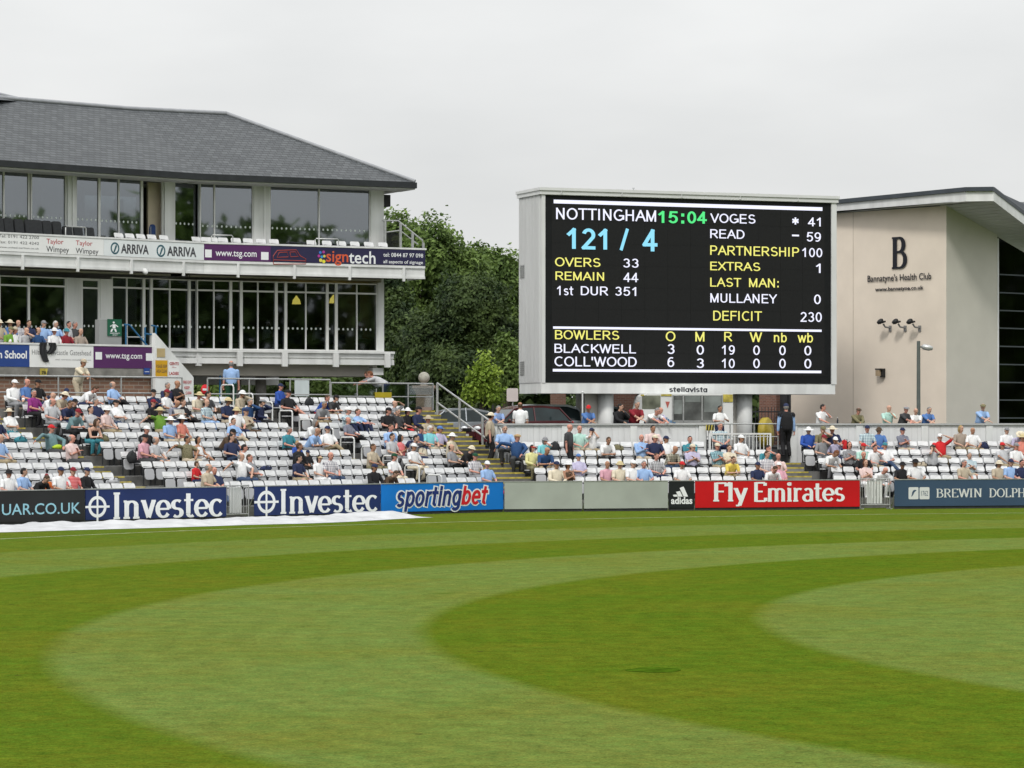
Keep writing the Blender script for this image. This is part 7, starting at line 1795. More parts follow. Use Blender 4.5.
def headwear():
    HEADWEAR['hair'] = _hm(ell(lambda c: (c.z > .050 and c.y > -.093) or (c.y > -.005 and c.z > -.062) or (c.y > .03 and c.z > -.085), (0, .010, .008), (.085, .104, .126), 'hair', lump=.07), 'hair')
    HEADWEAR['fringe'] = _hm(ell(lambda c: c.y > .002 and -.075 < c.z < .045, (0, .008, .0), (.083, .104, .118), 'hair', lump=.06), 'hair')
    HEADWEAR['long'] = _hm(ell(lambda c: (c.z > .052 and c.y > -.096) or (c.y > -.012), (0, .018, -.022), (.098, .110, .158), 'hair', lump=.08), 'hair')
    HEADWEAR['cap'] = _hm(brim(ell(lambda c: c.z > .030, (0, .004, .030), (.088, .110, .108), 'cap'), .06, .088, .046, .038, 2.05, 190, 350, 14, -.01), 'cap')
    m = ell(lambda c: c.z > .026, (0, .004, .028), (.094, .114, .112), 'sun_hat'); HEADWEAR['sun hat'] = _hm(brim(m, .088, .185, .044, .022, 1.08), 'sun_hat')
    m = ell(lambda c: c.z > .020, (0, .004, .022), (.094, .114, .112), 'bucket_hat'); HEADWEAR['bucket hat'] = _hm(brim(m, .088, .135, .046, .006, 1.1), 'bucket_hat')
    m = ell(lambda c: c.z > .034, (0, -.004, .036), (.106, .132, .078), 'flat_cap'); HEADWEAR['flat cap'] = _hm(brim(m, .07, .09, .046, .036, 1.75, 200, 340, 12), 'flat_cap')
    m = ell(lambda c: .034 < c.z < .062, (0, .0, .036), (.088, .108, .10), 'visor'); HEADWEAR['visor'] = _hm(brim(m, .06, .09, .050, .040, 2.0, 190, 350, 14), 'visor')
headwear()
def put(nm, me, mats, parent, M=None):
    o = bpy.data.objects.new(nm, me); COL.objects.link(o); o.parent = parent
    if M is not None: o.matrix_local = M
    for i, m in enumerate(mats if isinstance(mats, list) else [mats]):
        o.material_slots[i].link = 'OBJECT'; o.material_slots[i].material = m
    return o
people = []
prnd = random.Random(41)
def person(d, loc, rz, scale):
    P = make_pose(d['pose'], d['yaw'])
    b = bpy.data.objects.new('person', P['body']); COL.objects.link(b)
    b.location = loc; b.rotation_euler = (0, 0, rz); b.scale = (scale * d.get('wide', 1.0), scale * d.get('wide', 1.0), scale)
    for i, m in enumerate((SKINS[d['skin']], FEATURE)): b.material_slots[i].link = 'OBJECT'; b.material_slots[i].material = m
    put({'short': 'shirt', 'long': 'sweater' if d['garment'] in ('sweater', 'jacket', 'hoodie', 'cardigan') else 'shirt', 'vest': 'top'}[d['sleeve']], P[d['sleeve']], cloth(d['shirt'], d['pat']), b)
    put('shorts' if d['legs'] == 'shorts' else 'trousers', P[d['legs']], cloth(d['legcol'], d.get('legpat', '')), b)
    put('shoes', P['shoes'], cloth('black' if prnd.random() < .6 else ('brown' if prnd.random() < .5 else 'white')), b)
    if d['hair'] != 'bald':
        st = 'long' if (d['who'] == 'woman') else ('fringe' if (d['hat'] or d['balding']) else 'hair')
        put('hair', HEADWEAR[st], hairmat(d['hair']), b, P['head'])
    if d['hat']: put(d['hat'].replace(' ', '_'), HEADWEAR[d['hat']], cloth(d['hatcol']), b, P['head'])
    b['category'] = 'person'
    d['ob'] = b; people.append(d)
    return b
HATS = ('sun hat', 'bucket hat', 'flat cap', 'visor', 'cap')
GARM = ('polo', 'sweater', 'jacket', 'hoodie', 'cardigan', 'top', 'T-shirt', 'vest')
def parse(line):
    """'px py shirt words | head words | leg words | pose' -> what to build"""
    a = [s.strip() for s in line.split('|')]; t = a[0].split(); d = {'x': float(t[0]), 'y': float(t[1]), 'who': 'man', 'sleeve': 'short', 'pat': '', 'garment': 'shirt', 'hat': None, 'hatcol': None, 'balding': False, 'skin': 'fair'}
    w = t[2:]
    for k in ('woman', 'boy', 'child', 'steward'):
        if k in w: d['who'] = k; w.remove(k)
    for k in ('striped', 'checked', 'floral'):
        if k in w: d['pat'] = k; w.remove(k)
    for k in GARM:
        if k in w:
            d['garment'] = k; w.remove(k)
            if k in ('sweater', 'jacket', 'hoodie', 'cardigan'): d['sleeve'] = 'long'
            if k == 'vest': d['sleeve'] = 'vest'; d['garment'] = 'sleeveless top'
    if 'long' in w: d['sleeve'] = 'long'; w.remove('long')
    d['shirt'] = ' '.join(w)
    h = a[1]
    for k in HATS:
        if h.endswith(k): d['hat'] = k; d['hatcol'] = h[:-len(k)].strip(); break
    if d['hat']: d['hair'] = prnd.choice(['grey', 'brown', 'grey', 'black'])
    elif h == 'bald': d['hair'] = 'bald'
    else:
        hw = h.split(); d['balding'] = 'balding' in hw; d['hair'] = hw[-1]
    d['headtext'] = h
    l = a[2].split(); d['legs'] = 'shorts' if 'shorts' in l else 'trousers'; d['legcol'] = ' '.join(x for x in l if x not in ('shorts', 'patterned')) or 'navy'
    if 'patterned' in l: d['legpat'] = 'floral'
    p = a[3].split(); d['pose'] = p[0]; d['yaw'] = int(p[1]) if len(p) > 1 else 0
    if len(p) > 2: d['skin'] = p[2]
    else: d['skin'] = prnd.choice(['fair', 'pink', 'fair', 'tan', 'pink'])
    d['child'] = d['who'] in ('boy', 'child')
    return d
def crop(x0, y0, sc, text):
    out = []
    for ln in text.strip().splitlines():
        d = parse(ln); d['x'] = x0 + d['x'] / sc; d['y'] = y0 + d['y'] / sc; out.append(d)
    return out

SEATED = []
SEATED += crop(0, 380, 6.4, '''
42 12 white long | white cap | grey | sit 0
128 75 blue | balding grey | beige | sit 0
195 20 black T-shirt | black cap | navy | sit 0
212 66 purple | grey | black | sit -30
222 140 white T-shirt | bald | denim | lean 30
262 135 light grey T-shirt | balding grey | grey | sit 30
30 185 white | cream sun hat | teal | back 0
2 270 navy T-shirt | brown | dark grey | sit 0
2 385 light blue | balding grey | khaki | sit 30
408 80 light blue T-shirt | navy cap | navy | sit -30
412 142 navy | brown | navy | lean 0
348 178 beige | cream sun hat | black | lean 30
428 188 grey teal | dark red cap | black | lean 0
325 318 grey teal sweater | red cap | dark grey | reach 0
480 385 pale pink | balding grey | dark grey | fold 30
540 275 woman black vest | brown | teal | lean 30
578 210 grey striped T-shirt | black | dark grey | back 0
575 55 white | brown | navy | hunch 0
708 25 light blue | balding grey | black | cross 30
718 130 white | black cap | denim | back 0
695 192 pale pink | white bucket hat | khaki | sit 0
375 575 white | navy cap | grey | sit 0
45 648 white T-shirt | black bucket hat | grey | sit 0
108 635 light blue | black | navy | sit 30
262 668 black T-shirt | brown | navy | hunch 0
330 660 child orange T-shirt | dark red cap | navy | sit 0
442 665 red striped T-shirt | dark red cap | navy | sit 0
522 655 black jacket | navy cap | black | sit 0
''')
SEATED += crop(120, 380, 6.4, '''
180 128 black T-shirt | dark red cap | black | sit 0
310 28 navy T-shirt | grey | navy | sit 0
368 35 black polo | bald | dark grey | fold 30 tan
318 80 white T-shirt | dark red cap | grey | sit 0
375 158 navy striped polo | bald | navy | read 30 tan
228 188 green | straw sun hat | khaki | reach 0
490 68 cream | straw sun hat | grey | chin 0
530 138 light blue checked | bald | light blue | sit 0
655 138 navy | straw sun hat | beige | sit 30
760 90 beige jacket | white bucket hat | khaki | chin 0
715 212 white T-shirt | straw bucket hat | navy | sit 0
785 195 beige sweater | navy cap | brown | fold 0
315 252 light blue | white sun hat | beige | sit 0
365 252 woman coral top | white sun hat | cream | sit 0
173 302 black T-shirt | white cap | navy | sit 0
150 368 pink | black cap | dark grey | sit 0
212 385 light grey | balding grey | grey shorts | sit 30
445 382 olive floral | black | beige | reach 30 tan
512 382 woman white vest | black | white shorts | cross 0 tan
735 265 light blue T-shirt | brown | beige | cross 0
715 325 brown T-shirt | black cap | black | lean 0
748 382 child navy T-shirt | navy cap | navy | sit 0
480 580 boy red T-shirt | brown | navy | sit 30
530 578 beige | balding grey | beige | sit 30
595 582 navy T-shirt | bald | denim | back 0 pink
745 505 white | balding grey | denim | reach 30
812 435 white T-shirt | black | denim | sit 30
''')
SEATED += crop(240, 380, 6.4, '''
128 138 navy jacket | grey flat cap | black | chin 30
222 98 royal blue hoodie | navy cap | navy | sit 0
295 90 black | black cap | black shorts | cross 30
532 98 royal blue T-shirt | brown | dark red shorts | lean 0
628 98 dark grey T-shirt | black cap | khaki shorts | lean 30
518 192 grey | grey | khaki | lean 0
500 270 woman white T-shirt | grey | navy | lean 30
585 298 white | navy cap | khaki | cross 0
685 212 light blue checked long | white cap | navy | kneeup 30
750 215 light blue T-shirt | brown | navy | kneeup 0
320 305 teal | grey | black | sit 30
392 402 child royal blue T-shirt | blond | navy | sit 0
452 365 light blue | bald | grey | lean 30
342 495 navy polo | black | khaki shorts | sit 30
405 500 child black T-shirt | navy cap | black | sit 0
482 482 woman white | straw visor | white | sit 0
552 488 lilac checked | balding brown | denim | sit 0
78 488 grey T-shirt | brown | dark grey | back 0
''')
SEATED += crop(360, 380, 6.4, '''
160 205 black polo | black cap | dark grey | sit 30
205 132 grey T-shirt | balding grey | dark grey | head 0
362 160 navy jacket | black cap | black | sit 30
362 212 woman black | white sun hat | red | sit 0
435 212 beige | beige sun hat | grey | sit -30
495 252 lilac T-shirt | blue cap | black | sit 30
488 306 aqua | white | beige | sit 30
155 362 light grey | black | grey | sit 0
210 318 light blue | brown | navy | sit 0
205 378 woman red striped top | black | grey | fold 30
295 382 grey T-shirt | black | navy | chin 0
145 418 beige | brown | olive | sit 0
285 488 white | dark green cap | cream | sit 30
367 492 white T-shirt | white cap | cream | sit 0
603 372 cream | white sun hat | khaki | sit 0
690 478 black polo | cream bucket hat | black | lean 30
740 432 lilac checked | dark green cap | grey | sit 0
795 462 light blue | white cap | brown | sit -30
65 602 black jacket | navy cap | black | sit 0
190 612 brown T-shirt | brown | navy | hunch 0
''')
SEATED += crop(480, 390, 6.98, '''
180 268 light blue | grey | dark grey | sit 0
280 328 dark blue sweater | tan flat cap | dark grey | reach 30
370 382 woman pale yellow cardigan | red visor | olive patterned | sit 30
488 342 woman aqua top | grey bucket hat | aqua | chin 30
485 455 dark blue | bald | khaki | lean 30 tan
540 512 cream sweater | navy cap | grey | sit 0
630 520 woman brown vest | white sun hat | brown | fold 0 tan
655 458 lilac T-shirt | blue cap | grey | back 0
692 258 mint | bald | beige | sit 0
788 272 white | navy cap | khaki | bino 0
912 382 white T-shirt | brown | black | lean 0
852 575 pink | bald | grey | sit 0
940 575 cream | straw bucket hat | grey | sit 0
''')
SEATED += crop(610, 390, 6.98, '''
180 322 light blue long | balding grey | beige | fold 0
285 322 navy | cream cap | black | sit 30
328 268 pale pink | black | navy | sit 0
370 332 white T-shirt | navy cap | black | cross 30
302 438 grey checked | brown | navy | sit 0
405 442 olive checked | bald | denim | lean 30
150 558 white T-shirt | white cap | grey | sit 0
275 560 light blue | grey | navy | sit 0
460 568 white | red cap | grey | sit 0
580 332 teal polo | black | denim | fold 0
568 388 lilac | cream cap | black | fold 30
775 392 teal checked | cream cap | khaki | fold 0
905 332 white | white cap | white | sit 30
865 388 cream | brown | cream | fold 0
825 520 yellow T-shirt | brown | khaki | lean 0
''')
SEATED += crop(740, 390, 6.98, '''
195 382 teal T-shirt | black | grey | chin 30
150 552 navy polo | navy cap | navy | sit 0
225 452 lilac checked | brown | coral shorts | sit 30
268 452 pale pink | balding white | khaki | sit 0
365 455 pink polo | white cap | navy | back 0
280 582 white T-shirt | brown | grey | hunch 0
447 602 white T-shirt | auburn | grey | hunch 30
455 268 royal blue jacket | white sun hat | black | sit 0
552 322 olive | olive cap | olive shorts | chin 0
612 318 grey | dark red cap | grey | chin 30
668 248 navy polo | cream sun hat | navy | sit 0
635 372 lilac polo | white cap | navy | chin 0
735 382 woman grey floral | brown | black | fold 0
828 378 mint | red cap | dark grey | sit 0
842 458 black T-shirt | bald | black | sit 0 pink
922 278 light blue checked | navy cap | grey | sit 0
945 312 blue | brown bucket hat | blue | sit 30
840 518 woman pale pink top | auburn | white | fold 0
940 385 white | black | khaki | chin 0
''')
SEATED += crop(870, 390, 6.65, '''
195 242 navy striped T-shirt | navy cap | beige shorts | fold 0
112 362 white T-shirt | teal cap | denim | cross 0
30 525 white | bald | white | hunch 30 pink
225 540 black T-shirt | black bucket hat | black | sit 0
300 550 white | black sun hat | grey | sit 0
385 368 light grey T-shirt | black | black | bino 0
475 308 red T-shirt | white cap | khaki | head 0
612 278 woman taupe | blond | khaki | sit 30
650 258 white T-shirt | bald | khaki | sit 0
685 438 light blue striped T-shirt | grey | beige shorts | fold 0
605 538 beige | grey | grey | sit 0
850 388 light grey | red cap | khaki | head 0
970 358 white | grey cap | khaki | sit 0
912 268 white T-shirt | grey cap | navy | sit 0
950 308 lilac | cream sun hat | grey | hunch 0
1000 258 coral T-shirt | straw sun hat | grey | sit 0
862 528 beige | cream bucket hat | grey | sit 0
965 522 light blue | navy cap | navy | sit 0
1015 505 navy | black | navy | sit 0
''')
SEATED += crop(0, 0, 1.0, '''
60 400 black | black cap | black | sit 0
98 406 navy polo | grey | navy | cross 30
150 398 navy jacket | black cap | black | fold 0
180 399 black T-shirt | brown | black | cross 0
208 399 dark grey T-shirt | black | black | sit 30
247 403 dark blue jacket | grey | navy | chin 0
342 419 navy striped polo | balding grey | black | cross 0
396 411 dark grey jacket | grey | black | sit 0
297 446 black jacket | brown | black | sit 30
233 433 navy T-shirt | black | denim | cross 30
422 431 dark blue | black cap | navy | sit 0
452 452 grey | balding brown | black | cross 0
''')
for d in SEATED:
    best = None
    P = make_pose(d['pose'], d['yaw']); h = P['head'].translation
    for s in seats:
        if s.person is not None: continue
        sc = 0.78 if d['child'] else 1.0
        w = s.pos + Matrix.Rotation(s.rz, 3, 'Z') @ (h * sc)
        ex = CX + F * w.x / w.y - d['x']; ey = HZ - F * (w.z - CH) / w.y - d['y']
        e = ex * ex + 1.8 * ey * ey
        if best is None or e < best[0]: best = (e, s)
    s = best[1]; s.person = d; d['seat'] = s; d['err'] = math.sqrt(best[0])
    sc = (0.80 if d['child'] else prnd.uniform(0.99, 1.08)); d['wide'] = prnd.uniform(1.04, 1.18) if d['who'] == 'man' else 0.98
    person(d, s.pos + Vector((0, 0, 0.0 if not d['child'] else 0.10)), s.rz + R(prnd.uniform(-14, 16) + (9 if s.stand == 'pavilion' else 4)), sc)
print('seat fit: worst', sorted(round(d['err'], 1) for d in SEATED)[-12:])

# --- words for the labels
ROWN = ['front', 'second', 'third', 'fourth', 'fifth', 'sixth', 'seventh', 'eighth', 'ninth', 'back']
POSE_W = {'fold': 'arms folded', 'lean': 'leaning forward', 'hunch': 'bending down', 'back': 'legs stretched out', 'cross': 'legs crossed', 'chin': 'hand at chin', 'reach': 'one arm spread', 'bino': 'hands raised to face', 'head': 'hand on head', 'kneeup': 'knees up', 'read': 'reading a newspaper', 'sit': ''}
def short(d):
    t = f"{d['who']} in {(d['pat'] + ' ') if d['pat'] else ''}{d['shirt']} {d['garment']}"
    if d['hat']: t += f" and {d['headtext']}"
    return t
def looks(d):
    t = short(d)
    if not d['hat']:
        t = ('bald ' if d['hair'] == 'bald' else (f"{d['hair']} haired " if not d['balding'] else 'balding ')) + t
    return t
def rowphrase(s):
    n = {'pavilion': 10, 'scoreboard': 5}[s.stand]
    return f"{'back' if s.k == n - 1 else ROWN[s.k]} row of {s.stand} stand"
def wc(t): return len(t.replace(',', ' ').split())
def near(d):
    s = d['seat']; o = [p for p in SEATED if p is not d and p['seat'].stand == s.stand and p['seat'].k == s.k]
    return min(o, key=lambda p: abs(p['seat'].t - s.t)) if o else None
used = set()
for d in SEATED:
    s = d['seat']; pw = POSE_W[d['pose']]; n = near(d)
    c = [f"{looks(d)}, {rowphrase(s)}"] + ([f"{looks(d)} {pw}, {rowphrase(s)}"] if pw else [])
    if n: c += [f"{looks(d)}, beside {short(n)}, {'back' if s.k == 9 else ROWN[s.k]} row", f"{looks(d)}, beside {short(n)}"]
    c = [x for x in c if wc(x) <= 16] or [f"{short(d)}, {rowphrase(s)}"]
    lab = next((x for x in c if x.lower() not in used), c[-1]); used.add(lab.lower())
    d['ob']['label'] = lab; d['ob']['group'] = f"spectators seated in the {s.stand} stand"

# --- spectators on the terrace
def on_plane(pl, px, zf, d, rz, fit=True, lab=None, group=None, off=0.0):
    P = make_pose(d['pose'], d['yaw']); h = P['head'].translation; u = pl.u(px); base = pl.P(u, zf, off)
    w = base + Matrix.Rotation(rz, 3, 'Z') @ h
    sc = 1.0; d.setdefault('wide', 1.1)
    if fit:
        zt_ = CH - (d['y'] - HZ) * w.y / F; sc = max(0.92, min(1.14 if d['who'] == 'steward' else 1.08, (zt_ - zf) / h.z))
    dx = (d['x'] - (CX + F * w.x / w.y)); base = pl.P(u + dx * w.y / F / max(0.3, pl.d.x), zf, off)
    person(d, base, rz, sc)
    d['ob']['label'] = lab
    if group: d['ob']['group'] = group
TERR = crop(0, 300, 10.24, '''
0 212 beige | cream bucket hat | grey | sit 0
105 215 blue | cream sun hat | navy | sit 30
190 238 lilac checked | bald | grey | sit 0
300 258 navy | brown | navy | sit 0
450 240 light blue | grey cap | grey | sit 30
572 248 light blue T-shirt | white | navy | sit 30
710 226 light grey | black | grey | sit 0
770 228 dark grey | grey | navy | sit 30
115 315 green | olive cap | grey | sit 30
158 342 white | beige cap | grey | sit 30
275 355 light grey | bald | navy | chin 30
395 350 dark blue | balding brown | navy | sit 30
560 345 white | white sun hat | white | sit 0
685 350 dark red | teal bucket hat | navy | sit 0
830 352 taupe | balding brown | grey | sit 0
''')
for i, d in enumerate(TERR):
    pl = TS2 if i < 8 else TS1; zf = TER + 0.57 if i < 8 else TER + 0.27
    d['wide'] = 1.04
    on_plane(pl, d['x'], zf, d, LB.rot() + R(prnd.uniform(-10, 10)), False, f"{looks(d)} on the terrace bench {'by the glass' if i < 8 else 'behind the parapet'}", 'spectators on the pavilion terrace')
# --- people standing
STW = RB.back(6.86)
STND = [
 (crop(480, 390, 6.98, '128 132 blue striped | grey | navy | rail 0')[0], 'grey haired man in striped blue shirt leaning on the plank wall above the stairs', 10),
 (crop(480, 390, 6.98, '280 108 white polo | balding brown | khaki | stand 30')[0], 'man in white polo turned away beside the cherry red car', 150),
 (crop(480, 390, 6.98, '757 128 blue | red cap | navy | rail -30')[0], 'man in blue shirt and red cap leaning on the wall under the scoreboard', 10),
 (crop(610, 390, 6.98, '72 118 black jacket | black | black | smoke 30')[0], 'dark haired man in black jacket by the scoreboard pier', 20),
 (crop(610, 390, 6.98, '188 100 dark red polo | grey | navy | rail 0')[0], 'grey haired man in dark red polo at the plank wall by the van', 10),
 (crop(610, 390, 6.98, '325 148 white | grey | navy | bent 0')[0], 'grey haired man in white shirt bent low over the plank wall', 10),
 (crop(610, 390, 6.98, '352 142 lilac T-shirt | balding brown | navy | rail 30')[0], 'man in lilac shirt half hidden beside the bent man in white', 10),
 (crop(740, 390, 6.98, '578 122 white T-shirt | black | navy | smoke 30')[0], 'dark haired man in white T-shirt with hand at mouth by the cream wall', 20),
 (crop(740, 390, 6.98, '827 145 olive jacket | brown flat cap | khaki | rail 0')[0], 'man in olive jacket and brown flat cap leaning on the wall', 10),
 (crop(870, 390, 6.65, '125 122 mint | bald | khaki | smoke 30')[0], 'bald man in mint shirt with hand at mouth on the wall', 0),
 (crop(870, 390, 6.65, '240 128 dark grey T-shirt | grey flat cap | navy | rail -30')[0], 'man in dark grey T-shirt and flat cap looking aside at the wall', 30),
 (crop(870, 390, 6.65, '305 140 white | bald | navy | rail 0')[0], 'bald man in white shirt beside the lamp post', -10),
 (crop(870, 390, 6.65, '393 132 blue polo | grey | khaki | rail 0')[0], 'grey haired man in blue polo leaning near the lamp post', 10),
 (crop(870, 390, 6.65, '750 112 light blue | olive flat cap | khaki | rail -30')[0], 'man in light blue shirt and olive flat cap beside the dark glazing', 10),
]
for d, lab, turn in STND:
    on_plane(STW, d['x'], PARK_Z, d, RB.rot() + R(turn), True, lab, 'people standing behind the plank walls')
def stand_at(line, o, pl, zf, rz, lab, group=None):
    d = crop(*o, line)[0]; on_plane(pl, d['x'], zf, d, rz, True, lab, group); return d
stand_at('75 110 beige | cream sun hat | black | stand 30', (480, 390, 6.98), RB.back(6.1), PARK_Z - 0.5, RB.rot() + R(70), 'man in beige shirt and cream sun hat standing at the wall end by the stairs')
stand_at('625 262 dark grey polo | bald | black | stand 30 pink', (480, 390, 6.98), RB.back(pR(3) - 0.30), zR(3), RB.rot() + R(50), 'bald man in dark grey polo standing among the seats of the scoreboard stand')
stand_at('768 130 white | black | navy | cup 0 tan', (610, 390, 6.98), RB.back(7.2), PARK_Z, RB.rot() + R(10), 'dark haired man in white shirt holding a drink by the yellow trimmed van')
stand_at('768 252 light blue checked | grey | navy | sit 0', (610, 390, 6.98), RB.back(5.55), zR(4) + 0.1, RB.rot(), 'grey haired man in checked light blue shirt sitting behind the white balusters')
sw = stand_at('322 112 steward light blue long | navy cap | black | stand 0', (740, 390, 6.98), RB.back(6.2), PARK_Z - 0.25, RB.rot() + R(176), 'steward in black body warmer seen from behind in the wall opening')
P = make_pose('stand', 0); put('body_warmer', P['gilet'], cloth('black'), sw['ob'])
stand_at('388 635 cream | beige cap | beige | rail 0', (0, 225, 4.654), LB.back(pL(10) - 0.10), WALK_Z, LB.rot() + R(15), 'man in cream shirt and beige cap leaning on the railing before the brick wall')
stand_at('145 585 light blue | balding grey | dark green | stand 0', (200, 235, 4.654), LB.back(pL(10) + 0.6), WALK_Z, LB.rot() + R(150), 'balding man in light blue shirt and dark green trousers under the pavilion')
stand_at('352 150 light grey T-shirt | auburn | navy | bent 0 pink', (330, 350, 8.53), LB.back(pL(10) + 1.3), WALK_Z, LB.rot() + R(215), 'man in pale grey T-shirt bent over at the railing corner below the pavilion end')
stand_at('325 185 grey T-shirt | brown | black | bent 0', (330, 350, 8.53), LB.back(pL(10) + 1.9), WALK_Z, LB.rot() + R(200), 'man in mid grey T-shirt bent over beside the pale grey T-shirt')
for px, py, lab in ((178, 333, 'in white shirt at a table behind the glass over the fin'), (267, 338, 'in white shirt at a table behind the glass near the bend'), (317, 338, 'in white shirt at a table under the first yellow lamp'), (359, 338, 'in white shirt at the corner table behind the glass')):
    d = parse(f'{px} {py} white | black | black | sit 30'); pl = F1 if px < 200 else F2
    on_plane(pl, px, sill - 0.05, d, pl.rot() + R(80 if px % 2 else -70), False, 'diner ' + lab, 'diners behind the pavilion glass', -1.0)

# ---------------------------------------------------------------- the seats themselves
ORDN = ['', 'first', 'second', 'third', 'fourth', 'fifth', 'sixth', 'seventh', 'eighth', 'ninth', 'tenth', 'eleventh', 'twelfth', 'thirteenth', 'fourteenth', 'fifteenth', 'sixteenth', 'seventeenth', 'eighteenth', 'nineteenth', 'twentieth']
def seat_label(s):
    row = [p for p in SEATED if p['seat'].stand == s.stand and p['seat'].k == s.k]
    if s.person: return f"white seat under the {short(s.person)}, {ROWN[s.k]} row"
    p = min(row, key=lambda q: abs(q['seat'].t - s.t)); n = max(1, round(abs(p['seat'].t - s.t) / SEAT_P)); sd = 'scoreboard' if p['seat'].t < s.t else 'pavilion'
    if s.stand == 'scoreboard': sd = 'cream wall' if p['seat'].t < s.t else 'stairs'
    o = ORDN[min(n, 20)]
    a = f"white seat {o} from {short(p)}, {sd} side, {ROWN[s.k]} row"
    return a if wc(a) <= 16 else (f"white seat {o} from {short(p)}, {sd} side" if wc(f"white seat {o} from {short(p)}, {sd} side") <= 16 else f"white seat {o} from {looks(p)}, {ROWN[s.k]} row")
seat_mats = SEAT_PLASTIC
m_back = seat_back_mb(); m_pan = seat_pan_mb(True); m_down = seat_pan_mb(False); m_foot = seat_foot_mb()
def mk(mb_, nm, mt): o = mb_.build(nm, mt); m = o.data; bpy.data.objects.remove(o); return m
me_back, me_pan, me_down, me_foot = mk(m_back, 'backrest', SEAT_PLASTIC), mk(m_pan, 'seat_pan', SEAT_SHADED), mk(m_down, 'seat_pan', SEAT_SHADED), mk(m_foot, 'bracket', DARK_STEEL)
free = sorted([s for s in seats if not s.person and -6 < s.px < 1030], key=lambda s: s.pos.y)
single = set(id(s) for s in free[:262])
GSEAT = 'white plastic seats of the stands'
proto_seat = None
def seat_thing(loc, rz, lab):
    global proto_seat
    if proto_seat is None:
        t = thing('stadium_seat', lab, 'seat', loc, rz, GSEAT)
        for nm, me in (('backrest', me_back), ('seat_pan', me_pan), ('bracket', me_foot)):
            o = bpy.data.objects.new(nm, me); COL.objects.link(o); o.parent = t
        proto_seat = t; return t
    return copy_thing(proto_seat, loc, rz, lab)
rest = MB()
for s in seats:
    wob = R(prnd.uniform(-2.5, 2.5))
    if id(s) in single: seat_thing(s.pos, s.rz + wob, seat_label(s))
    else:
        M = Matrix.Translation(s.pos) @ Matrix.Rotation(s.rz + wob, 4, 'Z')
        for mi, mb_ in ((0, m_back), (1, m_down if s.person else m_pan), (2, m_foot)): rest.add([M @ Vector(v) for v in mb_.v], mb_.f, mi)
structure(rest.build('remaining_seating', [SEAT_PLASTIC, SEAT_SHADED, DARK_STEEL]), 'stuff')
# white seats peeping over the balcony parapet
bx = [(B1, x) for x in (120.5, 131.5, 142.5, 153.5, 165.5, 198)] + [(B2, x) for x in (207, 214, 224, 237, 249, 262, 275, 312.5, 328, 342.5, 356, 370, 384)]
for i, (pl, px) in enumerate(bx):
    q = pl.back(0.5); gap = 'arched' if px < 200 else ''
    ref = 'blue chair in the doorway' if px < 200 else ('short rail over the purple banner' if px < 300 else 'balcony end')
    seq = [x for p_, x in bx if (x < 200) == (px < 200) and ((x < 300) == (px < 300))]
    base = {'blue chair in the doorway': 152, 'short rail over the purple banner': 222, 'balcony end': 425}[ref]
    order = sorted(seq, key=lambda x: abs(x - base)).index(px) + 1
    seat_thing(q.P(q.u(px), pt - 0.60), pl.rot(), f'white plastic seat on the balcony, {ORDN[order]} from the {ref}')

# ---------------------------------------------------------------- things they brought
def blob(name, label, cat, c, r, mat, seed, rz=0.0, strap=True):
    t = thing(name, label, cat, c, rz, None)
    m = MB(); n, k = 14, 9; vs = []
    for i in range(k + 1):
        a = math.pi * i / k
        for j in range(n):
            d = Vector((math.sin(a) * math.cos(2 * math.pi * j / n), math.sin(a) * math.sin(2 * math.pi * j / n), -math.cos(a)))
            q = 1 + 0.18 * mnoise.noise(d * 2.2 + Vector((seed, 0, 0))); p = Vector((d.x * r[0], d.y * r[1], d.z * r[2])) * q
            p.z = max(p.z, -r[2] * 0.8); vs.append(p + Vector((0, 0, r[2] * 0.8)))
    m.add(vs, [(i * n + j, i * n + (j + 1) % n, (i + 1) * n + (j + 1) % n, (i + 1) * n + j) for i in range(k) for j in range(n)], 0, True)
    o = m.build('body', mat); o.parent = t
    if strap:
        o = MB().tube([(-r[0] * .5, -r[1] * .7, r[2] * .9), (-r[0] * .3, -r[1] * .9, r[2] * 1.9), (r[0] * .3, -r[1] * .9, r[2] * 1.9), (r[0] * .5, -r[1] * .7, r[2] * .9)], 0.014, 6).build('strap', CHARCOAL_FABRIC); o.parent = t
    return t
def item(px, py):
    """the free seat that shows at this place"""
    best = min((s for s in seats if not s.person), key=lambda s: (s.px - px) ** 2 + 2 * (HZ - F * (s.pos.z + 0.62 - CH) / s.pos.y - py) ** 2)
    best.person = {'bag': 1}; return best
def on_seat(px, py, name, label, cat, r, mat, seed):
    s = item(px, py); off = Matrix.Rotation(s.rz, 3, 'Z') @ Vector((0, -0.22, 0.44)); return blob(name, label, cat, s.pos + off, r, mat, seed, s.rz)
on_seat(133, 454, 'rucksack', 'black rucksack on a seat beside the man in pink shirt', 'rucksack', (.19, .15, .24), CHARCOAL_FABRIC, 1)
on_seat(155, 400, 'shoulder_bag', 'dark blue bag on the upper seats below the white fin', 'bag', (.20, .15, .16), cloth('navy'), 2)
on_seat(845, 438, 'rucksack', 'red and black rucksack standing against the plank wall', 'rucksack', (.18, .15, .25), cloth('red'), 3)
on_seat(616, 444, 'holdall', 'dark olive holdall against the plank wall under the scoreboard', 'bag', (.30, .16, .16), cloth('olive'), 4)
on_seat(558, 441, 'rucksack', 'black rucksack with green trim beside the woman in aqua', 'rucksack', (.20, .15, .22), CHARCOAL_FABRIC, 5)
on_seat(421, 446, 'folded_coat', 'cream coat thrown over a seat by the man in grey', 'coat', (.24, .20, .26), cloth('cream'), 6)
on_seat(712, 478, 'carrier_bag', 'small beige bag on a front seat under the scoreboard', 'bag', (.19, .14, .13), cloth('taupe'), 7)
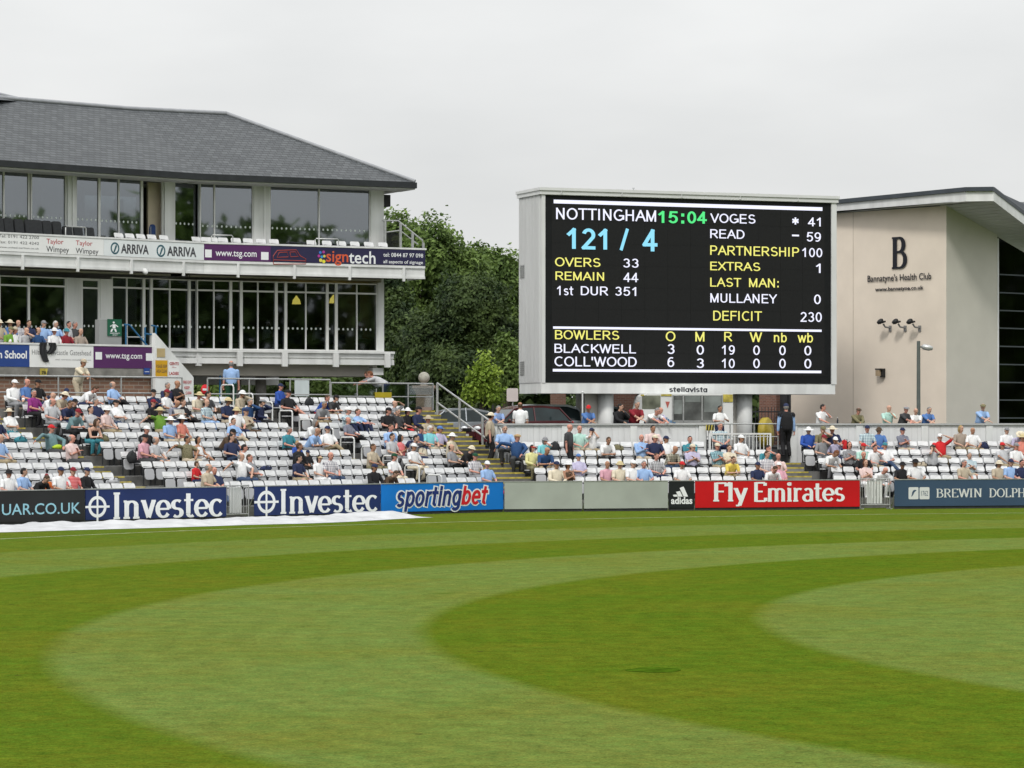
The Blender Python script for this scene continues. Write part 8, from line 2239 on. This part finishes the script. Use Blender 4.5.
on_seat(919, 460, 'newspaper_pile', 'folded beige newspaper and bag on a seat by the camera man', 'bag', (.20, .18, .14), cloth('beige'), 8)
on_seat(985, 445, 'rucksack', 'navy rucksack near the bald man in white T-shirt', 'rucksack', (.20, .16, .20), cloth('navy'), 9)
on_seat(40, 400, 'rucksack', 'navy rucksack in the upper rows beside the man in purple', 'rucksack', (.20, .16, .22), cloth('navy'), 14)
on_seat(22, 424, 'holdall', 'dark teal holdall at the aisle below the man in white with cream sun hat', 'bag', (.26, .16, .15), cloth('teal'), 15)
on_seat(84, 444, 'folded_coat', 'olive coat heaped on a seat beside the man in pale pink shirt', 'coat', (.24, .18, .18), cloth('olive'), 16)
on_seat(213, 413, 'shoulder_bag', 'brown shoulder bag beside the bald man in checked light blue shirt', 'bag', (.18, .13, .17), cloth('brown'), 17)
on_seat(303, 402, 'rucksack', 'black rucksack in the upper rows beside the man in black with black cap', 'rucksack', (.20, .15, .22), CHARCOAL_FABRIC, 18)
on_seat(264, 466, 'jacket', 'dark navy jacket dropped on a seat near the man in grey T-shirt', 'jacket', (.24, .18, .12), cloth('navy'), 19)
on_seat(351, 440, 'folded_coat', 'light blue jacket folded on a seat near the topmost hoops', 'coat', (.22, .16, .14), cloth('lilac'), 20)
on_seat(112, 467, 'carrier_bag', 'white carrier bag at the aisle edge of the lower rows', 'bag', (.20, .15, .13), cloth('light grey'), 21)
on_seat(410, 446, 'jacket', 'navy jacket hanging over a seat near the hand at chin man', 'jacket', (.20, .16, .22), cloth('navy'), 22)
def hand_thing(who_match, builder):
    d = next(p for p in SEATED if who_match(p)); M = Matrix.Translation(d['ob'].location) @ Matrix.Rotation(d['ob'].rotation_euler.z, 4, 'Z'); return d, M
d, M = hand_thing(lambda p: p['pose'] == 'read', None)
t = thing('newspaper', 'open newspaper held by the bald man in striped polo', 'newspaper', M @ Vector((0, -.52, .86)), d['ob'].rotation_euler.z)
for sx in (-1, 1):
    o = MB().hexa([Vector((sx * x, y, z)) for z, x0, y0 in ((-.14, 0, -.05), (.14, 0, .06)) for x, y in ((0.0, y0), (.26, y0 + .05), (.26, y0 + .056), (0.0, y0 + .006))]).build('page', pal('newsprint', (.48, .47, .44), .9, .25, 14)); o.parent = t
for nm, lab in (('navy cap', 'small black binoculars raised by the man in navy cap'), ('black', 'small black camera raised by the man in light grey T-shirt')):
    d, M = hand_thing(lambda p: p['pose'] == 'bino' and p['headtext'] == nm, None)
    t = thing('binoculars' if nm == 'navy cap' else 'camera', lab, 'binoculars' if nm == 'navy cap' else 'camera', M @ Vector((0, -.27, 1.285)), d['ob'].rotation_euler.z)
    for sx in (-1, 1):
        o = MB().lathe((sx * .034, 0, 0), [(.020, -.05), (.024, 0), (.030, .05), (.030, .07), (0, .07)], 10, axis=(0, -1, 0)).build('barrel', BLACK_PLASTIC); o.parent = t
    o = MB().box((0, 0, 0), (.05, .06, .03)).build('bridge', BLACK_PLASTIC); o.parent = t
d, M = hand_thing(lambda p: p['pose'] == 'reach' and p['shirt'] == 'grey teal', None)
blob('carrier_bag', 'bright lime bag on the lap of the man in red cap', 'bag', M @ Vector((.04, -.34, .58)), (.27, .13, .10), pal('lime_fabric', (.38, .52, .03), .7, .1, 6), 11, d['ob'].rotation_euler.z, False)
d = next(p for p in SEATED if p['shirt'] == 'light blue' and p['headtext'] == 'white cap' and p['x'] > 450)
M = Matrix.Translation(d['ob'].location) @ Matrix.Rotation(d['ob'].rotation_euler.z, 4, 'Z')
blob('carrier_bag', 'red bag on the steps below the man in light blue with white cap', 'bag', M @ Vector((.10, -.62, .18)), (.26, .14, .14), cloth('red'), 12, 0, True)
bt_ = WL.P(WL.u(838), WALL_TOP + 0.001, -0.05)
t = thing('bottle', 'dark drinks bottle standing on the plank wall before the cream building', 'bottle', bt_)
MB().lathe(bt_, [(.034, 0), (.036, .02), (.036, .13), (.016, .18), (.014, .215)], 12).build('body', pal('bottle_dark', (.02, .022, .03), .15, .2, 4), t); MB().lathe(bt_ + Vector((0, 0, .215)), [(.017, 0), (.017, .025)], 10).build('cap', LET_WHITE, t)
dup = {}
for d in SEATED: dup.setdefault(d['ob']['label'].lower(), []).append(d)
print('people', len(people), 'same labels', [k for k, v in dup.items() if len(v) > 1], 'seats', len(seats), 'single', len(single))
